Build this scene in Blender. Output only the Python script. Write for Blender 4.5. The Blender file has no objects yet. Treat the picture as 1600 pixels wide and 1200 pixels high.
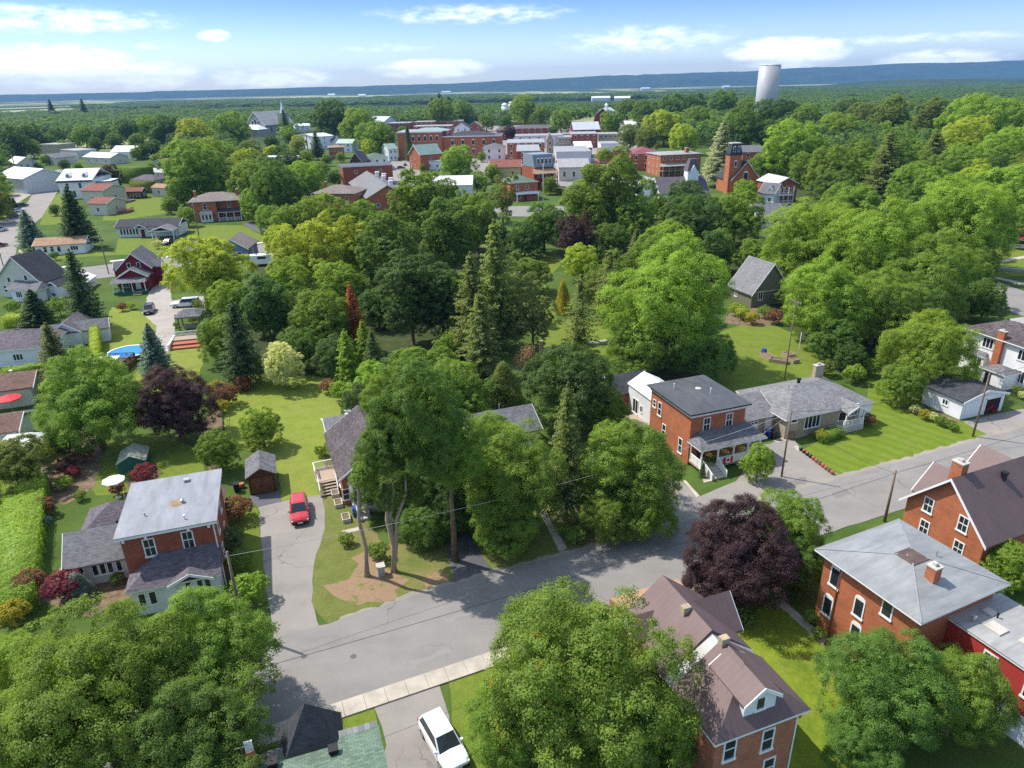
import bpy, bmesh, math, random
import numpy as np
from math import radians, cos, sin, tan, pi, atan, atan2, hypot, sqrt, degrees
from mathutils import Vector, Matrix

# ---------------------------------------------------------------- camera, sky, sun
scn = bpy.context.scene
COL = scn.collection
CAM_H = 40.0; FPX = 1090.0; ROLL = radians(1.25); PITCH = atan((600 - 136) / FPX)
cF = Vector((0, cos(PITCH), -sin(PITCH))); _u0 = Vector((0, sin(PITCH), cos(PITCH)))
cU = _u0 * cos(ROLL) + Vector((1, 0, 0)) * sin(ROLL); cR = Vector((1, 0, 0)) * cos(ROLL) - _u0 * sin(ROLL)
cam_d = bpy.data.cameras.new('camera'); cam = bpy.data.objects.new('camera', cam_d); COL.objects.link(cam)
cam_d.sensor_width = 36; cam_d.lens = FPX / 1600 * 36; cam_d.clip_start = 0.5; cam_d.clip_end = 80000
m = Matrix((( cR.x, cU.x, -cF.x, 0), (cR.y, cU.y, -cF.y, 0), (cR.z, cU.z, -cF.z, CAM_H), (0, 0, 0, 1)))
cam.matrix_world = m
scn.camera = cam
scn.view_settings.view_transform = 'Standard'; scn.view_settings.look = 'None'
scn.view_settings.gamma = 1; scn.view_settings.exposure = 1.33
SUN_EL = radians(54); SUN_DIR = Vector((-0.91 * cos(SUN_EL), 0.41 * cos(SUN_EL), sin(SUN_EL))).normalized()
sl = bpy.data.lights.new('sun', 'SUN'); sl.energy = 2.4; sl.angle = radians(0.6); sl.color = (1, 0.95, 0.87)
so = bpy.data.objects.new('sun', sl); COL.objects.link(so)
so.rotation_euler = (-SUN_DIR).to_track_quat('-Z', 'Y').to_euler(); so.location = (0, 0, 300)
try:
    scn.cycles.use_denoising = False
    scn.cycles.max_bounces = 7; scn.cycles.diffuse_bounces = 4; scn.cycles.transmission_bounces = 3
    scn.cycles.volume_bounces = 0; scn.cycles.transparent_max_bounces = 4; scn.cycles.glossy_bounces = 2
except Exception: pass

def ray(px, py): return cF + cR * ((px - 800) / FPX) + cU * ((600 - py) / FPX)
def un(px, py, z=0.0):
    d = ray(px, py); t = (z - CAM_H) / d.z
    return Vector((0, 0, CAM_H)) + d * t
def pr(p):
    v = Vector(p) - Vector((0, 0, CAM_H)); k = v.dot(cF)
    return 800 + FPX * v.dot(cR) / k, 600 - FPX * v.dot(cU) / k, k

def height_at(base, px_y):
    lo, hi = .5, 90
    for _ in range(30):
        mid = (lo + hi) / 2
        if pr((base[0], base[1], mid))[1] > px_y: lo = mid
        else: hi = mid
    return lo
W = bpy.data.worlds.new('World'); scn.world = W; W.use_nodes = True
nt = W.node_tree; N = nt.nodes; L = nt.links; N.clear()
def wn(t, **k):
    n = N.new(t)
    for a, b in k.items(): setattr(n, a, b)
    return n
def wm(op, a, b=None, c=None, clamp=False):
    n = N.new('ShaderNodeMath'); n.operation = op; n.use_clamp = clamp
    for i, v in enumerate((a, b, c)):
        if v is None: continue
        if isinstance(v, (int, float)): n.inputs[i].default_value = v
        else: L.new(v, n.inputs[i])
    return n.outputs[0]
wout = wn('ShaderNodeOutputWorld'); bg = wn('ShaderNodeBackground'); bg.inputs[1].default_value = 0.15
sky = wn('ShaderNodeTexSky'); sky.sky_type = 'NISHITA'; sky.sun_disc = False
sky.sun_elevation = SUN_EL; sky.sun_rotation = atan2(SUN_DIR.x, SUN_DIR.y); sky.air_density = 1.0; sky.dust_density = 0.5; sky.ozone_density = 2.5
tc = wn('ShaderNodeTexCoord'); sx = wn('ShaderNodeSeparateXYZ'); L.new(tc.outputs['Generated'], sx.inputs[0])
az = wm('ARCTAN2', sx.outputs[0], sx.outputs[1]); el = wm('ARCSINE', sx.outputs[2])
# the blue of the clear air rises quickly above the horizon
mr = wn('ShaderNodeMapRange'); mr.interpolation_type = 'SMOOTHSTEP'
L.new(el, mr.inputs[0]); mr.inputs[1].default_value = -0.01; mr.inputs[2].default_value = 0.13; mr.inputs[3].default_value = 0; mr.inputs[4].default_value = 1
tint = wn('ShaderNodeMix', data_type='RGBA'); L.new(mr.outputs[0], tint.inputs[0])
tint.inputs[6].default_value = (0.62, 0.67, 0.78, 1); tint.inputs[7].default_value = (0.17, 0.255, 0.53, 1)
mr3 = wn('ShaderNodeMapRange'); mr3.interpolation_type = 'SMOOTHSTEP'; L.new(el, mr3.inputs[0]); mr3.inputs[1].default_value = .14; mr3.inputs[2].default_value = .42; mr3.inputs[3].default_value = 0; mr3.inputs[4].default_value = 1
tint2 = wn('ShaderNodeMix', data_type='RGBA'); L.new(mr3.outputs[0], tint2.inputs[0]); L.new(tint.outputs[2], tint2.inputs[6]); tint2.inputs[7].default_value = (1.20, 0.98, 0.76, 1)
mul = wn('ShaderNodeMix', data_type='RGBA', blend_type='MULTIPLY'); mul.inputs[0].default_value = 1
L.new(sky.outputs[0], mul.inputs[6]); L.new(tint2.outputs[2], mul.inputs[7])
cv = wn('ShaderNodeCombineXYZ'); L.new(wm('MULTIPLY', az, 16.0), cv.inputs[0]); L.new(wm('MULTIPLY', el, 48.0), cv.inputs[1])
nz = wn('ShaderNodeTexNoise'); nz.inputs['Scale'].default_value = 2.2; nz.inputs['Detail'].default_value = 9; nz.inputs['Roughness'].default_value = 0.58
L.new(cv.outputs[0], nz.inputs['Vector'])
# (photo x, y of cloud centre, half width, half height, density)
CL = [(1228, 82, 92, 26, 1.0), (1470, 95, 95, 17, .9), (672, 107, 105, 17, .9), (425, 122, 105, 17, .85), (225, 118, 90, 22, .9), (90, 105, 110, 34, .95),
      (335, 55, 26, 11, .75), (1010, 62, 170, 30, .5), (740, 22, 200, 20, .5), (600, 75, 120, 10, .4), (1440, 60, 190, 12, .42), (970, 122, 60, 8, .6), (80, 30, 200, 24, .55), (240, 72, 40, 7, .5)]
tot = None
for (cx, cy, hw, hh, dn) in CL:
    d0 = ray(cx, cy).normalized(); a0 = atan2(d0.x, d0.y); e0 = math.asin(d0.z)
    dx = wm('MULTIPLY', wm('SUBTRACT', az, a0), FPX / hw * .93); dy = wm('MULTIPLY', wm('SUBTRACT', el, e0), FPX / hh)
    q = wm('ADD', wm('MULTIPLY', dx, dx), wm('MULTIPLY', dy, dy))
    v = wm('MULTIPLY', wm('SUBTRACT', 1.0, q, clamp=True), dn)
    tot = v if tot is None else wm('MAXIMUM', tot, v)
dens = wm('MULTIPLY', tot, wm('ADD', nz.outputs[0], -0.05))
mr2 = wn('ShaderNodeMapRange'); mr2.interpolation_type = 'SMOOTHSTEP'; L.new(dens, mr2.inputs[0])
mr2.inputs[1].default_value = 0.10; mr2.inputs[2].default_value = 0.40; mr2.inputs[3].default_value = 0; mr2.inputs[4].default_value = 0.93
cm = wn('ShaderNodeMix', data_type='RGBA'); L.new(mr2.outputs[0], cm.inputs[0]); L.new(mul.outputs[2], cm.inputs[6])
cm.inputs[7].default_value = (5.5, 5.7, 6.0, 1)
L.new(cm.outputs[2], bg.inputs[0]); L.new(bg.outputs[0], wout.inputs[0])

# ---------------------------------------------------------------- material helpers
MATS = {}
class NT:
    def __init__(s, name):
        s.m = bpy.data.materials.new(name); s.m.use_nodes = True; s.t = s.m.node_tree; s.t.nodes.clear()
        s.out = s.t.nodes.new('ShaderNodeOutputMaterial')
    def n(s, t, **k):
        q = s.t.nodes.new(t)
        for a, b in k.items(): setattr(q, a, b)
        return q
    def l(s, a, b): s.t.links.new(a, b)
    def math(s, op, a, b=None, c=None, clamp=False):
        q = s.t.nodes.new('ShaderNodeMath'); q.operation = op; q.use_clamp = clamp
        for i, v in enumerate((a, b, c)):
            if v is None: continue
            if isinstance(v, (int, float)): q.inputs[i].default_value = v
            else: s.l(v, q.inputs[i])
        return q.outputs[0]
    def mix(s, f, a, b, blend='MIX'):
        q = s.t.nodes.new('ShaderNodeMix'); q.data_type = 'RGBA'; q.blend_type = blend
        for i, v in ((0, f), (6, a), (7, b)):
            if isinstance(v, (int, float)): q.inputs[i].default_value = v
            elif isinstance(v, tuple): q.inputs[i].default_value = v if len(v) == 4 else v + (1,)
            else: s.l(v, q.inputs[i])
        return q.outputs[2]
    def noise(s, vec, scale, detail=4, rough=0.55, dist=0):
        q = s.t.nodes.new('ShaderNodeTexNoise'); q.inputs['Scale'].default_value = scale
        q.inputs['Detail'].default_value = detail; q.inputs['Roughness'].default_value = rough; q.inputs['Distortion'].default_value = dist
        if vec is not None: s.l(vec, q.inputs['Vector'])
        return q.outputs[0]
    def ramp(s, f, lo, hi, a=0.0, b=1.0):
        q = s.t.nodes.new('ShaderNodeMapRange'); s.l(f, q.inputs[0])
        for i, v in enumerate((lo, hi, a, b)): q.inputs[i + 1].default_value = v
        return q.outputs[0]
    def obj(s): return s.n('ShaderNodeTexCoord').outputs['Object']
    def pos(s): return s.n('ShaderNodeNewGeometry').outputs['Position']
    def uz(s):
        """horizontal run along a wall or roof slope, and height, in the object's own space"""
        t = s.n('ShaderNodeTexCoord'); p = s.n('ShaderNodeSeparateXYZ'); q = s.n('ShaderNodeSeparateXYZ')
        s.l(t.outputs['Object'], p.inputs[0]); s.l(t.outputs['Normal'], q.inputs[0])
        g = s.math('GREATER_THAN', s.math('ABSOLUTE', q.outputs[0]), s.math('ABSOLUTE', q.outputs[1]))
        u = s.math('ADD', s.math('MULTIPLY', p.outputs[1], g), s.math('MULTIPLY', p.outputs[0], s.math('SUBTRACT', 1.0, g)))
        return u, p.outputs[2], t.outputs['Object']
    def done(s, col, rough=0.8, bump=None, bs=0.3, spec=0.3, metal=0.0, bd=0.02):
        b = s.n('ShaderNodeBsdfPrincipled')
        if isinstance(col, tuple): b.inputs['Base Color'].default_value = col if len(col) == 4 else col + (1,)
        else: s.l(col, b.inputs['Base Color'])
        if isinstance(rough, (int, float)): b.inputs['Roughness'].default_value = rough
        else: s.l(rough, b.inputs['Roughness'])
        b.inputs['Specular IOR Level'].default_value = spec; b.inputs['Metallic'].default_value = metal
        if bump is not None:
            q = s.n('ShaderNodeBump'); q.inputs['Strength'].default_value = bs; q.inputs['Distance'].default_value = bd
            s.l(bump, q.inputs['Height']); s.l(q.outputs[0], b.inputs['Normal'])
        s.l(b.outputs[0], s.out.inputs[0]); return s.m
def sc(c, k): return tuple(min(1, v * k) for v in c[:3]) + (1,)
def cached(key, fn):
    if key not in MATS: MATS[key] = fn()
    return MATS[key]

def plain(name, c, rough=0.6, var=0.12, spec=0.3, metal=0, nscale=1.5):
    def f():
        s = NT(name); o = s.obj(); n = s.noise(o, nscale, 5)
        return s.done(s.mix(s.ramp(n, .3, .7), sc(c, 1 - var), sc(c, 1 + var)), rough, n, .05, spec, metal)
    return cached('p' + name, f)
def brick(name, c):
    def f():
        s = NT(name); u, z, o = s.uz(); cv = s.n('ShaderNodeCombineXYZ'); s.l(u, cv.inputs[0]); s.l(z, cv.inputs[1])
        b = s.n('ShaderNodeTexBrick'); s.l(cv.outputs[0], b.inputs['Vector']); b.inputs['Scale'].default_value = 1.0
        b.inputs['Brick Width'].default_value = .23; b.inputs['Row Height'].default_value = .078; b.inputs['Mortar Size'].default_value = .008
        b.inputs['Color1'].default_value = sc(c, 1.12); b.inputs['Color2'].default_value = sc(c, .82); b.inputs['Mortar'].default_value = (min(1, c[0] * .95), c[1] * 1.7, c[2] * 2.0, 1)
        n = s.noise(o, .7, 6, .65); n2 = s.noise(o, 7, 4)
        col = s.mix(s.ramp(n, .35, .7), b.outputs[0], s.mix(1.0, b.outputs[0], (.72, .70, .70, 1), 'MULTIPLY'))
        col = s.mix(s.ramp(n2, .5, .8, 0, .3), col, sc(c, 1.35))
        return s.done(col, .85, b.outputs[1], -.2, .2)
    return cached('b' + name, f)
def siding(name, c, step=.12, rough=.55):
    def f():
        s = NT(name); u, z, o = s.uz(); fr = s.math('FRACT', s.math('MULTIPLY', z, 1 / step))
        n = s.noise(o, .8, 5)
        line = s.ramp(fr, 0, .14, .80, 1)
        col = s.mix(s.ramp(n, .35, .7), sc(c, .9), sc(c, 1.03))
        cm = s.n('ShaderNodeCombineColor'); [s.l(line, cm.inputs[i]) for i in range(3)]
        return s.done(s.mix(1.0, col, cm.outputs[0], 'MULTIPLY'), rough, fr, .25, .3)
    return cached('s' + name, f)
def shingle(name, c, var=.35, blotch=.2):
    def f():
        s = NT(name); u, z, o = s.uz(); cv = s.n('ShaderNodeCombineXYZ'); s.l(u, cv.inputs[0]); s.l(s.math('MULTIPLY', z, 2.3), cv.inputs[1])
        b = s.n('ShaderNodeTexBrick'); s.l(cv.outputs[0], b.inputs['Vector']); b.inputs['Scale'].default_value = 1.0
        b.inputs['Brick Width'].default_value = .36; b.inputs['Row Height'].default_value = .17; b.inputs['Mortar Size'].default_value = .012
        b.inputs['Color1'].default_value = sc(c, 1 + var); b.inputs['Color2'].default_value = sc(c, 1 - var * .8); b.inputs['Mortar'].default_value = sc(c, .5)
        n = s.noise(o, .45, 6, .65); n2 = s.noise(o, 2.6, 5, .7)
        col = s.mix(s.ramp(n, .35, .68, 0, .75), b.outputs[0], s.mix(1.0, b.outputs[0], sc((1, 1, 1), 1 - blotch * 1.6), 'MULTIPLY'))
        col = s.mix(s.ramp(n2, .5, .75, 0, .45), col, sc(c, 1.35))
        return s.done(col, .9, b.outputs[1], -.3, .2)
    return cached('g' + name, f)
def ribmetal(name, c, step=.4, rough=.42, metal=.25, streak=.12):
    def f():
        s = NT(name); u, z, o = s.uz(); fr = s.math('FRACT', s.math('MULTIPLY', u, 1 / step))
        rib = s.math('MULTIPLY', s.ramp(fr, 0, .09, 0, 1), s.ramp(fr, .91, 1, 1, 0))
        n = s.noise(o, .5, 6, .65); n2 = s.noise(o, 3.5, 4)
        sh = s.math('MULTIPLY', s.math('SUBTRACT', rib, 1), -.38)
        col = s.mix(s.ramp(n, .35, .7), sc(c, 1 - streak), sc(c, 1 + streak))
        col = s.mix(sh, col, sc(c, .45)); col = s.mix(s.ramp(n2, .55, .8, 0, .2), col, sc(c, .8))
        return s.done(col, rough, rib, -.35, .4, metal, .03)
    return cached('m' + name, f)
def panelroof(name, c, step=1.1):
    """flat silver roof sheets with seams and dirt"""
    def f():
        s = NT(name); p = s.n('ShaderNodeSeparateXYZ'); o = s.obj(); s.l(o, p.inputs[0])
        fr = s.math('FRACT', s.math('MULTIPLY', p.outputs[0], 1 / step)); seam = s.ramp(fr, 0, .06, 1, 0)
        mp = s.n('ShaderNodeMapping'); mp.inputs['Scale'].default_value = (1.6, .35, 1); s.l(o, mp.inputs[0])
        n = s.noise(mp.outputs[0], .8, 8, .7); n2 = s.noise(o, .35, 4); n3 = s.noise(o, 6, 4)
        col = s.mix(s.ramp(n, .35, .72), sc(c, 1.18), sc(c, .70)); col = s.mix(s.ramp(n2, .45, .75, 0, .6), col, sc(c, .74))
        col = s.mix(s.math('MULTIPLY', seam, .32), col, sc(c, .5)); col = s.mix(s.ramp(n3, .6, .8, 0, .15), col, (.3, .24, .18, 1))
        return s.done(col, .5, n, .12, .35, .1)
    return cached('f' + name, f)
def asphalt(name, c, var=.18):
    def f():
        s = NT(name); p = s.pos()
        mp = s.n('ShaderNodeMapping'); mp.inputs['Rotation'].default_value = (0, 0, radians(-22)); mp.inputs['Scale'].default_value = (.12, 1, 1); s.l(p, mp.inputs[0])
        tr = s.noise(mp.outputs[0], .55, 4, .6); n = s.noise(p, .22, 6, .65); fn = s.noise(p, 9, 4, .8); gr = s.noise(p, 30, 2, .8)
        col = s.mix(s.ramp(n, .3, .72), sc(c, 1 - var), sc(c, 1 + var)); col = s.mix(s.ramp(tr, .38, .7, 0, .5), col, sc(c, 1.22))
        col = s.mix(s.ramp(fn, .45, .8, 0, .45), col, sc(c, .72)); col = s.mix(s.ramp(gr, .5, .75, 0, .4), col, sc(c, 1.35))
        v = s.n('ShaderNodeTexVoronoi'); v.feature = 'DISTANCE_TO_EDGE'; v.inputs['Scale'].default_value = .16
        dn = s.n('ShaderNodeMix'); dn.data_type = 'VECTOR'; nz = s.n('ShaderNodeTexNoise'); nz.inputs['Scale'].default_value = .6; nz.inputs['Detail'].default_value = 5; s.l(p, nz.inputs['Vector'])
        dn.inputs[0].default_value = .25; s.l(p, dn.inputs[4])
        sx = s.n('ShaderNodeVectorMath'); sx.operation = 'MULTIPLY_ADD'; s.l(nz.outputs['Color'], sx.inputs[0]); sx.inputs[1].default_value = (2.5, 2.5, 0); s.l(p, sx.inputs[2]); s.l(sx.outputs[0], v.inputs['Vector'])
        cr = s.ramp(v.outputs['Distance'], .0, .010, 1, 0)
        pt = s.ramp(s.noise(p, .12, 2), .5, .62, 0, .7)
        col = s.mix(s.math('MULTIPLY', cr, pt), col, sc(c, .35))
        return s.done(col, .88, fn, .3, .25)
    return cached('a' + name, f)
def grass(name, lo, hi, patch=(.16, .15, .05), pk=.35, stripes=0):
    def f():
        s = NT(name); p = s.pos(); n = s.noise(p, .10, 6, .65); n2 = s.noise(p, .6, 6, .7); n3 = s.noise(p, 4.5, 5, .8); n4 = s.noise(p, 16, 3, .8)
        col = s.mix(s.ramp(n2, .3, .7), lo, hi); col = s.mix(s.ramp(n, .50, .72, 0, pk), col, patch)
        dry = s.noise(p, .33, 7, .72, 1.5); col = s.mix(s.ramp(dry, .56, .70, 0, .55), col, (.23, .20, .075, 1)); col = s.mix(s.ramp(dry, .28, .42, .5, 0), col, sc(lo, .62)); col = s.mix(s.ramp(n3, .45, .75, 0, .6), col, sc(lo, .5)); col = s.mix(s.ramp(n4, .5, .8, 0, .5), col, sc(hi, 1.3))
        if stripes:  # mowing stripes painted as darker bands, for the sheen of laid blades
            q = s.n('ShaderNodeSeparateXYZ'); mp = s.n('ShaderNodeMapping'); mp.inputs['Rotation'].default_value = (0, 0, radians(stripes)); s.l(p, mp.inputs[0])
            ds = s.n('ShaderNodeVectorMath'); ds.operation = 'ADD'; s.l(mp.outputs[0], ds.inputs[0]); s.l(mp.outputs[0], q.inputs[0])
            w = s.math('SINE', s.math('ADD', s.math('MULTIPLY', q.outputs[1], 3.6), s.math('MULTIPLY', n, 7.0)))
            col = s.mix(s.math('MULTIPLY', s.ramp(w, -.5, .9, 0, .40), s.ramp(n2, .3, .7, .5, 1)), col, sc(lo, .66))
        return s.done(col, .95, n3, .6, .1)
    return cached('gr' + name, f)
def leafmat(name, c, c2=None, k=1.0, fleck=None):
    """leaves: each leaf has its own tone, clumps drift between two real greens, light passes through"""
    def f():
        s = NT(name); g = s.n('ShaderNodeNewGeometry'); o = s.obj(); oi = s.n('ShaderNodeObjectInfo')
        h = c2 or (c[0] * 1.75, c[1] * 1.45, c[2] * 1.1)
        n = s.noise(o, 2.1, 3, .6); f1 = s.math('ADD', s.math('MULTIPLY', g.outputs['Random Per Island'], .55), s.ramp(n, .3, .7, -.05, .5))
        col = s.mix(f1, sc(c, .72), sc(h, 1.0))
        if fleck: col = s.mix(s.math('MULTIPLY', s.ramp(s.noise(o, 4.5, 3, .6), .60, .66, 0, 1), s.math('GREATER_THAN', g.outputs['Random Per Island'], .45)), col, fleck)
        hs = s.n('ShaderNodeHueSaturation'); s.l(col, hs.inputs['Color'])
        s.l(s.math('ADD', s.math('MULTIPLY', oi.outputs['Random'], .014), .496), hs.inputs['Hue']); s.l(s.math('ADD', s.math('MULTIPLY', oi.outputs['Random'], .25), .98), hs.inputs['Value'])
        hs.inputs['Saturation'].default_value = 1.0
        b = s.n('ShaderNodeBsdfPrincipled'); s.l(hs.outputs[0], b.inputs['Base Color']); b.inputs['Roughness'].default_value = .55; b.inputs['Specular IOR Level'].default_value = .25
        t = s.n('ShaderNodeBsdfTranslucent'); s.l(s.mix(1.0, hs.outputs[0], (1.25, 1.15, .5, 1), 'MULTIPLY'), t.inputs[0])
        mx = s.n('ShaderNodeMixShader'); mx.inputs[0].default_value = .5; s.l(b.outputs[0], mx.inputs[1]); s.l(t.outputs[0], mx.inputs[2]); s.l(mx.outputs[0], s.out.inputs[0])
        return s.m
    return cached('l' + name, f)

# palette
def M(k): return MAT[k]()
MAT = {
 'brick': lambda: brick('orange_brick', (.46, .135, .060)), 'brick_dark': lambda: brick('red_brick', (.34, .085, .045)), 'brick_pink': lambda: brick('rose_brick', (.44, .15, .08)),
 'brick_tan': lambda: brick('tan_brick', (.45, .33, .22)), 'stone': lambda: brick('grey_stone', (.38, .33, .27)), 'redside': lambda: siding('red_siding', (.42, .05, .04), .2), 'maroon': lambda: siding('maroon_siding', (.20, .012, .02), .15),
 'white': lambda: siding('white_siding', (.80, .81, .82)), 'cream': lambda: siding('cream_siding', (.62, .60, .50)), 'olive': lambda: siding('olive_siding', (.19, .18, .12), .2), 'grey_side': lambda: siding('pale_grey_siding', (.60, .62, .63)),
 'blue_side': lambda: siding('blue_siding', (.12, .2, .34)), 'yellow_side': lambda: siding('yellow_siding', (.62, .5, .25)),
 'trim': lambda: plain('white_trim', (.80, .80, .78), .45, .04), 'pane': lambda: cached('pane', lambda: NT('window_glass').done((.022, .03, .038), .08, None, 0, .6)),
 'curtain': lambda: plain('curtain_glass', (.30, .32, .33), .2, .3, .5, 0, 3),
 'sh_grey': lambda: shingle('grey_shingles', (.155, .155, .165)), 'sh_mid': lambda: shingle('mid_grey_shingles', (.21, .21, .215), .25), 'sh_dark': lambda: shingle('charcoal_shingles', (.060, .062, .070), .3), 'sh_brown': lambda: shingle('brown_shingles', (.17, .105, .085), .3),
 'sh_red': lambda: shingle('russet_shingles', (.26, .10, .075), .25), 'sh_tan': lambda: shingle('tan_shingles', (.38, .24, .15), .2), 'sh_green': lambda: shingle('green_shingles', (.13, .19, .14), .3), 'sh_purple': lambda: shingle('mauve_grey_shingles', (.13, .115, .13), .35), 'sh_umber': lambda: shingle('umber_slat_shingles', (.105, .09, .09), .45, .3), 'sh_taupe': lambda: shingle('taupe_shingles', (.24, .2, .18), .25),
 'm_brown': lambda: ribmetal('brown_metal_roof', (.135, .088, .082), .42, .6, 0), 'm_white': lambda: ribmetal('white_metal_roof', (.72, .75, .78), .6, .5, .05), 'm_silver': lambda: ribmetal('silver_metal_roof', (.50, .53, .57), .6, .45, .2), 'm_green': lambda: ribmetal('green_metal_roof', (.27, .36, .31), .6), 'm_red': lambda: ribmetal('dark_red_metal_roof', (.26, .05, .05), .5),
 'silver': lambda: panelroof('silver_sheet_roof', (.235, .245, .265)), 'silver2': lambda: panelroof('pewter_sheet_roof', (.26, .27, .27), 9), 'membrane': lambda: panelroof('dirty_white_membrane', (.33, .33, .32), 3), 'tar': lambda: panelroof('charcoal_membrane', (.085, .088, .096), 30), 'gravel_roof': lambda: panelroof('pale_gravel_roof', (.33, .32, .30), 20),
 'timber': lambda: siding('dark_stained_timber', (.10, .045, .025), .14), 'deck': lambda: siding('weathered_deck_boards', (.38, .30, .22), .14), 'rust': lambda: plain('rust_stain', (.25, .19, .12), .9, .3), 'rust_dark': lambda: plain('dark_rust_stain', (.10, .07, .06), .9, .3),
 'concrete': lambda: plain('concrete', (.46, .43, .38), .9, .14), 'black': lambda: plain('black_paint', (.012, .012, .014), .5), 'rubber': lambda: plain('rubber', (.018, .018, .018), .8), 'steel': lambda: plain('bare_steel', (.45, .46, .47), .35, .05, .5, .7), 'wood': lambda: plain('weathered_wood', (.20, .15, .11), .9, .25, .2, 0, 6), 'bark': lambda: plain('bark', (.16, .115, .075), .95, .35, .1, 0, 9),
 'bark_pale': lambda: plain('pale_bark', (.32, .25, .18), .95, .35, .1, 0, 9), 'canvas': lambda: plain('white_canvas', (.84, .85, .86), .7, .03), 'blue': lambda: plain('blue_plastic', (.02, .06, .30), .4), 'red': lambda: plain('red_cloth', (.55, .03, .04), .7), 'terracotta': lambda: plain('terracotta', (.36, .13, .07), .8), 'navy': lambda: plain('navy_fascia', (.01, .02, .10), .4), 'redwood': lambda: siding('redwood_boards', (.38, .12, .06), .14), 'teal': lambda: plain('teal_paint', (.03, .12, .09), .6), 'lamp': lambda: plain('lamp_glass', (.7, .7, .68), .15, .02, .6), 'tail': lambda: plain('tail_lamp_red', (.35, .01, .01), .2, .02, .6),
 'yellow': lambda: plain('yellow_flowers', (.75, .55, .03), .7, .2, .2, 0, 9), 'water_blue': lambda: cached('poolw', lambda: NT('pool_water').done((.03, .22, .55), .35, None, 0, .15)),
}

# ---------------------------------------------------------------- mesh helpers
class MB:
    def __init__(s): s.v = []; s.f = []
    def add(s, vs, fs):
        b = len(s.v); s.v += [tuple(p) for p in vs]; s.f += [tuple(b + i for i in q) for q in fs]; return s
    def box(s, x0, y0, z0, x1, y1, z1):
        return s.add([(x0, y0, z0), (x1, y0, z0), (x1, y1, z0), (x0, y1, z0), (x0, y0, z1), (x1, y0, z1), (x1, y1, z1), (x0, y1, z1)],
                     [(0, 3, 2, 1), (4, 5, 6, 7), (0, 1, 5, 4), (1, 2, 6, 5), (2, 3, 7, 6), (3, 0, 4, 7)])
    def tube(s, pts, rad, n=8, cap=True):
        pts = [Vector(p) for p in pts]; rad = rad if isinstance(rad, (list, tuple)) else [rad] * len(pts); b = len(s.v)
        for i, p in enumerate(pts):
            d = (pts[min(i + 1, len(pts) - 1)] - pts[max(i - 1, 0)]).normalized()
            a = d.cross(Vector((0, 0, 1)));  a = Vector((1, 0, 0)) if a.length < .05 else a.normalized(); c = d.cross(a).normalized()
            for k in range(n):
                t = 2 * pi * k / n; s.v.append(tuple(p + (a * cos(t) + c * sin(t)) * rad[i]))
        for i in range(len(pts) - 1):
            for k in range(n): s.f.append((b + i * n + k, b + (i + 1) * n + k, b + (i + 1) * n + (k + 1) % n, b + i * n + (k + 1) % n))
        if cap: s.f.append(tuple(b + k for k in range(n))); s.f.append(tuple(b + (len(pts) - 1) * n + k for k in reversed(range(n))))
        return s
    def bar(s, a, b, w, h=None):
        """rectangular bar from a to b"""
        a = Vector(a); b = Vector(b); h = h or w; d = (b - a).normalized(); x = d.cross(Vector((0, 0, 1)))
        x = Vector((1, 0, 0)) if x.length < .05 else x.normalized(); y = x.cross(d).normalized()
        vs = [p + x * (i * w / 2) + y * (j * h / 2) for p in (a, b) for (i, j) in ((-1, -1), (1, -1), (1, 1), (-1, 1))]
        return s.add(vs, [(0, 1, 2, 3), (7, 6, 5, 4), (0, 4, 5, 1), (1, 5, 6, 2), (2, 6, 7, 3), (3, 7, 4, 0)])
    def prism(s, outline, d):
        """outline: list of 3-D points, extruded by vector d"""
        n = len(outline); d = Vector(d); vs = [Vector(p) for p in outline]; vs += [p + d for p in vs]
        return s.add(vs, [tuple(range(n)), tuple(range(2 * n - 1, n - 1, -1))] + [(i, i + n, (i + 1) % n + n, (i + 1) % n) for i in range(n)])
    def lathe(s, prof, n=16, c=(0, 0, 0)):
        b = len(s.v)
        for (r_, z) in prof:
            for k in range(n): t = 2 * pi * k / n; s.v.append((c[0] + r_ * cos(t), c[1] + r_ * sin(t), c[2] + z))
        for i in range(len(prof) - 1):
            for k in range(n): s.f.append((b + i * n + k, b + i * n + (k + 1) % n, b + (i + 1) * n + (k + 1) % n, b + (i + 1) * n + k))
        s.f.append(tuple(b + k for k in reversed(range(n)))); s.f.append(tuple(b + (len(prof) - 1) * n + k for k in range(n)))
        return s
    def mesh(s, name, mat, smooth=False):
        me = bpy.data.meshes.new(name); me.from_pydata(s.v, [], s.f); me.validate()
        bm = bmesh.new(); bm.from_mesh(me); bmesh.ops.recalc_face_normals(bm, faces=bm.faces); bm.to_mesh(me); bm.free()
        if mat: me.materials.append(mat)
        if smooth: me.polygons.foreach_set('use_smooth', [True] * len(me.polygons))
        return me
    def build(s, name, mat, parent=None, smooth=False, **k): return link(name, s.mesh(name, mat, smooth), parent, **k)
def link(name, me, parent=None, loc=(0, 0, 0), rz=0.0):
    o = bpy.data.objects.new(name, me); COL.objects.link(o); o.location = loc; o.rotation_euler = (0, 0, rz)
    if parent: o.parent = parent
    return o
def tag(o, label=None, cat=None, group=None, kind=None):
    if label: o['label'] = label
    if cat: o['category'] = cat
    if group: o['group'] = group
    if kind: o['kind'] = kind
    return o
def empty(name, loc, rz, label, cat, group=None):
    o = bpy.data.objects.new(name, None); COL.objects.link(o); o.location = loc; o.rotation_euler = (0, 0, rz); o.empty_display_size = .3
    return tag(o, label, cat, group)
HAZE = 0.85e-4
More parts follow.
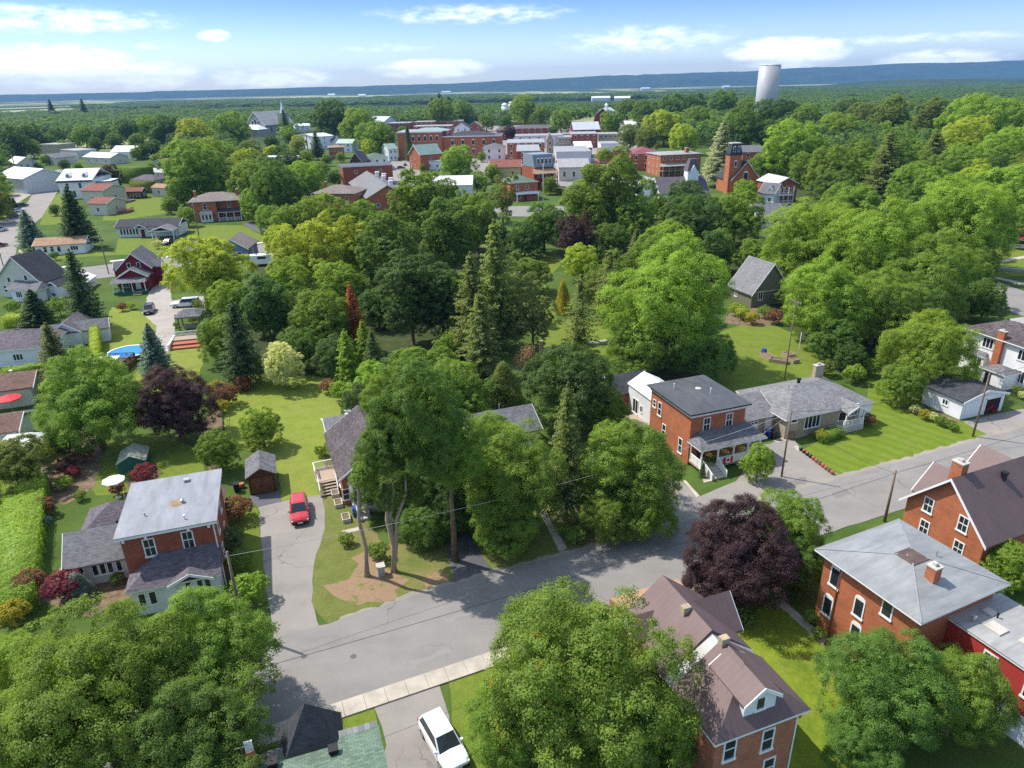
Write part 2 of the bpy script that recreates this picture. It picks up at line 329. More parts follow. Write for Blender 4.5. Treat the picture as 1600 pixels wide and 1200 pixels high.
# ---------------------------------------------------------------- the ground and everything laid on it
def sheet(name, pts, z, mat, jit=0.0, step=1.2, world=False):
    P = [Vector(p).to_2d() if world else un(*p).to_2d() for p in pts]
    if jit:
        rg = random.Random(len(pts) * 7 + int(P[0].x * 10)); Q = []
        for i, a in enumerate(P):
            b = P[(i + 1) % len(P)]; n = max(1, int((b - a).length / step)); d = (b - a); nn = Vector((-d.y, d.x)).normalized()
            for k in range(n): Q.append(a + d * (k / n) + (nn * rg.gauss(0, jit) if k else nn * 0))
        P = Q
    me = bpy.data.meshes.new(name); me.from_pydata([(p.x, p.y, z) for p in P], [], [tuple(range(len(P)))])
    bm = bmesh.new(); bm.from_mesh(me); bmesh.ops.triangulate(bm, faces=bm.faces)
    for f in bm.faces:
        if f.normal.z < 0: f.normal_flip()
    bm.to_mesh(me); bm.free(); me.materials.append(mat)
    return tag(link(name, me), kind='structure')

def ground_mat():
    s = NT('countryside'); p = s.pos(); q = s.n('ShaderNodeSeparateXYZ'); s.l(p, q.inputs[0])
    n = s.noise(p, .10, 6, .65); n2 = s.noise(p, .7, 6, .7); n3 = s.noise(p, 4.5, 5, .8)
    near = s.mix(s.ramp(n, .3, .7), (.045, .085, .016, 1), (.10, .155, .03, 1)); near = s.mix(s.ramp(n2, .5, .75, 0, .5), near, (.06, .06, .025, 1)); near = s.mix(s.ramp(n3, .45, .75, 0, .5), near, (.03, .055, .012, 1))
    mp = s.n('ShaderNodeMapping'); mp.inputs['Scale'].default_value = (1, .55, 1); s.l(p, mp.inputs[0])
    f1 = s.noise(mp.outputs[0], .0011, 6, .6); f2 = s.noise(p, .012, 4, .7)
    v = s.n('ShaderNodeTexVoronoi'); v.inputs['Scale'].default_value = .0022; s.l(mp.outputs[0], v.inputs['Vector'])
    sp = s.n('ShaderNodeSeparateColor'); s.l(v.outputs['Color'], sp.inputs[0])
    wood = s.mix(s.ramp(f2, .35, .7), (.018, .040, .014, 1), (.045, .080, .022, 1))
    fld = s.mix(sp.outputs[0], (.24, .30, .10, 1), (.46, .42, .24, 1))
    msk = s.math('MULTIPLY', s.ramp(f1, .44, .50, 0, 1), s.math('GREATER_THAN', sp.outputs[1], .36))
    far = s.mix(msk, wood, fld)
    return s.done(s.mix(s.ramp(q.outputs[1], 520, 700), near, far), .95, n3, .4, .1)
g = sheet('ground', [(-12500, -300, 0), (12500, -300, 0), (12500, 11300, 0), (-12500, 11300, 0)], 0, ground_mat(), world=True)
G1 = grass('mown_grass', (.105, .155, .020, 1), (.165, .210, .032, 1))
G2 = grass('sunny_lawn', (.145, .195, .030, 1), (.220, .265, .045, 1), (.24, .21, .085), .5)
G3 = grass('striped_lawn', (.110, .168, .016, 1), (.165, .222, .026, 1), (.17, .18, .05), .2, stripes=52)
G4 = grass('shaded_verge', (.10, .13, .03, 1), (.17, .18, .05, 1), (.30, .20, .12), .95)
G5 = grass('lime_ground_cover', (.09, .145, .016, 1), (.20, .255, .022, 1), (.30, .33, .03), .6)
A1 = asphalt('street_asphalt', (.215, .205, .192)); A2 = asphalt('drive_asphalt', (.245, .225, .205)); A3 = asphalt('dark_asphalt', (.10, .10, .11)); A4 = asphalt('gravel', (.33, .30, .27))
def dirtmat():
    s = NT('worn_earth'); p = s.pos(); n = s.noise(p, .9, 7, .75); n2 = s.noise(p, 6, 4, .8)
    c = s.mix(s.ramp(n2, .35, .7), (.30, .20, .13, 1), (.20, .14, .08, 1)); return s.done(s.mix(s.ramp(n, .54, .62), c, (.13, .15, .035, 1)), .95, n2, .4, .1)
DIRT = dirtmat(); BED = plain('mulch_bed', (.17, .125, .08), .95, .4, .1, 0, 1.2)
LW = [
 ('lawn', [(350, 640), (362, 590), (500, 575), (540, 600), (528, 660), (505, 700), (512, 780), (440, 783), (436, 740), (400, 705), (350, 700)], G2),
 ('lawn', [(1250, 704), (1352, 650), (1360, 575), (1440, 585), (1445, 640), (1505, 660), (1552, 684), (1320, 748)], G3),
 ('lawn', [(1120, 575), (1115, 520), (1190, 500), (1262, 530), (1300, 585), (1280, 605), (1180, 610), (1125, 620)], G1),
 ('lawn', [(1140, 985), (1210, 935), (1285, 1005), (1330, 1120), (1420, 1290), (1180, 1290), (1200, 1100)], G5),
 ('lawn', [(486, 880), (508, 775), (545, 775), (600, 850), (705, 850), (712, 912), (512, 974), (488, 945)], G4),
 ('lawn', [(716, 850), (745, 853), (772, 897), (880, 868), (1000, 850), (980, 790), (850, 790)], G4),
 ('lawn', [(383, 790), (404, 795), (413, 873), (420, 940), (380, 940), (352, 840), (352, 780)], G1),
 ('lawn', [(-40, 760), (50, 740), (62, 790), (20, 960), (-60, 1000)], G1),
 ('lawn', [(130, 750), (170, 690), (250, 680), (310, 700), (320, 745), (230, 770), (150, 775)], G1),
 ('lawn', [(140, 560), (175, 480), (240, 490), (250, 540), (320, 545), (310, 590), (160, 640)], G2),
 ('lawn', [(32, 405), (40, 385), (115, 385), (180, 395), (185, 372), (250, 372), (255, 395), (118, 402), (55, 416)], G1),
 ('lawn', [(65, 340), (80, 310), (105, 295), (112, 330), (105, 350), (62, 352)], G1),
 ('lawn', [(160, 345), (165, 322), (200, 310), (262, 308), (275, 330), (250, 335), (180, 345)], G1),
 ('lawn', [(290, 380), (295, 352), (380, 352), (408, 368), (412, 378), (330, 385)], G1),
 ('lawn', [(395, 355), (380, 330), (378, 315), (420, 330), (440, 355), (425, 362)], G1),
 ('lawn', [(0, 320), (0, 300), (42, 300), (35, 312), (25, 330), (15, 348), (0, 350)], G2),
 ('lawn', [(785, 420), (800, 398), (870, 390), (880, 410), (850, 440), (870, 500), (960, 500), (960, 560), (850, 575), (840, 500)], G1),
 ('lawn', [(1552, 440), (1556, 385), (1620, 385), (1620, 430), (1580, 432)], G1),
 ('lawn', [(700, 1060), (760, 1035), (800, 1060), (800, 1290), (728, 1290)], G1),
 ('lawn', [(512, 1112), (576, 1093), (590, 1130), (480, 1160), (400, 1170), (350, 1200), (340, 1180)], G1),
]
zz = .010
for nm, pl, mt in LW:
    sheet(nm, pl, zz, mt, .10, 1.0); zz += .0005
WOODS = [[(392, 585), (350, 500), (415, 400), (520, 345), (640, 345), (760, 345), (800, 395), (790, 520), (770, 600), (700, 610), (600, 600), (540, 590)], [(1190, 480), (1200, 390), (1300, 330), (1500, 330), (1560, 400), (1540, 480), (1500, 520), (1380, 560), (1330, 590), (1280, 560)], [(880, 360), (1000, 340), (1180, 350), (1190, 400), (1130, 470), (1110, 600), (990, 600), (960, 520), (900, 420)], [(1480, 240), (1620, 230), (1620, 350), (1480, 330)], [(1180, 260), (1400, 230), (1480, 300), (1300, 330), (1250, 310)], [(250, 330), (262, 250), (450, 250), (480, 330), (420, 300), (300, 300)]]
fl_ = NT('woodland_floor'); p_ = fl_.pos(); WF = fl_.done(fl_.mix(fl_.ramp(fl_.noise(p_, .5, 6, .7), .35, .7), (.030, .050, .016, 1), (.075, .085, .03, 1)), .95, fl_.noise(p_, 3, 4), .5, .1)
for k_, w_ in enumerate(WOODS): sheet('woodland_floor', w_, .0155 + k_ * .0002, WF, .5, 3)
sheet('street', [(-90, 13.5, 0), (-14.6, 45.3, 0), (-6.0, 49.3, 0), (5.6, 53.7, 0), (36, 65.9, 0), (57.7, 74.5, 0), (170, 121.5, 0), (170, 111, 0), (55.7, 66.2, 0), (29.7, 55.6, 0), (15.1, 48.3, 0), (-2.8, 41, 0), (-14, 36.3, 0), (-18.7, 34.2, 0), (-90, 3.5, 0)], .030, A1, .05, 1.0, world=True)
for nm, pl, mt, z, j in [
 ('driveway', [(403, 792), (439, 784), (504, 773), (508, 825), (491, 881), (487, 940), (507, 1000), (432, 1020), (418, 935), (411, 873)], A2, .024, .06),
 ('driveway', [(388, 776), (436, 767), (440, 784), (403, 793)], A3, .028, .02),
 ('driveway', [(697, 848), (730, 835), (748, 856), (770, 899), (700, 918), (709, 905)], A3, .024, .05),
 ('driveway', [(1195, 700), (1213, 688), (1240, 684), (1253, 704), (1322, 750), (1290, 800), (1150, 805), (1080, 860), (1040, 870), (1040, 745), (1064, 752), (1092, 776), (1150, 752)], A2, .022, .05),
 ('driveway', [(1504, 659), (1577, 643), (1660, 628), (1680, 700), (1600, 690), (1551, 684)], A2, .024, .08),
 ('driveway', [(579, 1093), (682, 1058), (702, 1120), (732, 1290), (560, 1290), (604, 1165), (597, 1136)], A2, .024, .04),
 ('gravel_drive', [(236, 415), (263, 412), (268, 470), (318, 462), (322, 485), (272, 492), (275, 535), (255, 560), (240, 540), (245, 510), (222, 490), (232, 460)], A4, .024, .1),
 ('driveway', [(1560, 440), (1600, 455), (1640, 470), (1640, 500), (1590, 492), (1540, 470)], A1, .024, .05),
 ('street', [(-40, 440), (-30, 350), (0, 345), (20, 336), (42, 317), (62, 287), (87, 266), (100, 262), (97, 288), (65, 340), (36, 362), (21, 405), (4, 424)], A2, .020, .06),
 ('street', [(0, 448), (6, 421), (70, 425), (180, 412), (272, 402), (390, 386), (450, 372), (520, 362), (530, 374), (455, 392), (395, 406), (270, 420), (80, 445)], A1, .022, .06),
 ('street', [(590, 282), (600, 262), (615, 250), (660, 262), (650, 285), (660, 300), (600, 296)], A2, .020, .1),
 ('street', [(690, 335), (740, 330), (800, 322), (880, 322), (930, 330), (930, 340), (800, 338), (700, 347)], A1, .020, .1),
 ('driveway', [(378, 350), (398, 345), (421, 358), (425, 372), (408, 366)], A3, .022, .05),
 ('town_yard', [(585, 268), (625, 262), (640, 205), (800, 195), (985, 200), (1000, 240), (985, 285), (870, 300), (800, 268), (745, 275), (690, 262), (650, 262), (640, 285), (600, 300)], A2, .018, .3),
 ('parking_lot', [(1180, 330), (1225, 318), (1240, 322), (1222, 352), (1190, 345)], A3, .022, .05),
 ('gravel_yard', [(0, 312), (28, 300), (55, 300), (42, 308), (20, 322)], A4, .022, .05),
]: sheet(nm, pl, z, mt, j, 1.2)
sheet('gravel_shoulder', [(-14.6, 45.6, 0), (-6.0, 49.7, 0), (5.6, 54.2, 0), (36, 66.5, 0), (57.7, 75.2, 0), (110, 97.2, 0), (110, 95.8, 0), (57.7, 73.8, 0), (36, 65.2, 0), (5.6, 53, 0), (-6, 48.6, 0), (-14.6, 44.6, 0)], .0275, asphalt('shoulder_grit', (.26, .235, .20)), .16, .6, world=True)
AP = asphalt('fresh_patch', (.175, .167, .158)); AQ = asphalt('worn_patch', (.232, .222, .207))
for k_, (pl_, mt_) in enumerate((([(1180, 700), (1215, 690), (1228, 705), (1196, 716)], AQ), ([(1300, 770), (1322, 764), (1330, 772), (1306, 779)], AP), ([(1232, 752), (1258, 746), (1262, 753), (1238, 760)], AP), ([(1345, 745), (1400, 728), (1408, 738), (1352, 756)], AQ), ([(470, 1010), (520, 994), (530, 1002), (480, 1018)], AQ), ([(690, 968), (760, 945), (766, 952), (700, 975)], AQ), ([(1465, 735), (1520, 716), (1528, 722), (1474, 742)], AP), ([(640, 1036), (700, 1012), (706, 1020), (650, 1042)], AQ))): sheet('road_patch', pl_, .0335 + k_ * .0002, mt_, .12, .5)
sheet('dirt_patch', [(548, 872), (570, 862), (600, 880), (640, 905), (622, 935), (560, 946), (520, 930), (505, 915), (545, 905)], .016, DIRT, .35, .8)
sheet('dirt_patch', [(660, 905), (700, 895), (702, 912), (668, 922)], .016, DIRT, .2, .8)
for pl in ([(70, 905), (100, 880), (205, 880), (215, 925), (140, 965), (60, 940)], [(60, 720), (130, 670), (165, 700), (150, 760), (100, 790), (70, 770)], [(1430, 632), (1500, 657), (1488, 664), (1400, 635)],
           [(1140, 490), (1200, 475), (1225, 500), (1190, 512), (1130, 505)], [(200, 740), (250, 735), (250, 770), (200, 780)], [(310, 660), (345, 640), (352, 700), (340, 740), (325, 735)]):
    sheet('garden_bed', pl, .017, BED, .2, .8)
def walk(name, pts, w, h, mat, joint=0, z0=0.0):
    """a path slab strip following world points; expansion joints are real gaps"""
    mb = MB()
    for a, b in zip(pts[:-1], pts[1:]):
        a = Vector(a).to_2d(); b = Vector(b).to_2d(); d = b - a; Ln = d.length; d.normalize(); n = Vector((-d.y, d.x)) * w
        k = max(1, int(Ln / joint)) if joint else 1
        for i in range(k):
            p = a + d * (Ln * i / k + .012); q = a + d * (Ln * (i + 1) / k - .012)
            c = [p, q, q - n, p - n]
            mb.add([(v.x, v.y, z0) for v in c] + [(v.x, v.y, h) for v in c], [(0, 1, 2, 3), (7, 6, 5, 4), (0, 4, 5, 1), (1, 5, 6, 2), (2, 6, 7, 3), (3, 7, 4, 0)])
    return tag(mb.build(name, mat), kind='structure')
CONC = plain('pavement_concrete', (.41, .37, .31), .9, .2, .2, 0, .8)
walk('pavement', [(-60, 16.2), (-18.7, 34.2), (-14, 36.3), (-2.8, 41), (15.1, 48.3), (25.5, 53.4)], 1.45, .13, CONC, 1.5)
for pl in ([(842, 799), (851, 797), (886, 857), (874, 862)], [(1213, 944), (1222, 936), (1293, 1000), (1286, 1008)], [(1208, 688), (1264, 672), (1262, 680), (1216, 693)], [(1240, 698), (1246, 696), (1252, 703), (1247, 706)],
           [(1067, 752), (1071, 751), (1093, 775), (1089, 778)], [(534, 830), (560, 824), (562, 829), (536, 835)], [(1096, 745), (1110, 741), (1114, 751), (1100, 755)], [(500, 752), (517, 748), (520, 760), (508, 768)], [(30, 390), (42, 397), (39, 400), (29, 394)], [(1556, 408), (1610, 398), (1610, 402), (1558, 412)]):
    w = [un(*p) for p in pl]
    tag(MB().prism([(p.x, p.y, .002) for p in w], (0, 0, .06)).build('path', CONC), kind='structure')
for a, b in [((67, 423), (118, 413)), ((172, 408), (236, 401)), ((240, 405), (274, 398)), ((385, 382), (430, 376))]:
    p = un(*a); q = un(*b); walk('pavement', [(p.x, p.y), (q.x, q.y)], 1.6, .12, plain('pale_pavement', (.6, .59, .55), .9), 1.6)
p = un(1552, 432); q = un(1640, 452); walk('pavement', [(p.x, p.y), (q.x, q.y)], 1.6, .12, CONC, 1.6)
p = un(1560, 422); q = un(1640, 430); tag(MB().bar((p.x, p.y, .35), (q.x, q.y, .35), .5, .7).build('retaining_wall', M('stone')), 'low grey stone retaining wall under the lawn at the right edge', 'wall')
# distant escarpment, a real ridge eight kilometres off
def ridge():
    rg = random.Random(5); xs = np.linspace(-11500, 12400, 190); prof = [(-11500, 72), (-6000, 76), (-3000, 82), (-1000, 98), (300, 118), (1500, 150), (2600, 168), (4200, 196), (6500, 222), (9000, 250), (13800, 250)]
    V = []; F = []; R_ = 7
    for j in range(R_):
        for i, x in enumerate(xs):
            t = j / (R_ - 1); h = np.interp(x, [a for a, _ in prof], [b for _, b in prof]) * (1 + .035 * sin(x / 640) + .025 * sin(x / 210 + 2))
            V.append((x, 8300 + 2200 * t + 180 * sin(x / 900 + j), (0 if j == 0 else h * (sin(pi / 2 * min(1, t * 1.3)) ** .8)) + (rg.gauss(0, 3.0) if j else -1)))
    n = len(xs)
    for j in range(R_ - 1):
        for i in range(n - 1): F.append((j * n + i, j * n + i + 1, (j + 1) * n + i + 1, (j + 1) * n + i))
    me = bpy.data.meshes.new('hills'); me.from_pydata(V, [], F); s = NT('wooded_hills'); p = s.pos(); nn = s.noise(p, .004, 7, .7)
    me.materials.append(s.done(s.mix(s.ramp(nn, .35, .7), (.020, .045, .018, 1), (.05, .085, .03, 1)), .95, None, 0, .1)); tag(link('hills', me), kind='structure')
ridge()
def low_rise():
    xs = np.linspace(900, 4600, 60); V = []; F = []
    for j in range(4):
        for x in xs: V.append((x, 2900 + 380 * j + 60 * sin(x / 300), (0, 24, 30, 0)[j] * min(1, (x - 900) / 900) * (1 + .15 * sin(x / 260)) - .5))
    for j in range(3):
        for i in range(59): F.append((j * 60 + i, j * 60 + i + 1, (j + 1) * 60 + i + 1, (j + 1) * 60 + i))
    me = bpy.data.meshes.new('low_hills'); me.from_pydata(V, [], F); me.materials.append(bpy.data.materials['wooded_hills']); tag(link('low_hills', me), kind='structure')
low_rise()

# ---------------------------------------------------------------- buildings
def fit(pL, pR, z):
    a = un(*pL, z); b = un(*pR, z); d = b - a
    return (a.x, a.y), degrees(atan2(d.y, d.x)), hypot(d.x, d.y)
WC = {}
def win_mesh(w, h, style, frame):
    k = (round(w, 2), round(h, 2), style, frame)
    if k in WC: return WC[k]
    f = MB(); p = MB(); t = min(.10, w * .12); mt = M(frame); oy = -.05
    f.box(-w / 2, oy, 0, -w / 2 + t, .03, h).box(w / 2 - t, oy, 0, w / 2, .03, h).box(-w / 2 + t, oy, h - t, w / 2 - t, .03, h).box(-w / 2 - .05, -.10, -.09, w / 2 + .05, .03, t * .6)
    b = t * .45
    if style in ('dh', 'g6'): f.box(-w / 2 + t, oy + .01, h / 2 - b / 1.2, w / 2 - t, .02, h / 2 + b / 1.2)
    if style == 'g6':
        f.box(-b / 2, oy + .02, t, b / 2, .01, h - t)
    if style == 'c2': f.box(-b, oy + .01, t * .6, b, .02, h - t)
    if style == 'c3':
        for x in (-w / 6, w / 6): f.box(x - b, oy + .01, t * .6, x + b, .02, h - t)
    if style == 'c4':
        for x in (-w / 4, 0, w / 4): f.box(x - b, oy + .01, t * .6, x + b, .02, h - t)
    p.box(-w / 2 + t * .8, -.018, t * .4, w / 2 - t * .8, .02, h - t * .8)
    if style == 'arch':
        f.prism([(w / 2 * cos(a), oy, h + w * .28 * sin(a)) for a in [i * pi / 6 for i in range(7)]], (0, .07, 0))
    WC[k] = (f.mesh('window', mt), p.mesh('pane', M('pane'))); return WC[k]

class Hs:
    def __init__(s, name, label, cat, o, ang, group=None):
        s.root = empty(name, (o[0], o[1], 0), radians(ang), label, cat, group); s.o = Vector((o[0], o[1])); s.a = radians(ang); s.fx = (0, 0, 0); s.cur = None; s.par = None
    def loc(s, x, y):
        a = s.fx[2]; return s.fx[0] + x * cos(a) - y * sin(a), s.fx[1] + x * sin(a) + y * cos(a)
    def frame(s, x=0, y=0, deg=0): s.fx = (x, y, radians(deg)); return s
    def part(s, mb, name, mat, parent=None, smooth=False):
        mb.v = [(*s.loc(x, y), z) for (x, y, z) in mb.v]
        return mb.build(name, M(mat) if isinstance(mat, str) else mat, parent or s.root, smooth)
    def world2(s, p):   # world -> root -> current frame
        q = Vector((p[0], p[1])) - s.o; c, n = cos(-s.a), sin(-s.a); q = Vector((q.x * c - q.y * n, q.x * n + q.y * c)) - Vector(s.fx[:2])
        c, n = cos(-s.fx[2]), sin(-s.fx[2]); return q.x * c - q.y * n, q.x * n + q.y * c
    def hit(s, face, px, py):
        d = ray(px, py); o0 = Vector((0, 0, CAM_H)); a0 = s.world2((0, 0)); a1 = s.world2((d.x, d.y)); dx, dy = a1[0] - a0[0], a1[1] - a0[1]
        x0, y0, x1, y1 = s.cur
        if face in 'fb': t = ((y0 if face == 'f' else y1) - a0[1]) / dy; return a0[0] + dx * t, CAM_H + d.z * t
        t = ((x0 if face == 'l' else x1) - a0[0]) / dx; return a0[1] + dy * t, CAM_H + d.z * t
    def box(s, x0, y0, x1, y1, z0, z1, mat, name='wall'):
        s.cur = (x0, y0, x1, y1); return s.part(MB().box(x0, y0, z0, x1, y1, z1), name, mat)
    def gwall(s, x0, y0, x1, y1, z1, rise, ax, mat, z0=0, name='wall'):
        s.cur = (x0, y0, x1, y1); m_ = MB()
        if ax == 'x': m_.prism([(x0, y0, z0), (x0, y1, z0), (x0, y1, z1), (x0, (y0 + y1) / 2, z1 + rise), (x0, y0, z1)], (x1 - x0, 0, 0))
        else: m_.prism([(x0, y0, z0), (x1, y0, z0), (x1, y0, z1), ((x0 + x1) / 2, y0, z1 + rise), (x0, y0, z1)], (0, y1 - y0, 0))
        return s.part(m_, name, mat)
    def groof(s, x0, y0, x1, y1, z1, rise, ax, mat, ov=.4, t=.14, trim='trim', eg=None, name='roof'):
        eg = ov if eg is None else eg
        def prof(a0, a1, tt, dz):
            mid = (a0 + a1) / 2; k = rise / (mid - a0); e0 = (a0 - ov, z1 - k * ov + dz); md = (mid, z1 + rise + dz); e1 = (a1 + ov, z1 - k * ov + dz)
            return [e0, md, e1], tt
        m_ = MB(); tms = [MB(), MB()]
        for (mb, tt, dz, lo, hi) in ((m_, t, .02, 0, 0), (tms[0], t + .12, -.12, 1, 0), (tms[1], t + .12, -.12, 0, 1)):
            a0, a1, b0, b1 = (y0, y1, x0 - eg, x1 + eg) if ax == 'x' else (x0, x1, y0 - eg, y1 + eg)
            if lo: b1 = b0 + .02; b0 -= .06
            if hi: b0 = b1 - .02; b1 += .06
            P_, _ = prof(a0, a1, tt, dz)
            for (p, q) in ((P_[0], P_[1]), (P_[1], P_[2])):
                if ax == 'x': mb.prism([(b0, p[0], p[1]), (b0, q[0], q[1]), (b0, q[0], q[1] + tt), (b0, p[0], p[1] + tt)], (b1 - b0, 0, 0))
                else: mb.prism([(p[0], b0, p[1]), (q[0], b0, q[1]), (q[0], b0, q[1] + tt), (p[0], b0, p[1] + tt)], (0, b1 - b0, 0))
        r_ = s.part(m_, name, mat)
        for q in tms: s.part(q, 'fascia', trim)
        return r_
    def hip(s, x0, y0, x1, y1, z, rise, mat, ov=.5, ins=None, trim='trim', top=0, ax=None, name='roof'):
        X0, Y0, X1, Y1 = x0 - ov, y0 - ov, x1 + ov, y1 + ov; w, d = X1 - X0, Y1 - Y0; zt = z + .17
        ax = ax or ('x' if w >= d else 'y'); ins = ins if ins is not None else min(w, d) / 2
        if top:   # truncated hip with a flat top
            rr = [(X0 + ins, Y0 + ins), (X1 - ins, Y0 + ins), (X1 - ins, Y1 - ins), (X0 + ins, Y1 - ins)]
            vs = [(X0, Y0, zt), (X1, Y0, zt), (X1, Y1, zt), (X0, Y1, zt)] + [(a, b, zt + rise) for a, b in rr]
            fs = [(0, 1, 5, 4), (1, 2, 6, 5), (2, 3, 7, 6), (3, 0, 4, 7), (4, 5, 6, 7), (3, 2, 1, 0)]
        elif ax == 'x':
            ym = (Y0 + Y1) / 2; vs = [(X0, Y0, zt), (X1, Y0, zt), (X1, Y1, zt), (X0, Y1, zt), (X0 + ins, ym, zt + rise), (X1 - ins, ym, zt + rise)]
            fs = [(0, 1, 5, 4), (1, 2, 5), (2, 3, 4, 5), (3, 0, 4), (3, 2, 1, 0)]
        else:
            xm = (X0 + X1) / 2; vs = [(X0, Y0, zt), (X1, Y0, zt), (X1, Y1, zt), (X0, Y1, zt), (xm, Y0 + ins, zt + rise), (xm, Y1 - ins, zt + rise)]
            fs = [(0, 1, 4), (1, 2, 5, 4), (2, 3, 5), (3, 0, 4, 5), (3, 2, 1, 0)]
        r_ = s.part(MB().add(vs, fs), name, mat); s.part(MB().box(X0 + .015, Y0 + .015, z, X1 - .015, Y1 - .015, zt - .003), 'fascia', trim)
        return r_
    def flat(s, x0, y0, x1, y1, z, mat, ov=.15, trim='trim', t=.22, name='roof', par=0):
        if par:
            m_ = MB(); w = .3
            m_.box(x0, y0, z, x1, y0 + w, z + par).box(x0, y1 - w, z, x1, y1, z + par).box(x0, y0 + w, z, x0 + w, y1 - w, z + par).box(x1 - w, y0 + w, z, x1, y1 - w, z + par)
            s.part(m_, 'parapet', trim); return s.part(MB().box(x0 + w, y0 + w, z, x1 - w, y1 - w, z + par * .4), name, mat)
        s.part(MB().box(x0 - ov, y0 - ov, z, x1 + ov, y1 + ov, z + t - .003), 'fascia', trim)
        return s.part(MB().box(x0 - ov - .03, y0 - ov - .03, z + t, x1 + ov + .03, y1 + ov + .03, z + t + .06), name, mat)
    def lean(s, x0, y0, x1, y1, zl, zh, mat, il=0, ir=0, t=.14, trim='trim', name='porch_roof', ov=0):
        zb = zl + .0; vs = [(x0, y0, zb), (x1, y0, zb), (x1, y1, zb), (x0, y1, zb), (x0 + il, y1, zh), (x1 - ir, y1, zh)]
        s.part(MB().add(vs, [(0, 1, 5, 4), (1, 2, 5), (3, 0, 4), (2, 3, 4, 5), (3, 2, 1, 0)]), name, mat)
        s.part(MB().box(x0 + .02, y0 + .02, zl - t, x1 - .02, y1 - .02, zl - .004), 'fascia', trim)
    def win(s, face, u, z, w, h, style='dh', frame='trim'):
        x0, y0, x1, y1 = s.cur; lx, ly, r_ = {'f': (u, y0, 0), 'b': (u, y1, pi), 'l': (x0, u, -pi / 2), 'r': (x1, u, pi / 2)}[face]
        X, Y = s.loc(lx, ly); fm, pm = win_mesh(w, h, style, frame)
        o = link('window', fm, s.root, (X, Y, z), r_ + s.fx[2]); link('pane', pm, o); return o
    def pw(s, face, px, py, w, h, style='dh', frame='trim'):
        u, z = s.hit(face, px, py); return s.win(face, u, z - h / 2, w, h, style, frame)
    def row(s, face, u0, u1, n, z, w, h, style='dh', frame='trim'):
        for i in range(n): s.win(face, u0 + (u1 - u0) * (i + .5) / n, z, w, h, style, frame)
    def door(s, face, u, w=1.0, h=2.1, mat='trim', z=0.0, handle=True, name='door'):
        x0, y0, x1, y1 = s.cur; lx, ly, r_ = {'f': (u, y0, 0), 'b': (u, y1, pi), 'l': (x0, u, -pi / 2), 'r': (x1, u, pi / 2)}[face]
        X, Y = s.loc(lx, ly); mb = MB().box(-w / 2, -.05, z, w / 2, .03, z + h); n = max(1, int(w / 1.2))
        for i in range(n):
            for j in range(3):
                a = -w / 2 + w * i / n + .12; b = -w / 2 + w * (i + 1) / n - .12; mb.box(a, -.075, z + .15 + j * (h - .3) / 3, b, -.045, z + .05 + (j + 1) * (h - .3) / 3)
        o = mb.build(name, M(mat), s.root); o.location = (X, Y, 0); o.rotation_euler = (0, 0, r_ + s.fx[2])
        if handle: MB().box(w / 2 - .16, -.12, z + 1.0, w / 2 - .08, -.05, z + 1.12).build('handle', M('steel'), o)
        return o
    def chim(s, x, y, z0, z1, w=.6, d=None, mat='brick', cap=True, parent=None):
        d = d or w; c = s.part(MB().box(x - w / 2, y - d / 2, z0, x + w / 2, y + d / 2, z1), 'chimney', mat, parent)
        if cap: s.part(MB().box(x - w / 2 - .06, y - d / 2 - .06, z1, x + w / 2 + .06, y + d / 2 + .06, z1 + .12).box(x - w / 5, y - d / 5, z1 + .12, x + w / 5, y + d / 5, z1 + .35), 'chimney_cap', 'concrete', c)
        return c
    def vent(s, x, y, z, r_=.14, h=.45, mat='black', box=False):
        if box: return s.part(MB().box(x - r_, y - r_, z - .3, x + r_, y + r_, z + h * .6).box(x - r_ * 1.3, y - r_ * 1.3, z + h * .6, x + r_ * 1.3, y + r_ * 1.3, z + h), 'roof_vent', mat)
        return s.part(MB().lathe([(r_, -.4), (r_, h * .7), (r_ * 1.5, h * .75), (r_ * 1.5, h)], 10, (x, y, z)), 'roof_vent', mat)
    def post(s, x, y, z0, z1, w=.14, mat='trim', name='column'): return s.part(MB().box(x - w / 2, y - w / 2, z0, x + w / 2, y + w / 2, z1).box(x - w * .8, y - w * .8, z1 - .15, x + w * .8, y + w * .8, z1).box(x - w * .8, y - w * .8, z0, x + w * .8, y + w * .8, z0 + .15), name, mat)
    def rail(s, a, b, z0, h=.9, mat='trim', sp=.16, panel=False, name='railing'):
        """a, b local xy or xyz; z0 base"""
        a = Vector((a[0], a[1], a[2] if len(a) > 2 else z0)); b = Vector((b[0], b[1], b[2] if len(b) > 2 else z0)); mb = MB(); up = Vector((0, 0, h))
        mb.bar(a + up, b + up, .09, .06).bar(a + Vector((0, 0, .1)), b + Vector((0, 0, .1)), .06)
        n = max(1, int((b - a).length / sp))
        for i in range(n + 1): p = a + (b - a) * (i / n); mb.bar(p + Vector((0, 0, .05)), p + up, .05 if i % 8 else .1)
        if panel:
            d = (b - a).normalized(); nn = Vector((-d.y, d.x, 0)) * .015; mb.prism([a + nn + Vector((0, 0, .12)), b + nn + Vector((0, 0, .12)), b + nn + up * .95, a + nn + up * .95], -nn * 2)
        return s.part(mb, name, mat)
    def steps(s, x0, x1, y0, y1, z1, mat='deck', n=None):
        """stairs rising from y0 (ground) to y1"""
        n = n or max(2, int(z1 / .18)); mb = MB()
        for i in range(n): a = y0 + (y1 - y0) * i / n; mb.box(x0, a, 0 if mat == 'concrete' else z1 * (i + 1) / n - .06, x1, a + (y1 - y0) / n + .03, z1 * (i + 1) / n)
        return s.part(mb, 'steps', mat)
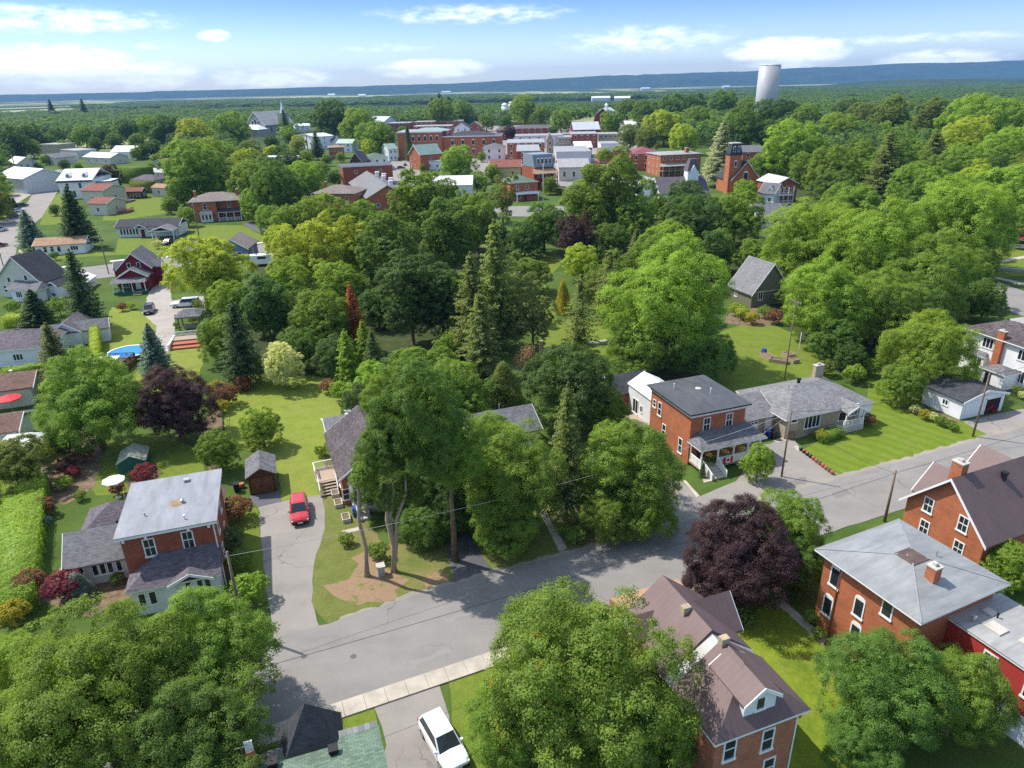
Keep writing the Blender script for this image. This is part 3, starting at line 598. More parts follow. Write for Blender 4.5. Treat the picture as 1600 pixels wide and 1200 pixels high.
# ================================================================ the near houses
# --- A: brick house with flat silver roof, side wing and porch
h = Hs('brick_house', 'red brick house with flat silver roof stained by one rust patch', 'house', (-32.9, 47.8), 18)
h.box(.35, .35, 7.55, 9.0, 0, 6.3, 'brick_dark'); r_ = h.flat(.2, .2, 7.7, 9.15, 6.3, 'silver', .2, t=.25)
for x, y in ((.6, .6), (2.3, .5), (5.6, .5), (7.2, .5)): h.part(MB().box(x - .1, .05, 6.0, x + .1, .36, 6.3), 'eave_bracket', 'trim')
h.pw('f', 234, 855, .95, 1.75, 'g6'); h.pw('f', 294, 843, .95, 1.75, 'g6')
for y in (2.5, 6.0): h.win('r', y, 3.9, .9, 1.7); h.win('r', y, 1.0, .9, 1.6)
h.part(MB().lathe([(.7, 0), (.5, .012), (.02, .015)], 14, (4.4, 4.2, 6.61)), 'rust_stain', 'rust', r_)
h.part(MB().lathe([(.16, 0), (.16, .3), (.2, .32), (.02, .42)], 8, (4.9, 4.1, 6.6)), 'roof_vent', 'steel'); h.vent(2.0, 2.9, 6.6, .06, .35, 'steel'); h.vent(5.3, 1.2, 6.6, .06, .4, 'trim'); h.vent(4.9, 8.0, 6.6, .2, .25, 'steel', True)
h.box(-5.0, 4.0, .35, 8.3, 0, 2.6, 'grey_side'); h.groof(-5.0, 4.0, .30, 8.4, 2.6, 1.7, 'x', 'sh_mid', .5)
for u in (-3.2, -2.6, -2.0, -1.3): h.win('f', u, .9, .5, 1.45, 's')
h.win('f', -4.3, 1.4, .5, 1, 's')
h.box(-4.6, 8.3, .5, 12.6, 0, 2.6, 'grey_side'); h.hip(-4.6, 8.3, .5, 12.6, 2.6, 1.7, 'sh_purple', .45)
h.vent(-.9, 6.3, 4.3, .22, .55, 'black', True); h.vent(-.6, 8.4, 4.1, .04, 2.2, 'steel')
h.box(4.2, 9.1, 7.2, 12.6, 0, 2.5, 'brick_dark'); h.hip(4.2, 9.1, 7.2, 12.6, 2.5, 1.1, 'sh_brown', .3)
h.box(.7, -1.9, 7.4, .35, 0, 2.65, 'white'); h.lean(.35, -2.3, 7.75, .36, 2.75, 4.3, 'sh_purple', 2.6, 0); h.groof(3.7, -2.3, 7.0, .2, 2.7, .75, 'y', 'sh_purple', .15, eg=.25); h.cur = (.7, -1.9, 7.4, .35)
for u in (1.4, 2.2): h.win('f', u, .9, .6, 1.3, 's')
for u in (5.0, 5.9, 6.5): h.win('f', u, .7, .5, 1.7, 's')
h.door('f', 3.6, .95, 2.0, 'trim')
h.part(MB().tube([(7.6, -.1, 0), (7.6, -.1, 6.3)], .05), 'downpipe', 'trim')
# --- B: timber garden garage
h = Hs('timber_garage', 'small dark timber garage with crossbuck double doors at the driveway head', 'garage', (-28.6, 64.7), 19)
h.gwall(.15, .1, 2.95, 4.2, 2.2, .85, 'y', 'timber'); h.groof(.15, .1, 2.95, 4.2, 2.2, .85, 'y', 'sh_grey', .22, .08, 'timber', eg=.2)
for sx_ in (0, 1):
    x0 = .42 + sx_ * 1.12; mb = MB().box(x0, .03, .08, x0 + 1.1, .12, 2.0)
    for z in (.1, .95, 1.85): mb.box(x0, -.01, z, x0 + 1.1, .05, z + .12)
    mb.box(x0, -.01, .1, x0 + .12, .05, 1.97).box(x0 + .98, -.01, .1, x0 + 1.1, .05, 1.97); mb.bar((x0 + .1, .02, .15), (x0 + 1.0, .02, .95), .1, .05).bar((x0 + 1.0, .02, .15), (x0 + .1, .02, .95), .1, .05)
    d = h.part(mb, 'door', plain('cedar_door', (.16, .075, .035), .8, .3, .2, 0, 5)); h.part(MB().lathe([(.05, -.03), (.05, .03)], 8, (x0 + .9 - .7 * sx_, -.03, 1.1)), 'handle', 'black', d)
h.part(MB().box(2.7, -.02, 2.2, 2.82, .1, 2.35), 'lamp', 'trim')
h.part(MB().bar((1.6, 2.0, 3.13), (2.9, 1.0, 2.65), .05), 'ladder_rail', 'steel')
# --- C: gabled brick house behind the maples
h = Hs('brick_house', 'orange brick gabled house mostly hidden behind the tall street maples', 'house', (-18.0, 61.9), 20.6)
h.gwall(.4, .5, 8.2, 11.2, 3.4, 2.6, 'y', 'brick'); h.groof(.4, .5, 8.2, 11.2, 3.4, 2.6, 'y', 'sh_umber', .4)
h.pw('f', 541, 772, .8, 1.3); h.win('f', 4.3, 3.6, .9, 1.3); h.win('f', 5.8, 1.0, .9, 1.6); h.win('l', 2.5, 1.2, .9, 1.4); h.win('l', 8.5, 1.2, .9, 1.4)
h.chim(7.2, 8.5, 4.0, 8.2)
h.box(.6, 11.2, 6.4, 16.2, 0, 3.0, 'brick'); h.groof(.6, 11.3, 6.4, 16.2, 3.0, 1.1, 'x', 'sh_mid', .35); h.win('l', 13.5, 1.1, 1.0, 1.2)
h.part(MB().box(3.0, 14.4, 3.5, 6.4, 16.4, 3.75), 'skylight_roof', 'canvas')
h.box(1.1, -1.9, 3.9, .5, 0, .5, 'concrete', 'porch_floor'); h.lean(.9, -2.1, 4.1, .5, 2.9, 3.5, 'sh_mid', .3, .3)
for x in (1.15, 2.1, 3.85): h.post(x, -1.85, .5, 2.8, .2)
h.cur = (.4, .5, 8.2, 10.6); h.door('f', 1.8, .95, 2.1, 'trim', .5)
h.steps(1.2, 2.5, -3.2, -1.9, .5, 'concrete'); h.rail((1.25, -3.1, 0), (1.25, -1.9, .45), 0, .9); h.rail((2.6, -1.85), (3.85, -1.85), .5, .85)
h.box(-1.9, 4.6, .35, 7.6, .85, 1.0, 'deck', 'deck'); h.rail((-1.85, 7.6), (-1.85, 5.6), 1.0); h.rail((-1.85, 7.55), (.3, 7.55), 1.0)
h.frame(-1.0, 4.7, 0).steps(-.7, 1.1, -1.7, -.05, 1.0, 'deck'); h.rail((-.75, -1.7, 0), (-.75, 0, 1.0), 0, .9); h.rail((1.15, -1.7, 0), (1.15, 0, 1.0), 0, .9); h.frame()
# --- grey roof glimpsed between the maples
h = Hs('bungalow', 'small bungalow with plain grey roof glimpsed between the maples left of the spruce', 'house', (-4.6, 69.8), 20)
h.gwall(.4, .4, 8.2, 6.6, 3.3, 1.6, 'x', 'cream'); h.groof(.4, .4, 8.2, 6.6, 3.3, 1.6, 'x', 'sh_grey', .4); h.row('f', 1, 7.6, 3, 1.1, 1, 1.2); h.door('f', 4.6); h.vent(5, 5.0, 4.5, .05, .5, 'steel')
# --- D: brick house with flag porch
h = Hs('brick_house', 'orange brick house with flat charcoal roof and a flag on its white porch', 'house', (19.5, 68.8), 19.6)
h.box(.4, .4, 7.6, 8.9, 0, 6.1, 'brick'); h.box(.28, .28, 7.72, 9.02, 5.95, 6.35, 'trim', 'frieze'); r_ = h.hip(.4, .4, 7.6, 8.9, 6.36, .42, 'tar', .45, 3.2, 'black')
h.cur = (.4, .4, 7.6, 8.9)
h.pw('f', 1104, 663, .95, 1.75, 'g6'); h.pw('f', 1139, 656, .95, 1.75, 'g6'); h.pw('l', 1023, 630, .7, 1.0); h.pw('l', 1031, 639, .8, 1.75); h.pw('l', 1063, 696, .8, 1.9); h.win('l', 5.6, 1.1, .8, 1.7)
h.vent(2.0, 6.6, 6.9, .05, .5, 'trim'); h.vent(5.0, 3.6, 6.9, .05, .6, 'trim'); h.part(MB().lathe([(.42, 0), (.36, .12), (.02, .2)], 12, (4.4, 5.2, 6.85)), 'roof_dome', 'concrete')
h.box(.5, -1.9, 8.5, .4, .45, .62, 'deck', 'porch_floor'); h.lean(.1, -2.3, 8.9, .4, 3.15, 4.1, 'sh_grey', 1.5, .9)
for x in (.62, 2.75, 4.8, 6.7, 8.35): h.post(x, -1.8, .62, 3.0, .15)
h.post(.62, .25, .62, 3.0, .12)
for x0, x1 in ((.62, 2.75), (2.75, 4.8), (4.8, 6.7), (6.7, 8.35)):
    mb = MB(); n = 7
    for sgn, xa in ((1, x0 + .07), (-1, x1 - .07)):
        pts = [(xa + sgn * .62 * (1 - cos(t)) , -1.8, 2.95 - .62 + .62 * sin(t)) for t in [k * pi / 2 / n for k in range(n + 1)]]
        for a, b in zip(pts[:-1], pts[1:]): mb.bar(a, b, .07, .07)
    h.part(mb, 'arch_bracket', 'trim')
h.cur = (.4, .4, 7.6, 8.9); h.door('f', 2.0, 1.0, 2.1, 'timber', .62); h.win('f', 4.6, 1.2, .9, 1.5); h.win('f', 6.4, 1.2, .9, 1.5)
h.rail((.62, .25), (.62, -1.8), .62, .95, panel=True); h.rail((2.85, -1.8), (8.35, -1.8), .62, .95, panel=True); h.rail((8.35, -1.8), (8.35, .3), .62, .95)
h.steps(1.0, 2.7, -3.5, -1.9, .6, 'concrete', 4); h.rail((.9, -3.6, -.1), (.9, -1.8, .62), 0, .95, panel=True); h.rail((2.78, -3.6, -.1), (2.78, -1.8, .62), 0, .95, panel=True)
h.part(MB().box(.55, -1.85, 0, .7, -1.7, .5).box(2.7, -1.85, 0, 2.8, -1.7, .5).box(5.4, -1.85, 0, 5.5, -1.7, .5).box(8.3, -1.85, 0, 8.4, -1.7, .5), 'pier', 'concrete')
h.gwall(1.1, 9.0, 5.5, 15.6, 4.0, 1.2, 'y', 'white'); h.groof(1.1, 9.02, 5.5, 15.6, 4.0, 1.2, 'y', 'm_white', .15, eg=.1); h.cur = (1.1, 9, 5.5, 15.6); h.pw('l', 993, 634, 1.4, 2.0, 'c2'); h.pw('l', 1002, 639, .5, .9, 's')
h.box(-1.4, 9.6, 1.1, 13.6, .2, .5, 'deck', 'deck'); h.rail((-1.4, 9.6), (-1.4, 13.6), .5)
h.gwall(-.8, 15.6, 4.6, 21, 2.7, 1.5, 'x', 'brick_dark'); h.groof(-.8, 15.7, 4.6, 21, 2.7, 1.5, 'x', 'sh_dark', .3)
D = h
def at(h, x, y): X, Y = h.loc(x, y); a = h.a; return h.o.x + X * cos(a) - Y * sin(a), h.o.y + X * sin(a) + Y * cos(a)
X, Y = at(D, 4.05, -1.98)
fl = empty('flag', (X, Y, 1.12), D.a, 'red and white maple leaf flag hung on the white porch railing', 'flag')
MB().box(-.62, -.03, -.36, -.30, .0, .36).box(.30, -.03, -.36, .62, .0, .36).build('red_band', M('red'), fl); MB().box(-.30, -.03, -.36, .30, .0, .36).build('white_field', M('canvas'), fl)
lf = [(0, .29), (.055, .19), (.10, .21), (.085, .075), (.15, .14), (.17, .10), (.25, .11), (.22, .04), (.25, .01), (.12, -.10), (.135, -.15), (.015, -.13), (.02, -.26), (-.02, -.26), (-.015, -.13), (-.135, -.15), (-.12, -.10), (-.25, .01), (-.22, .04), (-.25, .11), (-.17, .10), (-.15, .14), (-.085, .075), (-.10, .21), (-.055, .19)]
MB().prism([(x, -.045, z) for x, z in lf], (0, .012, 0)).build('maple_leaf', M('red'), fl)
# --- E: ranch bungalow
h = Hs('bungalow', 'long tan brick ranch bungalow with grey hip roof behind the striped lawn', 'house', (32.5, 74.3), 20)
h.box(.5, .5, 13.0, 9.0, 0, 2.75, 'brick_tan'); h.hip(.5, .5, 13.0, 9.0, 2.75, 1.85, 'sh_mid', .55, 4.9); h.cur = (.5, .5, 13, 9)
h.pw('f', 1241, 656, 1.0, .7, 's'); h.pw('f', 1269, 658, 2.4, 1.7, 'c4'); h.pw('f', 1317, 650, 1.5, 1.2, 'c2')
h.box(11.3, -.05, 13.2, .5, .6, 2.7, 'trim', 'bay'); h.pw('f', 1333, 640, 1.6, 1.5, 'c3'); h.win('r', .2, 1.0, .4, 1.4, 's')
h.box(-5.1, 2.6, .5, 9.0, 0, 2.55, 'brick_tan'); h.groof(-5.1, 2.6, .5, 9.0, 2.6, 1.55, 'x', 'sh_mid', .5, eg=.1); h.cur = (-5.1, 2.6, .5, 9)
h.door('f', -3.3, 2.9, 2.15, 'white', 0, False, 'garage_door'); mb = MB()
for i in range(5): mb.box(-4.55 + i * .55, 2.50, 1.75, -4.2 + i * .55, 2.56, 1.95)
h.part(mb, 'door_lights', 'pane'); h.door('f', -.3, 1.0, 2.1, 'trim')
h.box(8.0, -1.0, 11.3, .5, 0, .75, 'concrete', 'porch_floor'); h.groof(8.3, -1.2, 11.2, 1.6, 2.75, .7, 'y', 'sh_mid', .15, eg=.1, name='porch_roof'); h.steps(6.9, 8.0, -1.0, .2, .7, 'concrete'); h.rail((8.1, -.95), (11.2, -.95), .75); h.post(8.4, -.9, .75, 2.7, .12); h.post(11.1, -.9, .75, 2.7, .12)
h.cur = (.5, .5, 13, 9); h.door('f', 9.4, 1.0, 2.1, 'timber', .75)
h.chim(11.7, 8.0, 2.8, 5.2, 1.3, .6, 'brick_tan'); h.vent(6.4, 5.6, 4.6, .2, .5, 'black'); h.vent(3.8, 4.4, 4.5, .04, .6, 'steel')
E_ = h
# --- F: white double garage
h = Hs('double_garage', 'white double garage with dark grey roof, one door open showing a red interior', 'garage', (56.5, 78.8), 20)
h.gwall(.3, .35, 7.7, 6.0, 2.5, .95, 'y', 'white'); h.groof(.3, .35, 7.7, 6.0, 2.5, .95, 'y', 'sh_dark', .32); h.door('f', 2.1, 2.5, 2.15, 'white', 0, False, 'garage_door'); h.part(MB().box(4.45, .28, 0, 7.0, .38, 2.05), 'doorway_shade_panel', plain('painted_interior_shade', (.018, .013, .012), .9)); h.part(MB().bar((4.6, .24, 1.9), (6.9, .24, .2), .07).bar((4.5, .25, .5), (5.6, .25, 1.0), .25, .3).bar((5.7, .25, .25), (6.7, .25, .3), .35), 'stored_items', 'maroon')  # near-black panel on the solid wall, painted for the shade inside the doorway
h.part(MB().box(4.3, .26, 0, 4.45, .36, 2.2).box(7.0, .26, 0, 7.15, .36, 2.2).box(4.3, .26, 2.05, 7.15, .36, 2.2), 'door_frame', 'trim'); h.win('l', 2.7, 1.1, .9, .8, 'c2'); h.win('l', 3.9, 1.1, .01, .01, 's') if 0 else None; h.part(MB().box(4.0, .2, 2.62, 4.7, .3, 2.72), 'gable_vent', 'trim')
# --- G: white two-storey house at the right edge
h = Hs('two_storey_house', 'white two-storey house with tall external brick chimney at the right edge', 'house', (66.8, 97.5), -72)
h.box(.4, .4, 14.5, 8.0, 0, 5.9, 'white'); h.hip(.4, .4, 14.5, 8.0, 5.9, 1.7, 'sh_umber', .55); h.cur = (.4, .4, 14.5, 8.0)
h.pw('f', 1544, 536, 1.7, 1.5, 'c3'); h.pw('f', 1600, 556, 1.7, 1.5, 'c3'); h.pw('f', 1592, 588, 1.8, 1.8, 'c3'); h.chim(5.9, .15, 0, 7.2, 1.0, .55)
h.part(MB().box(2.6, -.25, 1.1, 4.5, .4, 2.9), 'bay', 'trim'); h.cur = (2.6, -.25, 4.5, 8); h.win('f', 3.55, 1.3, 1.5, 1.3, 'c2'); h.lean(2.4, -.5, 4.7, .4, 2.95, 3.4, 'sh_grey', .3, .3, name='bay_roof')
h.box(6.3, -2.4, 9.5, .4, 0, 2.2, 'white', 'porch_wall'); h.hip(6.3, -2.4, 9.5, .3, 2.2, .7, 'sh_grey', .25, name='porch_roof'); h.door('f', 7.2, .9, 1.9, 'black')
h.box(2.0, 8.0, 14.5, 16, 0, 6.6, 'white'); h.hip(2.0, 8.3, 14.5, 16, 6.6, 1.6, 'gravel_roof', .8)
# --- H: olive house
h = Hs('cottage', 'olive clad cottage with steep grey gable roof among the trees, right of the bright maple', 'house', (43.2, 135.5), -70)
h.gwall(.4, .6, 7.2, 9.0, 2.9, 5.2, 'x', 'olive'); h.groof(.4, .6, 7.2, 9.0, 2.9, 5.2, 'x', 'sh_mid', .4, eg=.45); h.cur = (.4, .6, 7.2, 9.0); h.pw('f', 1150, 457, .9, 1.5, 'c2'); h.pw('r', 1188, 462, 1.1, 1.7, 'c2'); h.part(MB().box(7.15, .6, 2.8, 7.27, 9, 2.95), 'band', 'cream')
# --- I: orange brick gable, brown metal roof
h = Hs('brick_house', 'vivid orange brick house with steep brown roof, gable wall facing left, right edge', 'house', (35.7, 54.8), -67.5)
h.gwall(.3, .4, 7.7, 16, 4.6, 3.9, 'y', 'brick'); h.groof(.3, .4, 7.7, 16, 4.6, 3.9, 'y', 'm_brown', .45, eg=.45); h.cur = (.3, .4, 7.7, 16)
for p_ in ((1451, 789), (1505, 819), (1444, 824), (1497, 857)): h.pw('f', *p_, .95, 1.5, 'g6')
h.chim(3.4, 1.6, 7.6, 9.5, 1.0, .8, 'brick'); h.vent(4.9, 5.5, 7.9, .18, .5, 'black', True)
h.gwall(-.9, 3.2, .8, 7.2, 4.0, 2.0, 'x', 'brick'); h.groof(-.9, 3.2, 3.0, 7.2, 4.0, 2.2, 'x', 'm_brown', .3); h.gwall(-.9, 9.2, .8, 14.0, 4.0, 2.4, 'x', 'brick'); h.groof(-.9, 9.2, 3.2, 14.0, 4.0, 2.6, 'x', 'm_brown', .3)
h.gwall(6.2, 8.0, 7.6, 11, 5.0, 1.9, 'x', 'brick', 4.5); h.groof(4.2, 8.0, 7.9, 11, 5.0, 2.0, 'x', 'm_brown', .3)
# --- J: silver hip roof brick house
h = Hs('brick_house', 'orange brick house under a wide pewter hip roof with dark square peak patch', 'house', (23.0, 44.1), -66)
h.box(.55, .55, 8.4, 8.6, 0, 6.75, 'brick'); r_ = h.hip(.55, .55, 8.4, 8.6, 6.75, .85, 'silver2', .6, 3.9, 'trim', top=1); h.cur = (.55, .55, 8.4, 8.6)
h.part(MB().box(3.7, 3.75, 7.74, 5.3, 5.4, 7.79), 'roof_hatch', 'rust_dark', r_); h.part(MB().lathe([(.1, 0), (.02, .12)], 8, (4.3, 4.4, 7.78)), 'roof_knob', 'steel', r_)
mb = MB()
for (a, b) in (((.0, .0), (3.9, 3.9)), ((8.95, .0), (5.1, 3.9)), ((8.95, 9.1), (5.1, 5.3)), ((0, 9.1), (3.9, 5.3))): mb.bar((a[0], a[1], 6.95), (b[0], b[1], 7.79), .10, .05)
h.part(mb, 'hip_seam', plain('tarred_seam', (.26, .265, .27), .7, .2), r_)
h.chim(6.6, 4.0, 7.2, 8.5, .7, .7, 'brick', True, r_); h.vent(5.0, 6.6, 7.4, .06, .55, 'steel')
for p_, hh in (((1305, 902), 1.7), ((1293, 947), 1.7), ((1342, 950), 1.6), ((1387, 950), 1.6)): h.pw('f', *p_, .9, hh, 'arch')
h.pw('f', 1336, 990, .9, 1.6, 'arch'); h.part(MB().tube([(2.1, .48, 0), (2.1, .48, 6.7)], .05), 'downpipe', 'brick_dark')
h.box(8.4, 4.0, 16.5, 9.4, 0, 5.3, 'redside'); h.flat(8.45, 4.0, 16.5, 9.4, 5.3, 'membrane', .12, t=.15); h.cur = (8.4, 4.0, 16.5, 9.4); h.win('f', h.hit('f', 1551, 1018)[0], 3.35, .95, 1.55, 'g6'); h.win('f', 14.2, 3.4, .9, 1.5, 'g6')
h.box(10.9, 3.85, 16.4, 4.0, 0, 2.0, 'white', 'garage_front'); h.vent(9.4, 5.0, 5.5, .12, .5, 'steel'); h.vent(9.9, 6.8, 5.5, .06, .4, 'black'); h.part(MB().box(10.0, 5.2, 5.5, 11.1, 6.2, 5.62).box(11.9, 5.8, 5.5, 12.6, 6.6, 5.64).box(9.0, 6.5, 5.5, 9.7, 7.2, 5.63), 'roof_patch', 'concrete')
# --- K: brown metal roof brick house by the bottom edge
h = Hs('brick_house', 'brick house with ribbed brown metal roof and a small white dormer, bottom of the picture', 'house', (10.8, 27.6), 20)
h.box(.45, .45, 6.1, 5.2, 0, 6.1, 'brick_pink'); h.cur = (.45, .45, 6.1, 5.2); h.pw('f', 1140, 1170, .9, 1.75, 'dh'); h.pw('f', 1199, 1155, .9, 1.75, 'dh'); h.win('f', 4.6, 1.0, .9, 1.7); h.win('f', 1.6, 1.0, .9, 1.7); h.win('r', 2.6, 3.6, .8, 1.6)
vs = [(-.05, -.05, 6.3), (6.6, -.05, 6.3), (6.6, 4.3, 6.3), (-.05, 4.3, 6.3), (3.27, 2.2, 9.0), (3.27, 4.3, 9.0)]
h.part(MB().add(vs, [(0, 1, 4), (1, 2, 5, 4), (2, 3, 5), (3, 0, 4, 5), (3, 2, 1, 0)]), 'roof', 'm_brown'); h.part(MB().box(-.02, -.02, 6.1, 6.57, 4.28, 6.297), 'fascia', 'trim')
h.part(MB().add([(-.02, 4.3, 6.1), (6.57, 4.3, 6.1), (6.57, 5.3, 6.1), (-.02, 5.3, 6.1), (3.27, 4.3, 8.55), (3.27, 5.3, 8.55)], [(0, 1, 4), (1, 2, 5, 4), (2, 3, 5), (3, 0, 4, 5), (3, 2, 1, 0)]), 'white_roof_strip', 'membrane')
h.box(.45, 5.2, 6.1, 13.2, 0, 6.0, 'brick_pink'); h.part(MB().add([(-.05, 5.3, 6.1), (6.6, 5.3, 6.1), (6.6, 11.0, 6.1), (-.05, 11.0, 6.1), (3.27, 5.3, 8.8), (3.27, 11.0, 8.8)], [(0, 1, 4), (1, 2, 5, 4), (2, 3, 5), (3, 0, 4, 5), (3, 2, 1, 0)]), 'roof', 'm_brown'); h.part(MB().box(-.02, 5.32, 5.9, 6.57, 11.0, 6.09), 'fascia', 'trim')
h.groof(3.3, 7.2, 6.9, 10.2, 6.3, 1.6, 'x', 'm_brown', .3, eg=.25); h.gwall(4.4, 7.2, 6.75, 10.2, 6.3, 1.55, 'x', 'white', 5.9)
h.groof(-.3, 8.4, 2.4, 10.4, 6.5, .9, 'x', 'm_brown', .2, eg=.15)
h.box(.4, 11.0, 6.2, 14.0, 0, 3.3, 'brick_pink'); h.hip(.4, 11.0, 6.2, 14.0, 3.3, 1.0, 'm_brown', .45)
h.gwall(2.15, .5, 4.35, 2.4, 8.0, .75, 'y', 'white', 6.6); h.groof(2.15, .5, 4.35, 3.4, 8.0, .8, 'y', 'm_brown', .22, eg=.2); h.cur = (2.15, .5, 4.35, 3); h.win('f', 3.25, 7.15, .7, .95, 's')
h.chim(2.9, 7.6, 8.0, 8.95, .55, .42, 'brick_tan', False); h.chim(3.2, 4.05, 8.2, 9.35, .55, .42, 'brick_tan', False); h.vent(1.3, 6.5, 7.2, .06, .45, 'black'); h.part(MB().tube([(6.15, .4, 0), (6.15, .4, 6.1)], .045), 'downpipe', 'trim')
# --- L: green shingle roof at the bottom edge
h = Hs('cottage', 'cottage with mossy green shingle roof and a steep dark entrance gable, bottom edge', 'house', (-16.2, 29.6), 18.4)
h.gwall(.4, -9.4, 7.3, -.4, 3.3, 0, 'x', 'grey_side'); h.part(MB().add([(0, 0, 3.5), (7.7, 0, 3.5), (7.7, -10, 3.5), (0, -10, 3.5), (0.0, -5, 5.3), (7.7, -5, 5.3)], [(0, 1, 5, 4), (2, 3, 4, 5), (1, 2, 5), (3, 0, 4), (0, 3, 2, 1)]), 'roof', 'sh_green'); h.part(MB().box(.02, -9.98, 3.2, 7.68, -.02, 3.49), 'fascia', 'trim')
h.part(MB().bar((.05, -.25, 3.62), (7.65, -.25, 3.62), .6, .04), 'eave_strip', 'sh_mid')
h.gwall(2.2, -.6, 5.2, 1.4, 3.0, 0, 'x', 'white'); h.part(MB().add([(1.7, -1.6, 3.15), (5.6, -1.6, 3.15), (5.6, 1.9, 3.15), (1.7, 1.9, 3.15), (3.65, .2, 6.4)], [(0, 1, 4), (1, 2, 4), (2, 3, 4), (3, 0, 4), (3, 2, 1, 0)]), 'entrance_roof', 'sh_dark')
h.vent(4.9, -1.9, 4.1, .22, .55, 'black', True); h.vent(1.5, -1.5, 4.0, .22, .55, 'black', True); h.chim(.35, -.9, 3.4, 4.8, .5, .5, 'terracotta', False); h.part(MB().box(.1, -.8, 4.9, .55, -.7, 5.7), 'flue_box', 'trim'); h.part(MB().tube([(-.1, -.7, 3.4), (-.1, -.7, 5.8)], .03).bar((-.5, -.7, 5.3), (.3, -.7, 5.3), .03), 'antenna', 'steel')

# ================================================================ left middle ground
h = Hs('gabled_house', 'maroon clad gabled house with grey roofs and a teal front porch, left middle', 'house', (-86.9, 150.0), 12)
h.gwall(.5, 3.2, 7.4, 12, 4.6, 3.2, 'y', 'maroon'); h.groof(.5, 3.2, 7.4, 12, 4.6, 3.2, 'y', 'sh_grey', .35); h.cur = (.5, 3.2, 7.4, 12); h.win('f', 3.0, 4.7, .8, 1.1, 's'); h.win('f', 5.0, 4.7, .8, 1.1, 's')
h.gwall(1.2, -.2, 7.2, 3.2, 3.4, 1.7, 'y', 'maroon'); h.groof(1.2, -.2, 7.2, 3.2, 3.4, 1.7, 'y', 'sh_grey', .35); h.win('f', 2.6, 1.1, 1.2, 1.2, 'c2'); h.door('f', 5.0, 1.0, 2.1, 'trim', .5); h.frame()
h.lean(0, -2.6, 7.2, -.2, 2.7, 3.3, 'sh_grey', .2, .2); h.box(.4, -2.3, 7.0, -.2, 0, .6, 'teal', 'porch_floor')
for x in (.5, 2.4, 4.3, 6.9): h.post(x, -2.2, .6, 2.6, .14)
h.rail((.5, -2.2), (4.3, -2.2), .6, .9, 'teal'); h.steps(4.5, 6.3, -3.9, -2.3, .6, 'deck')
h.gwall(7.4, 5.0, 9.0, 8, 4.2, 1.2, 'x', 'maroon', 0); h.groof(5.2, 5.0, 9.0, 8, 4.2, 1.2, 'x', 'sh_grey', .2); h.gwall(-.8, 5.0, .5, 8, 4.2, 1.2, 'x', 'maroon'); h.groof(-.8, 5.0, 2.8, 8, 4.2, 1.2, 'x', 'sh_grey', .2)
h = Hs('farmhouse', 'cream farmhouse with steep dark grey roof at the left edge, beside the street', 'house', (-111.5, 148.5), -14)
h.gwall(.2, .4, 12.0, 7.5, 3.8, 5.2, 'y', 'cream'); h.groof(.2, .4, 12.0, 7.5, 3.8, 5.2, 'y', 'sh_dark', .3); h.cur = (.2, .4, 12, 7.5); h.pw('f', 14, 437, .9, 1.2, 's'); h.pw('f', 40, 434, .9, 1.2, 's'); h.win('f', 2, 1.2, 1, 1.4)
h.box(6.0, -2.0, 12.6, .4, 0, 2.6, 'white', 'porch_wall'); h.lean(5.2, -2.6, 13.6, .4, 2.8, 4.0, 'sh_grey', .2, 1.2); h.win('f', 8, .9, 1.6, 1.3, 'c3'); h.door('f', 11, 1, 2.1, 'blue')
h.box(12.0, 1.5, 14.6, 9, 0, 2.7, 'white'); h.groof(12.0, 1.5, 14.6, 9, 2.7, .8, 'y', 'sh_dark', .2)
h = Hs('bungalow', 'white bungalow with hipped grey roof and attached rear wing at the left edge', 'house', (-86.5, 104.0), 12)
h.box(.4, .4, 11.8, 9.5, 0, 2.8, 'white'); h.hip(.4, .4, 11.8, 9.5, 2.8, 1.9, 'sh_purple', .45); h.cur = (.4, .4, 11.8, 9.5); h.win('f', 7.2, 1.0, 1.5, 1.1, 'c3'); h.win('f', 10.6, .9, .9, 1.3); h.vent(6.2, 5.2, 4.3, .3, .6, 'black', True)
h.gwall(9.2, 8.8, 14, 15.5, 2.6, 1.5, 'y', 'white'); h.groof(9.2, 8.8, 14, 15.5, 2.6, 1.5, 'y', 'sh_purple', .3); h.win('r', 11, .9, 1, 1.1)
h = Hs('outbuilding', 'long low grey-roofed outbuilding with white end wall beside the tall hedge, left', 'outbuilding', (-79.8, 113.2), 26)
h.gwall(.2, .2, 9.8, 4.2, 2.5, 1.1, 'x', 'white'); h.groof(.2, .2, 9.8, 4.2, 2.5, 1.1, 'x', 'sh_grey', .3); h.door('r', 2, .9, 2, 'trim')
h = Hs('bungalow', 'cream bungalow with russet brown roof behind the red parasol, left edge', 'house', (-78.5, 86.0), 20)
h.box(.3, .3, 11.8, 7, 0, 2.8, 'cream'); h.groof(.3, .3, 11.8, 7, 2.8, 1.1, 'x', 'sh_brown', .45); h.win('f', 5.6, .3, 2.2, 2, 'c3'); h.win('f', 9.5, 1.2, 1, 1); h.vent(6, 5.6, 3.5, .15, .3, 'trim'); h.vent(8.5, 5.6, 3.5, .15, .3, 'trim')
h = Hs('bungalow', 'pale green-grey bungalow with plain brown roof nearest the white canopy tent, left edge', 'house', (-72.5, 72.4), 19)
h.box(.3, .3, 12.5, 6, 0, 2.7, 'cream'); h.groof(.3, .3, 12.5, 6, 2.7, 1.0, 'x', 'sh_brown', .45); h.win('f', 9.6, 1.1, 1.2, 1, 'c2')
h = Hs('ranch_house', 'white ranch house with charcoal roof and front carport, left of the brick villa', 'house', (-119.8, 214.5), 4)
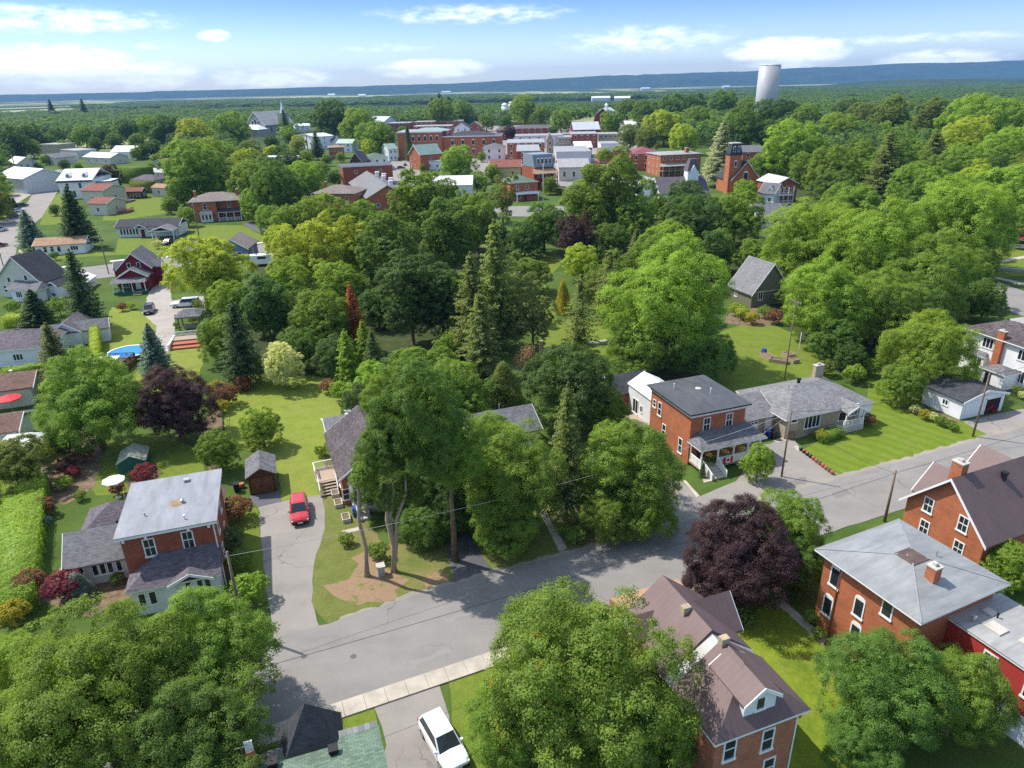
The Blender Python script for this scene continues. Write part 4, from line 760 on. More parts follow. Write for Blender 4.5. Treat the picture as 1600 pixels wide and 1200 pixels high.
h.box(.4, .4, 18.6, 8.5, 0, 3.1, 'white'); h.groof(.4, .4, 18.6, 8.5, 3.1, 1.6, 'x', 'sh_dark', .5); h.row('f', 1.2, 6.8, 6, .8, .75, 1.8, 's'); h.door('f', 8, 1.1, 2.2, 'maroon'); h.win('f', 10.8, 1.1, 2, 1.3, 'c3'); h.win('f', 15.4, 1.4, 2.2, 1, 'c3'); h.vent(9, 5.6, 4.5, .2, .5, 'steel')
h.gwall(12.4, -4.6, 19.0, .2, 2.5, 0, 'x', 'white', 2.2, 'carport_beam'); h.groof(12.2, -5, 19.2, .3, 2.5, 1.1, 'y', 'sh_grey', .2); [h.post(x, y, 0, 2.2, .22) for x in (12.6, 18.8) for y in (-4.5, -2)]; h.groof(6.5, -1.4, 9.8, .6, 3.1, .8, 'y', 'sh_dark', .2)
h = Hs('bungalow', 'tan-roofed bungalow squeezed between the blue spruce and the tall dark spruce', 'house', (-129.5, 190.0), 14)
h.box(.4, .4, 12.5, 8, 0, 2.8, 'white'); h.groof(.4, .4, 12.5, 8, 2.8, 1.3, 'x', 'sh_tan', .5); h.row('f', 2, 7, 3, .8, 1, 1.6, 's'); h.win('f', 10, 1, 2, 1.2, 'c3')
# brick villa
h = Hs('brick_villa', 'square red brick villa with grey hip roof and white lattice porch, upper left', 'house', (-106.8, 238.5), 14)
h.box(.6, .8, 8.6, 12, 0, 6.6, 'brick'); h.box(8.6, 3.2, 16.2, 12, 0, 6.6, 'brick'); h.hip(.6, .8, 16.2, 12, 6.6, 2.2, 'sh_taupe', .7); h.cur = (.6, .8, 8.6, 12)
h.win('f', 5, 4.0, 1.2, 2.0); h.box(3.2, -.2, 7.0, .8, 0, 2.9, 'trim', 'bay'); h.row('f', 3.4, 6.8, 3, .8, .8, 1.7, 's'); h.lean(2.9, -.6, 7.3, .8, 2.95, 3.6, 'm_silver', .5, .5, name='bay_roof'); h.cur = (8.6, 3.2, 16.2, 12); h.win('f', 12.4, 4.1, 1.0, 1.9)
h.win('f', 10.6, .9, 1, 1.7); h.lean(8.6, .2, 16.4, 3.2, 2.9, 3.8, 'sh_purple', .2, .6); [h.post(x, .4, 0, 2.8, .2) for x in (8.9, 11.4, 13.9, 16.1)]; h.rail((8.9, .4), (16.1, .4), .1, 1.0); [h.chim(x, 7, 6.8, 9.4, .8) for x in (1.6, 15.2)]
h = Hs('long_white_house', 'long white two-storey house with pale metal roof and two small dormers beside the left street', 'house', tuple(un(94, 312).to_2d()), 8)
h.box(.5, .5, 14, 22, 0, 7.6, 'white'); h.groof(.5, .5, 14, 22, 7.6, 3.6, 'x', 'm_silver', .4, trim='trim'); h.cur = (.5, .5, 14, 22); h.win('f', 4, 4.4, 1.3, 2.1); h.win('f', 9, 4.4, 1.3, 2.1); h.win('f', 5, .8, 3.5, 2.6, 'c3')
for x in (4.0, 10.5): h.gwall(x - 1, 3.0, x + 1, 6, 9.2, 1, 'y', 'white', 8.0); h.groof(x - 1, 3.0, x + 1, 7.5, 9.2, 1, 'y', 'm_white', .2); h.cur = (x - 1, 3, x + 1, 6); h.win('f', x, 8.6, .8, 1.1, 's')
h.box(14, 4.5, 19.5, 14, 0, 6.0, 'white'); h.flat(14, 4.5, 19.5, 14, 6.0, 'm_white', .3, 'navy', .4); h.part(MB().box(.3, -.1, 6.9, 14.3, .45, 7.25), 'cornice', 'navy')
def simple(name, label, cat, pL, pR, z, dp, roof, rise, wall, rmat, wins=2, ax=None, o=None, ang=None, ww=None, group=None, ch=0, wh=1.4, hipin=None, storeys=None, ov=.45, par=0, arch='dh'):
    oo, an, w_ = fit(pL, pR, z)
    if ang is not None: an = ang
    if ww: w_ = ww
    h = Hs(name, label, cat, o or oo, an, group); e = ov
    if roof in ('gx', 'gy'): h.gwall(e, e, w_ - e, dp, z, rise, roof[1], wall); rr = h.groof(e, e, w_ - e, dp, z, rise, roof[1], rmat, e)
    elif roof == 'hip': h.box(e, e, w_ - e, dp, 0, z, wall); rr = h.hip(e, e, w_ - e, dp, z, rise, rmat, e, hipin)
    else: h.box(e, e, w_ - e, dp, 0, z, wall); rr = h.flat(e, e, w_ - e, dp, z, rmat, e * .5, par=par)
    h.cur = (e, e, w_ - e, dp); st = storeys or max(1, int(z / 2.9)); sh = z / st
    for k in range(st):
        if wins: h.row('f', e + .3, w_ - e - .3, wins, k * sh + sh * .32, min(1.3, w_ / wins * .36), min(wh, sh * .52), arch)
        if wins: h.row('l', 1.5, dp - 1, max(1, wins // 2), k * sh + sh * .32, 1.0, min(wh, sh * .52), arch)
        if wins: h.row('r', 1.5, dp - 1, max(1, wins // 2), k * sh + sh * .32, 1.0, min(wh, sh * .52), arch)
    for i in range(ch): h.chim(w_ * (.2 + .6 * i), dp * .5, z, z + rise + 1.1, .8)
    return h
S = simple
# ================================================================ upper-left neighbourhood and downtown (placed by eave corners)
S('split_level', 'cream split-level house with two stacked russet roofs, right of the tall dark spruce', 'house', (124, 298), (168, 304), 5.6, 13, 'gx', 1.8, 'cream', 'sh_red', 1, ang=-14, ww=10.5)
S('split_level', 'lower cream wing with russet roof and red deck beside the tall dark spruce', 'house', (134, 318), (161, 325), 4.2, 10, 'gx', 1.5, 'cream', 'sh_red', 1, ang=-14, ww=8.5)
S('garden_pavilion', 'dark garden pavilion with russet roof and open arches behind the long lawn', 'pavilion', (192, 300), (221, 299), 3.0, 6, 'gx', 1.2, 'timber', 'sh_red', 5, ov=.3)
S('white_house', 'pale house with small dormer and bright white roof, upper left under the tree belt', 'house', (172, 237), (211, 237), 5, 12, 'gx', 3.2, 'white', 'm_white', 3)
S('white_house', 'low house with wide pale metal roof left of the bright white roof', 'house', (128, 245), (171, 247), 4, 13, 'gx', 2.4, 'cream', 'm_silver', 3)
S('cream_house', 'cream gabled house across the left street, behind the white van', 'house', (25, 256), (60, 253), 6.0, 14, 'gy', 3, 'cream', 'm_silver', 3)
S('cream_house', 'smaller cream gabled house behind the first one across the left street', 'house', (62, 246), (86, 247), 4.5, 14, 'gy', 2.2, 'cream', 'sh_grey', 2)
S('workshop', 'big pale blue-grey workshop with white metal roof at the left edge', 'workshop', (-12, 276), (34, 280), 6.5, 20, 'gx', 3.4, 'grey_side', 'm_white', 0)
S('workshop', 'low white garage with pale roof in front of the big workshop, left edge', 'garage', (-8, 282), (19, 281), 4, 7, 'flat', 1, 'white', 'm_silver', 0)
S('apartment_block', 'tan brick block with flat roof just under the tree belt, far left', 'building', (58, 226), (90, 226), 7, 16, 'flat', 1, 'brick_tan', 'gravel_roof', 5)
S('shop', 'low flat-roofed shop with grey parapet left of the pale metal roofs', 'shop', (92, 234), (118, 236), 5, 14, 'flat', 1, 'grey_side', 'gravel_roof', 4)
S('bungalow', 'low pale-roofed bungalow with dark hip roof behind the square hedge', 'house', (203, 281), (240, 282), 3.2, 9, 'hip', 1.9, 'cream', 'sh_purple', 2)
S('bungalow', 'white flat-roofed shed house between the hedge and the big maple', 'house', (220, 268), (254, 270), 3.2, 10, 'gx', 1.3, 'cream', 'gravel_roof', 2)
S('bungalow', 'small tan gabled bungalow with orange roof beside the big round maple', 'house', (234, 255), (262, 255), 4.0, 9, 'gy', 2.0, 'cream', 'sh_red', 1)
S('garden_shed', 'small tan-roofed garden shed at the end of the long lawn', 'shed', (235, 293), (257, 294), 3.6, 6, 'gx', 1.2, 'cream', 'sh_tan', 1, ov=.25)
S('bungalow', 'white and blue gabled house with pink-brown roof behind the lime-yellow tree', 'house', (333, 390), (388, 388), 3.4, 10, 'gy', 2.4, 'blue_side', 'sh_taupe', 2)
S('garage', 'grey hip-roofed garage between the carport and the lime-yellow tree', 'garage', (272, 392), (312, 390), 3.0, 9, 'hip', 2.2, 'grey_side', 'sh_mid', 1, ov=.3)
S('long_shed', 'long low white building with flat metal roof, left of centre under the stone church', 'building', (381, 246), (459, 246), 5, 9, 'flat', 1, 'white', 'm_white', 5)
S('white_house', 'tall white rectangular house with metal roof right of the dark conifers', 'house', (461, 212), (491, 214), 9, 16, 'gy', 1.6, 'white', 'm_white', 2)
S('barn_shop', 'long red building with flat top right of the stone church', 'building', (457, 187), (484, 186), 6, 12, 'flat', 1, 'redside', 'membrane', 3)
S('warehouse', 'white warehouse with pale roof right below the long red building', 'warehouse', (460, 197), (485, 196), 5, 16, 'gx', 2, 'white', 'm_white', 3)
S('warehouse', 'far pale warehouse with sloping roof above the twin round trees', 'warehouse', (573, 190), (600, 190), 7, 26, 'gx', 5, 'white', 'm_silver', 0)
S('brick_house', 'small brick house with curved white porch right of the tall conifer', 'house', (512, 231), (538, 230), 7, 11, 'hip', 1, 'brick', 'sh_tan', 4)
S('house', 'dark-timbered gabled house with two white bay windows between brick and white houses', 'house', (545, 252), (566, 252), 6, 10, 'gy', 4.2, 'timber', 'sh_purple', 2)
S('white_house', 'white house with green hip roof left of the big hotel', 'house', (570, 248), (608, 246), 6.5, 12, 'hip', 2.2, 'white', 'sh_green', 3)
S('white_house', 'low white house with mint green roof behind the curved porch', 'house', (524, 224), (550, 224), 6, 10, 'gx', 2.4, 'white', 'm_green', 2)
S('white_house', 'dark-roofed low house left of the mint green roof', 'house', (500, 219), (522, 219), 6, 10, 'gx', 2.6, 'white', 'sh_dark', 3)
S('white_house', 'white gabled house with mint roof tucked beside the left wall of the hotel', 'house', (606, 233), (622, 232), 7, 12, 'gx', 2.6, 'white', 'm_green', 2)
S('brick_house', 'brick house with brown hip roof behind the round bright trees, left of the school hall', 'house', (485, 303), (554, 303), 6.5, 13, 'hip', 2.2, 'brick_pink', 'sh_taupe', 3, ch=1)
# school hall with long sloping roof
h = S('flat_brick_hall', 'red brick hall with flat dark roof and white fascia above the long grey roof', 'hall', (534, 262), (598, 258), 8.5, 15, 'flat', 1, 'brick_dark', 'tar', 2, ww=23, ang=18)
h = S('brick_hall', 'brick hall with long sloping grey shingle roof and white vents, centre left', 'hall', (571, 310), (632, 285), 5.0, 50, 'gy', 4.0, 'brick', 'sh_mid', 2, ang=18.5, ww=16)
for i in range(5): h.vent(11 + (i % 2) * 1.5, 10 + i * 8, 8.0, .6, 1.5, 'trim', True)
# hotel
h = Hs('hotel', 'long three-storey red brick hotel with arched white windows and dark added roof, downtown', 'hotel', (-66.7, 452), -3)
h.box(0, 0, 27, 26, 0, 15.5, 'brick'); h.flat(0, 0, 27, 26, 15.5, 'membrane', .3, t=.6); h.cur = (0, 0, 27, 26); [h.row('f', 4, 26, 6, z, 1.6, 2.9, 'arch') for z in (10.6, 5.6)]; h.row('f', 14, 26, 3, 1, 1.8, 2.6, 'arch')
h.box(27, 3, 63, 24, 0, 12.5, 'brick'); h.flat(27, 3, 63, 24, 12.5, 'tar', .3, t=.6); h.cur = (27, 3, 63, 24); [h.row('f', 30, 62, 5, z, 1.7, 2.8, 'arch') for z in (7.8, 2.5)]
h.hip(30, 5, 58, 22, 13.0, 2.2, 'sh_dark', 1.0); h.hip(8, 6, 30, 20, 16.0, 1.6, 'm_green', .6)
S('brick_house', 'small brick gabled annex with pale green roof against the front of the hotel', 'house', (637, 240), (656, 242), 8, 14, 'gy', 4.5, 'brick', 'm_green', 1)
S('shop', 'long white single-storey front below the hotel', 'shop', (640, 251), (690, 252), 4.5, 10, 'flat', 1, 'white', 'membrane', 4)
DT = [
 ('brick_block', 'red brick block with flat roof far behind the twin round trees', 605, 640, 193, 8, 18, 'flat', 'brick_dark', 'membrane', 5),
 ('brick_block', 'red brick block standing behind the hotel, left half', 645, 705, 198, 9, 16, 'flat', 'brick_dark', 'membrane', 7),
 ('brick_block', 'higher red brick block behind the hotel, centre', 646, 678, 191, 10, 16, 'flat', 'brick_dark', 'gravel_roof', 4),
 ('brick_block', 'far brick block with pale roof line left of the grey gable', 678, 722, 190, 9, 16, 'flat', 'brick', 'membrane', 5),
 ('gabled_block', 'dark grey steep gable roof building above the hotel', 709, 733, 200, 8, 22, 'gy', 'white', 'sh_dark', 2),
 ('gabled_block', 'brick building with tan gable roof right of the dark grey gable', 730, 753, 198, 8, 16, 'gy', 'brick', 'sh_taupe', 2),
 ('brick_block', 'dark-roofed brick school wing right of the tall purple tree, downtown', 800, 862, 201, 7, 18, 'hip', 'brick_dark', 'sh_purple', 6),
 ('brick_block', 'hip-roofed brick school wing at the left of the dark roofs', 775, 802, 203, 8, 16, 'hip', 'brick_dark', 'sh_purple', 3),
 ('stone_block', 'pale stone block with flat roof across the downtown middle', 804, 880, 213, 8, 14, 'flat', 'grey_side', 'membrane', 5),
 ('brick_block', 'red brick corner block with pale cornice below the barn', 893, 935, 210, 9, 18, 'flat', 'brick_dark', 'membrane', 4),
 ('brick_block', 'brick shop with pale wooden gallery left of the red corner block', 871, 894, 215, 7, 14, 'flat', 'brick_tan', 'gravel_roof', 4),
 ('stone_block', 'long tan stone block right of the red corner block', 934, 968, 210, 7, 14, 'flat', 'brick_tan', 'gravel_roof', 4),
 ('brick_block', 'wide brick block with arched windows right of the hotel', 791, 852, 224, 11, 20, 'flat', 'brick', 'membrane', 5),
 ('brick_block', 'brick block with white rim roof below the wide arched block', 806, 845, 237, 12, 26, 'flat', 'brick_dark', 'membrane', 2),
 ('brick_block', 'tan-gabled brick house right of the wide arched block', 853, 866, 219, 8, 14, 'gy', 'brick_tan', 'sh_taupe', 1),
 ('shop', 'shop with long grey gravel roof behind the blue mansard front', 868, 925, 238, 7, 26, 'flat', 'grey_side', 'membrane', 0),
 ('warehouse', 'white shed roof warehouse below the red corner block', 898, 926, 231, 6, 22, 'gx', 'brick_dark', 'm_white', 2),
 ('shop', 'white flat roof shop right of the shed roof warehouse', 938, 968, 225, 6, 14, 'flat', 'white', 'membrane', 3),
 ('brick_house', 'orange brick house with grey hip roof behind the tall centre tree', 936, 988, 236, 7, 15, 'hip', 'brick', 'sh_grey', 4),
 ('white_house', 'white gabled house with small round hedge tree right of the hotel', 754, 790, 232, 7, 14, 'hip', 'white', 'sh_grey', 2),
 ('yellow_house', 'yellow clad house with brown gable roof above the green-roofed brick house', 764, 815, 262, 6, 12, 'gx', 'yellow_side', 'sh_red', 2),
 ('brick_house', 'red-roofed brick house with white gable left of the balcony block', 985, 1035, 241, 8, 18, 'hip', 'brick', 'm_red', 3),
 ('white_house', 'white house seen behind the dark centre tree', 675, 738, 290, 6, 12, 'gx', 'white', 'm_white', 3),
 ('shop', 'pale low shop with cream front behind the tall centre tree', 872, 922, 262, 6, 22, 'gx', 'cream', 'gravel_roof', 3),
 ('brick_house', 'orange brick house with brown roof behind the far left trees under the tree belt', 122, 142, 194, 7, 15, 'gy', 'brick', 'sh_brown', 2),
 ('barn_shop', 'low rust-coloured building left of the orange gable, far left', 104, 122, 189, 5, 12, 'flat', 'brick', 'gravel_roof', 2),
 ('bungalow', 'white-roofed house at far right of the downtown tree belt', 974, 996, 195, 7, 20, 'gx', 'white', 'm_white', 3),
 ('brick_house', 'half-hidden brick house with snowy white awnings behind the two right conifers', 1350, 1410, 262, 7, 14, 'hip', 'brick', 'sh_grey', 4),
 ('bungalow', 'grey roof bungalow at the left foot of the huge right maples', 1182, 1228, 338, 3.5, 10, 'gx', 'cream', 'sh_grey', 2),
 ('brick_house', 'long grey-roofed house behind the clock-tower house', 1160, 1195, 238, 7, 14, 'gx', 'brick', 'sh_grey', 2),
]
for (nm, lb, x0, x1, y, z, dp, rf, wl, rm, wn_) in DT:
    S(nm, lb, nm.split('_')[-1], (x0, y), (x1, y - (x1 - x0) * .02), z, dp * (1.45 if rf == 'flat' else 1.15), rf, dict(hip=2.2, gx=2.6, gy=4, flat=1)[rf], wl, rm, wn_, storeys=max(1, round(z / 4.2)), arch='arch' if 'brick' in wl else 'dh', wh=2.2)
# green-roofed brick house with porch, centre
h = S('brick_house', 'orange brick house with green hip roof and white porch roof, above the wooded gap', 'house', (796, 287), (842, 284), 6.6, 12, 'hip', 2.2, 'brick', 'sh_green', 0)
h.win('f', 3.3, 4.1, 1, 1.7); h.win('f', 7.2, 4.1, 1, 1.7); h.lean(2.0, -1.9, 11.4, .45, 2.7, 3.3, 'm_white', .3, .3); h.post(2.4, -1.7, 0, 2.6, .2); h.post(10.9, -1.7, 0, 2.6, .2); h.cur = (.45, .45, 11, 12); h.win('f', 4, .8, 1, 1.7); h.door('f', 6.5, 1, 2.1, 'timber')
# mansard shop with red balconies
h = S('mansard_shop', 'shop with pale blue mansard storey and red timber balconies, downtown', 'shop', (834, 262), (866, 260), 9, 14, 'flat', 1, 'brick_dark', 'membrane', 0, ov=.2)
w_ = h.cur[2]; h.part(MB().add([(0, -.6, 9.2), (w_, -.6, 9.2), (w_, 1.5, 14), (0, 1.5, 14), (0, 12, 14), (w_, 12, 14), (0, 12, 9.2), (w_, 12, 9.2)], [(0, 1, 2, 3), (3, 2, 5, 4), (0, 3, 4, 6), (1, 7, 5, 2)]), 'mansard', plain('blue_grey_slate', (.20, .235, .27), .7)); h.cur = (0, -.3, w_, 12); h.row('f', 1, w_ - 1, 4, 10.2, 1.2, 2.2, 'arch'); h.row('f', 1, w_ - 1, 4, 4.8, 1, 2.2)
h.lean(-.5, -4.5, w_ + .5, .2, 7.0, 8.6, 'sh_tan', .2, .2); h.box(-.3, -4.2, w_, .2, 3.4, 3.7, 'maroon', 'balcony'); h.rail((-.2, -4.1), (w_, -4.1), 3.7, 1.1, 'maroon', .4); [h.post(x, -4.1, 0, 7, .25, 'maroon') for x in (0, w_ / 3, w_ * 2 / 3, w_ - .1)]
# balcony block
h = S('balcony_block', 'brick apartment house with two tiers of tan timber galleries right of the red roof', 'building', (1032, 243), (1098, 240), 9.5, 16, 'hip', .9, 'brick', 'gravel_roof', 6)
w_ = h.cur[2]; h.lean(0, -3.2, w_ * .62, .4, 4.9, 5.9, 'gravel_roof', .2, .2); h.box(.2, -3, w_ * .6, .4, 2.6, 2.8, 'deck', 'balcony'); h.rail((.3, -2.9), (w_ * .6, -2.9), 2.8, 1, 'deck', .5); [h.post(.4 + i * w_ * .145, -2.9, 0, 4.7, .25, 'deck') for i in range(5)]; h.chim(w_ * .72, 4, 9.6, 12, 1.6)
# chapel with dark roof and little bell turret
h = S('chapel', 'white chapel with long dark roof and pointed bell turret, in front of the balcony block', 'chapel', (1031, 303), (1110, 300), 4.5, 14, 'gx', 4.6, 'white', 'sh_purple', 4)
w_ = h.cur[2]; h.box(w_ * .62, 4, w_ * .62 + 4, 8, 8, 11.5, 'white', 'belfry'); cx_, cy_ = w_ * .62 + 2, 6.0
h.part(MB().add([(cx_ - 2.3, cy_ - 2.3, 11.5), (cx_ + 2.3, cy_ - 2.3, 11.5), (cx_ + 2.3, cy_ + 2.3, 11.5), (cx_ - 2.3, cy_ + 2.3, 11.5), (cx_ - 1.1, cy_ - 1.1, 15.4), (cx_ + 1.1, cy_ - 1.1, 15.4), (cx_ + 1.1, cy_ + 1.1, 15.4), (cx_ - 1.1, cy_ + 1.1, 15.4)], [(0, 1, 5, 4), (1, 2, 6, 5), (2, 3, 7, 6), (3, 0, 4, 7), (4, 5, 6, 7), (3, 2, 1, 0)]), 'turret_roof', 'sh_purple'); h.cur = (cx_ - 2, 4, cx_ + 2, 8); h.win('f', cx_, 9.2, 1.1, 1.5, 'arch'); h.gwall(cx_ - 1.2, 3.6, cx_ + 1.2, 6, 11.5, 1.9, 'y', 'white', 8.5)
S('hall', 'white flat-roofed hall between the chapel and the tall centre tree', 'hall', (996, 290), (1046, 288), 7, 30, 'flat', 1, 'white', 'gravel_roof', 0, ang=10)
# church-like brick house with mansard clock tower
h = S('towered_church', 'orange brick church with steep dark roof and a black mansard tower, beside the pale spruce', 'church', (1142, 281), (1180, 272), 5.5, 15, 'gy', 6.5, 'brick', 'sh_dark', 0, ww=12, ang=6)
h.win('f', 6, 3.6, 1.8, 4.4, 'arch', 'trim'); h.box(-.6, 1.2, 4.0, 5.6, 0, 14.5, 'brick', 'tower'); h.win('f', 1.8, 10, 1.1, 2.2, 'arch'); h.part(MB().box(-.9, .9, 14.5, 4.3, 5.9, 14.9), 'cornice', 'navy')
h.part(MB().add([(-.7, 1.1, 14.9), (4.1, 1.1, 14.9), (4.1, 5.7, 14.9), (-.7, 5.7, 14.9), (.1, 1.9, 18.4), (3.3, 1.9, 18.4), (3.3, 4.9, 18.4), (.1, 4.9, 18.4)], [(0, 1, 5, 4), (1, 2, 6, 5), (2, 3, 7, 6), (3, 0, 4, 7), (4, 5, 6, 7), (3, 2, 1, 0)]), 'mansard', 'sh_dark'); h.part(MB().box(-.2, 1.6, 18.4, 3.6, 5.2, 18.8), 'tower_top', 'concrete'); h.cur = (0, 1.35, 4, 5); h.win('f', .9, 15.6, .9, 1.9, 'arch'); h.win('f', 2.6, 15.6, .9, 1.9, 'arch'); h.part(MB().tube([(1.8, 3.4, 18.8), (1.8, 3.4, 22)], .08).bar((.4, 3.4, 21.5), (3.2, 3.4, 21.5), .08), 'antenna', 'steel')
# white cottage and red balcony house on the right
h = S('cottage', 'small white cottage with grey roof and one dormer left of the red balconied house', 'house', (1184, 301), (1211, 303), 4.2, 9, 'gx', 2.9, 'white', 'sh_grey', 2); h.gwall(3, 1.5, 4.8, 4, 5.5, .9, 'y', 'white', 4.8); h.groof(3, 1.5, 4.8, 5, 5.5, .9, 'y', 'sh_grey', .2)
h = S('balcony_house', 'red brick house with two-tier white-railed verandas and pale gable, in the trees', 'house', (1213, 288), (1252, 286), 6.8, 13, 'gy', 2, 'brick_dark', 'm_silver', 3, ww=9)
for z in (.3, 3.2): h.box(.2, -1.8, 6.2, .4, z - .2, z, 'trim', 'balcony'); h.rail((.3, -1.7), (6.1, -1.7), z, 1, 'trim', .3)
[h.post(x, -1.7, 0, 5.8, .18) for x in (.3, 2.2, 4.2, 6.1)]
# brick porch house, far right edge
h = S('brick_house', 'orange brick house with white porch rail and grey roof, right edge above the road', 'house', (1582, 352), (1640, 366), 5.6, 10, 'hip', 2, 'brick', 'sh_grey', 2, ang=-30, ww=14); h.lean(.2, -2.4, 14, .4, 2.6, 3.3, 'm_red', .3, .3); h.rail((.4, -2.2), (13, -2.2), .5, .9); [h.post(x, -2.2, .0, 2.5, .2) for x in (.5, 4, 8, 13)]
# stone church with spire
h = Hs('stone_church', 'grey stone church with pale steep roof and needle spire on its tower, upper left', 'church', (-262, 752), -32)
h.root.scale = (1.3, 1.3, 1.3)
h.gwall(0, 0, 21, 28, 8, 9, 'y', 'stone'); h.groof(0, 0, 21, 28, 8, 9, 'y', 'membrane', .8, .4); h.cur = (0, 0, 21, 28); [h.win('f', x, 6, 2.0, 6 if x == 10.5 else 4.6, 'arch') for x in (7.3, 10.5, 13.7)]; h.row('r', 3, 26, 4, 2.4, 1.6, 4.5, 'arch')
h.box(20, 14, 26, 20, 0, 16, 'stone', 'tower'); h.part(MB().add([(21.8, 15.8, 16), (24.2, 15.8, 16), (24.2, 18.2, 16), (21.8, 18.2, 16), (23, 17, 25)], [(0, 1, 4), (1, 2, 4), (2, 3, 4), (3, 0, 4), (3, 2, 1, 0)]), 'spire', 'm_white')
h.box(-2, -8, 23, 0, 0, 5, 'stone', 'narthex'); h.hip(-2, -8, 23, .2, 5, 3, 'm_white', .6)
# barn, gambrel
h = Hs('barn', 'dark red gambrel barn with white metal roof and cupola, far behind downtown', 'barn', (75, 640), 6)
P_ = [(0, 11), (2.2, 17), (8, 21.5), (13.8, 17), (16, 11)]
h.part(MB().prism([(x, 0, z) for x, z in [(0, 0)] + P_ + [(16, 0)]], (0, 26, 0)), 'wall', 'maroon'); mb = MB()
for (a, b) in zip(P_[:-1], P_[1:]): mb.prism([(a[0], -.5, a[1] + .05), (b[0], -.5, b[1] + .05), (b[0], -.5, b[1] + .45), (a[0], -.5, a[1] + .45)], (0, 27, 0))
h.part(mb, 'roof', 'm_white'); h.part(MB().box(6.8, 10, 21, 9.2, 12.4, 24).add([(6.6, 9.8, 24), (9.4, 9.8, 24), (9.4, 12.6, 24), (6.6, 12.6, 24), (8, 11.2, 26)], [(0, 1, 4), (1, 2, 4), (2, 3, 4), (3, 0, 4)]), 'cupola', 'trim'); h.root.rotation_euler.z = radians(-22)
S('shed', 'long barn annex with pale blue metal roof in front of the gambrel barn', 'shed', (896, 203), (938, 202), 9, 22, 'gx', 5, 'maroon', 'm_silver', 3)
# silos
for k, (px, py, r0, hh, lb) in enumerate(((789, 180, 4.2, 17, 'white domed silo, the taller left one of two, far behind downtown'), (798.5, 178, 3.2, 19, 'cream domed silo right beside the white one, far behind downtown'))):
    q = un(px, py + 8); e = empty('silo', (q.x, q.y, 0), 0, lb, 'silo'); MB().lathe([(r0, 0), (r0, hh)], 20).build('shaft', M('m_white' if k == 0 else 'cream'), e, True); MB().lathe([(r0 * 1.02, hh), (r0 * .85, hh + r0 * .5), (r0 * .5, hh + r0 * .85), (.1, hh + r0)], 20).build('dome', M('canvas' if k == 0 else 'cream'), e, True)
# water tower standpipe
d_ = ray(1196, 168); q = Vector((0, 0, CAM_H)) + d_ * (640 / hypot(d_.x, d_.y)); e = empty('water_tower', (q.x, q.y, 0), 0, 'tall pale grey cylindrical water standpipe above the trees on the right', 'water tower')
TOPZ = height_at((q.x, q.y), 101.8); R0 = 8.3; mt = NT('painted_steel_tank'); o_ = mt.obj(); sx_ = mt.n('ShaderNodeSeparateXYZ'); mt.l(o_, sx_.inputs[0]); fr_ = mt.ramp(mt.math('FRACT', mt.math('MULTIPLY', sx_.outputs[2], 1 / 2.4)), 0, .05, .9, 1); cc = mt.n('ShaderNodeCombineColor'); [mt.l(fr_, cc.inputs[i]) for i in range(3)]
MB().lathe([(R0, 0), (R0, TOPZ)], 40).build('tank', mt.done(mt.mix(1.0, mt.mix(mt.ramp(mt.noise(o_, .2, 5), .3, .7), (.36, .37, .375, 1), (.43, .44, .445, 1)), cc.outputs[0], 'MULTIPLY'), .5), e, True); MB().lathe([(R0 + .12, TOPZ), (R0 + .12, TOPZ + .25), (R0 * .5, TOPZ + .5), (.1, TOPZ + .6)], 40).build('roof', M('canvas'), e, True); MB().lathe([(R0 + .08, 1), (R0 + .08, 1.3)], 40).build('base_ring', M('steel'), e)
# far farm buildings out on the plain
rg = random.Random(9)
FARM = [(250, 147, 'white'), (405, 149, 'white'), (512, 150, 'm_white'), (560, 152, 'm_white'), (925, 158, 'm_white'), (960, 158, 'white'), (1002, 141, 'white'), (1130, 138, 'white'), (1385, 132, 'white'), (1404, 135, 'm_white'), (1165, 134, 'white'), (690, 146, 'white'), (1560, 127, 'white')]
names = ['left of the church spire', 'near the church spire', 'left of the downtown skyline', 'above the hotel', 'above the barn', 'right of the barn', 'under the ridge at centre right', 'left of the water tower', 'right of the water tower, larger', 'right of the water tower, smaller', 'just left of the water tower', 'behind the dark conifers', 'far right under the ridge']
for (x, y, mt_), nn in zip(FARM, names):
    p = un(x, y); sc_ = max(.5, min(1.0, p.y / 3000)); h = Hs('farm_shed', 'tiny pale farm shed out on the wooded plain, ' + nn, 'shed', (p.x, p.y), rg.uniform(-15, 15)); L_ = 70 * sc_ * rg.uniform(.6, 1.3)
    h.gwall(0, 0, L_, 22 * sc_, 11 * sc_, 6 * sc_, 'x', 'white'); h.groof(0, 0, L_, 22 * sc_, 11 * sc_, 6 * sc_, 'x', mt_ if mt_[0] == 'm' else 'm_white', 1, .6)
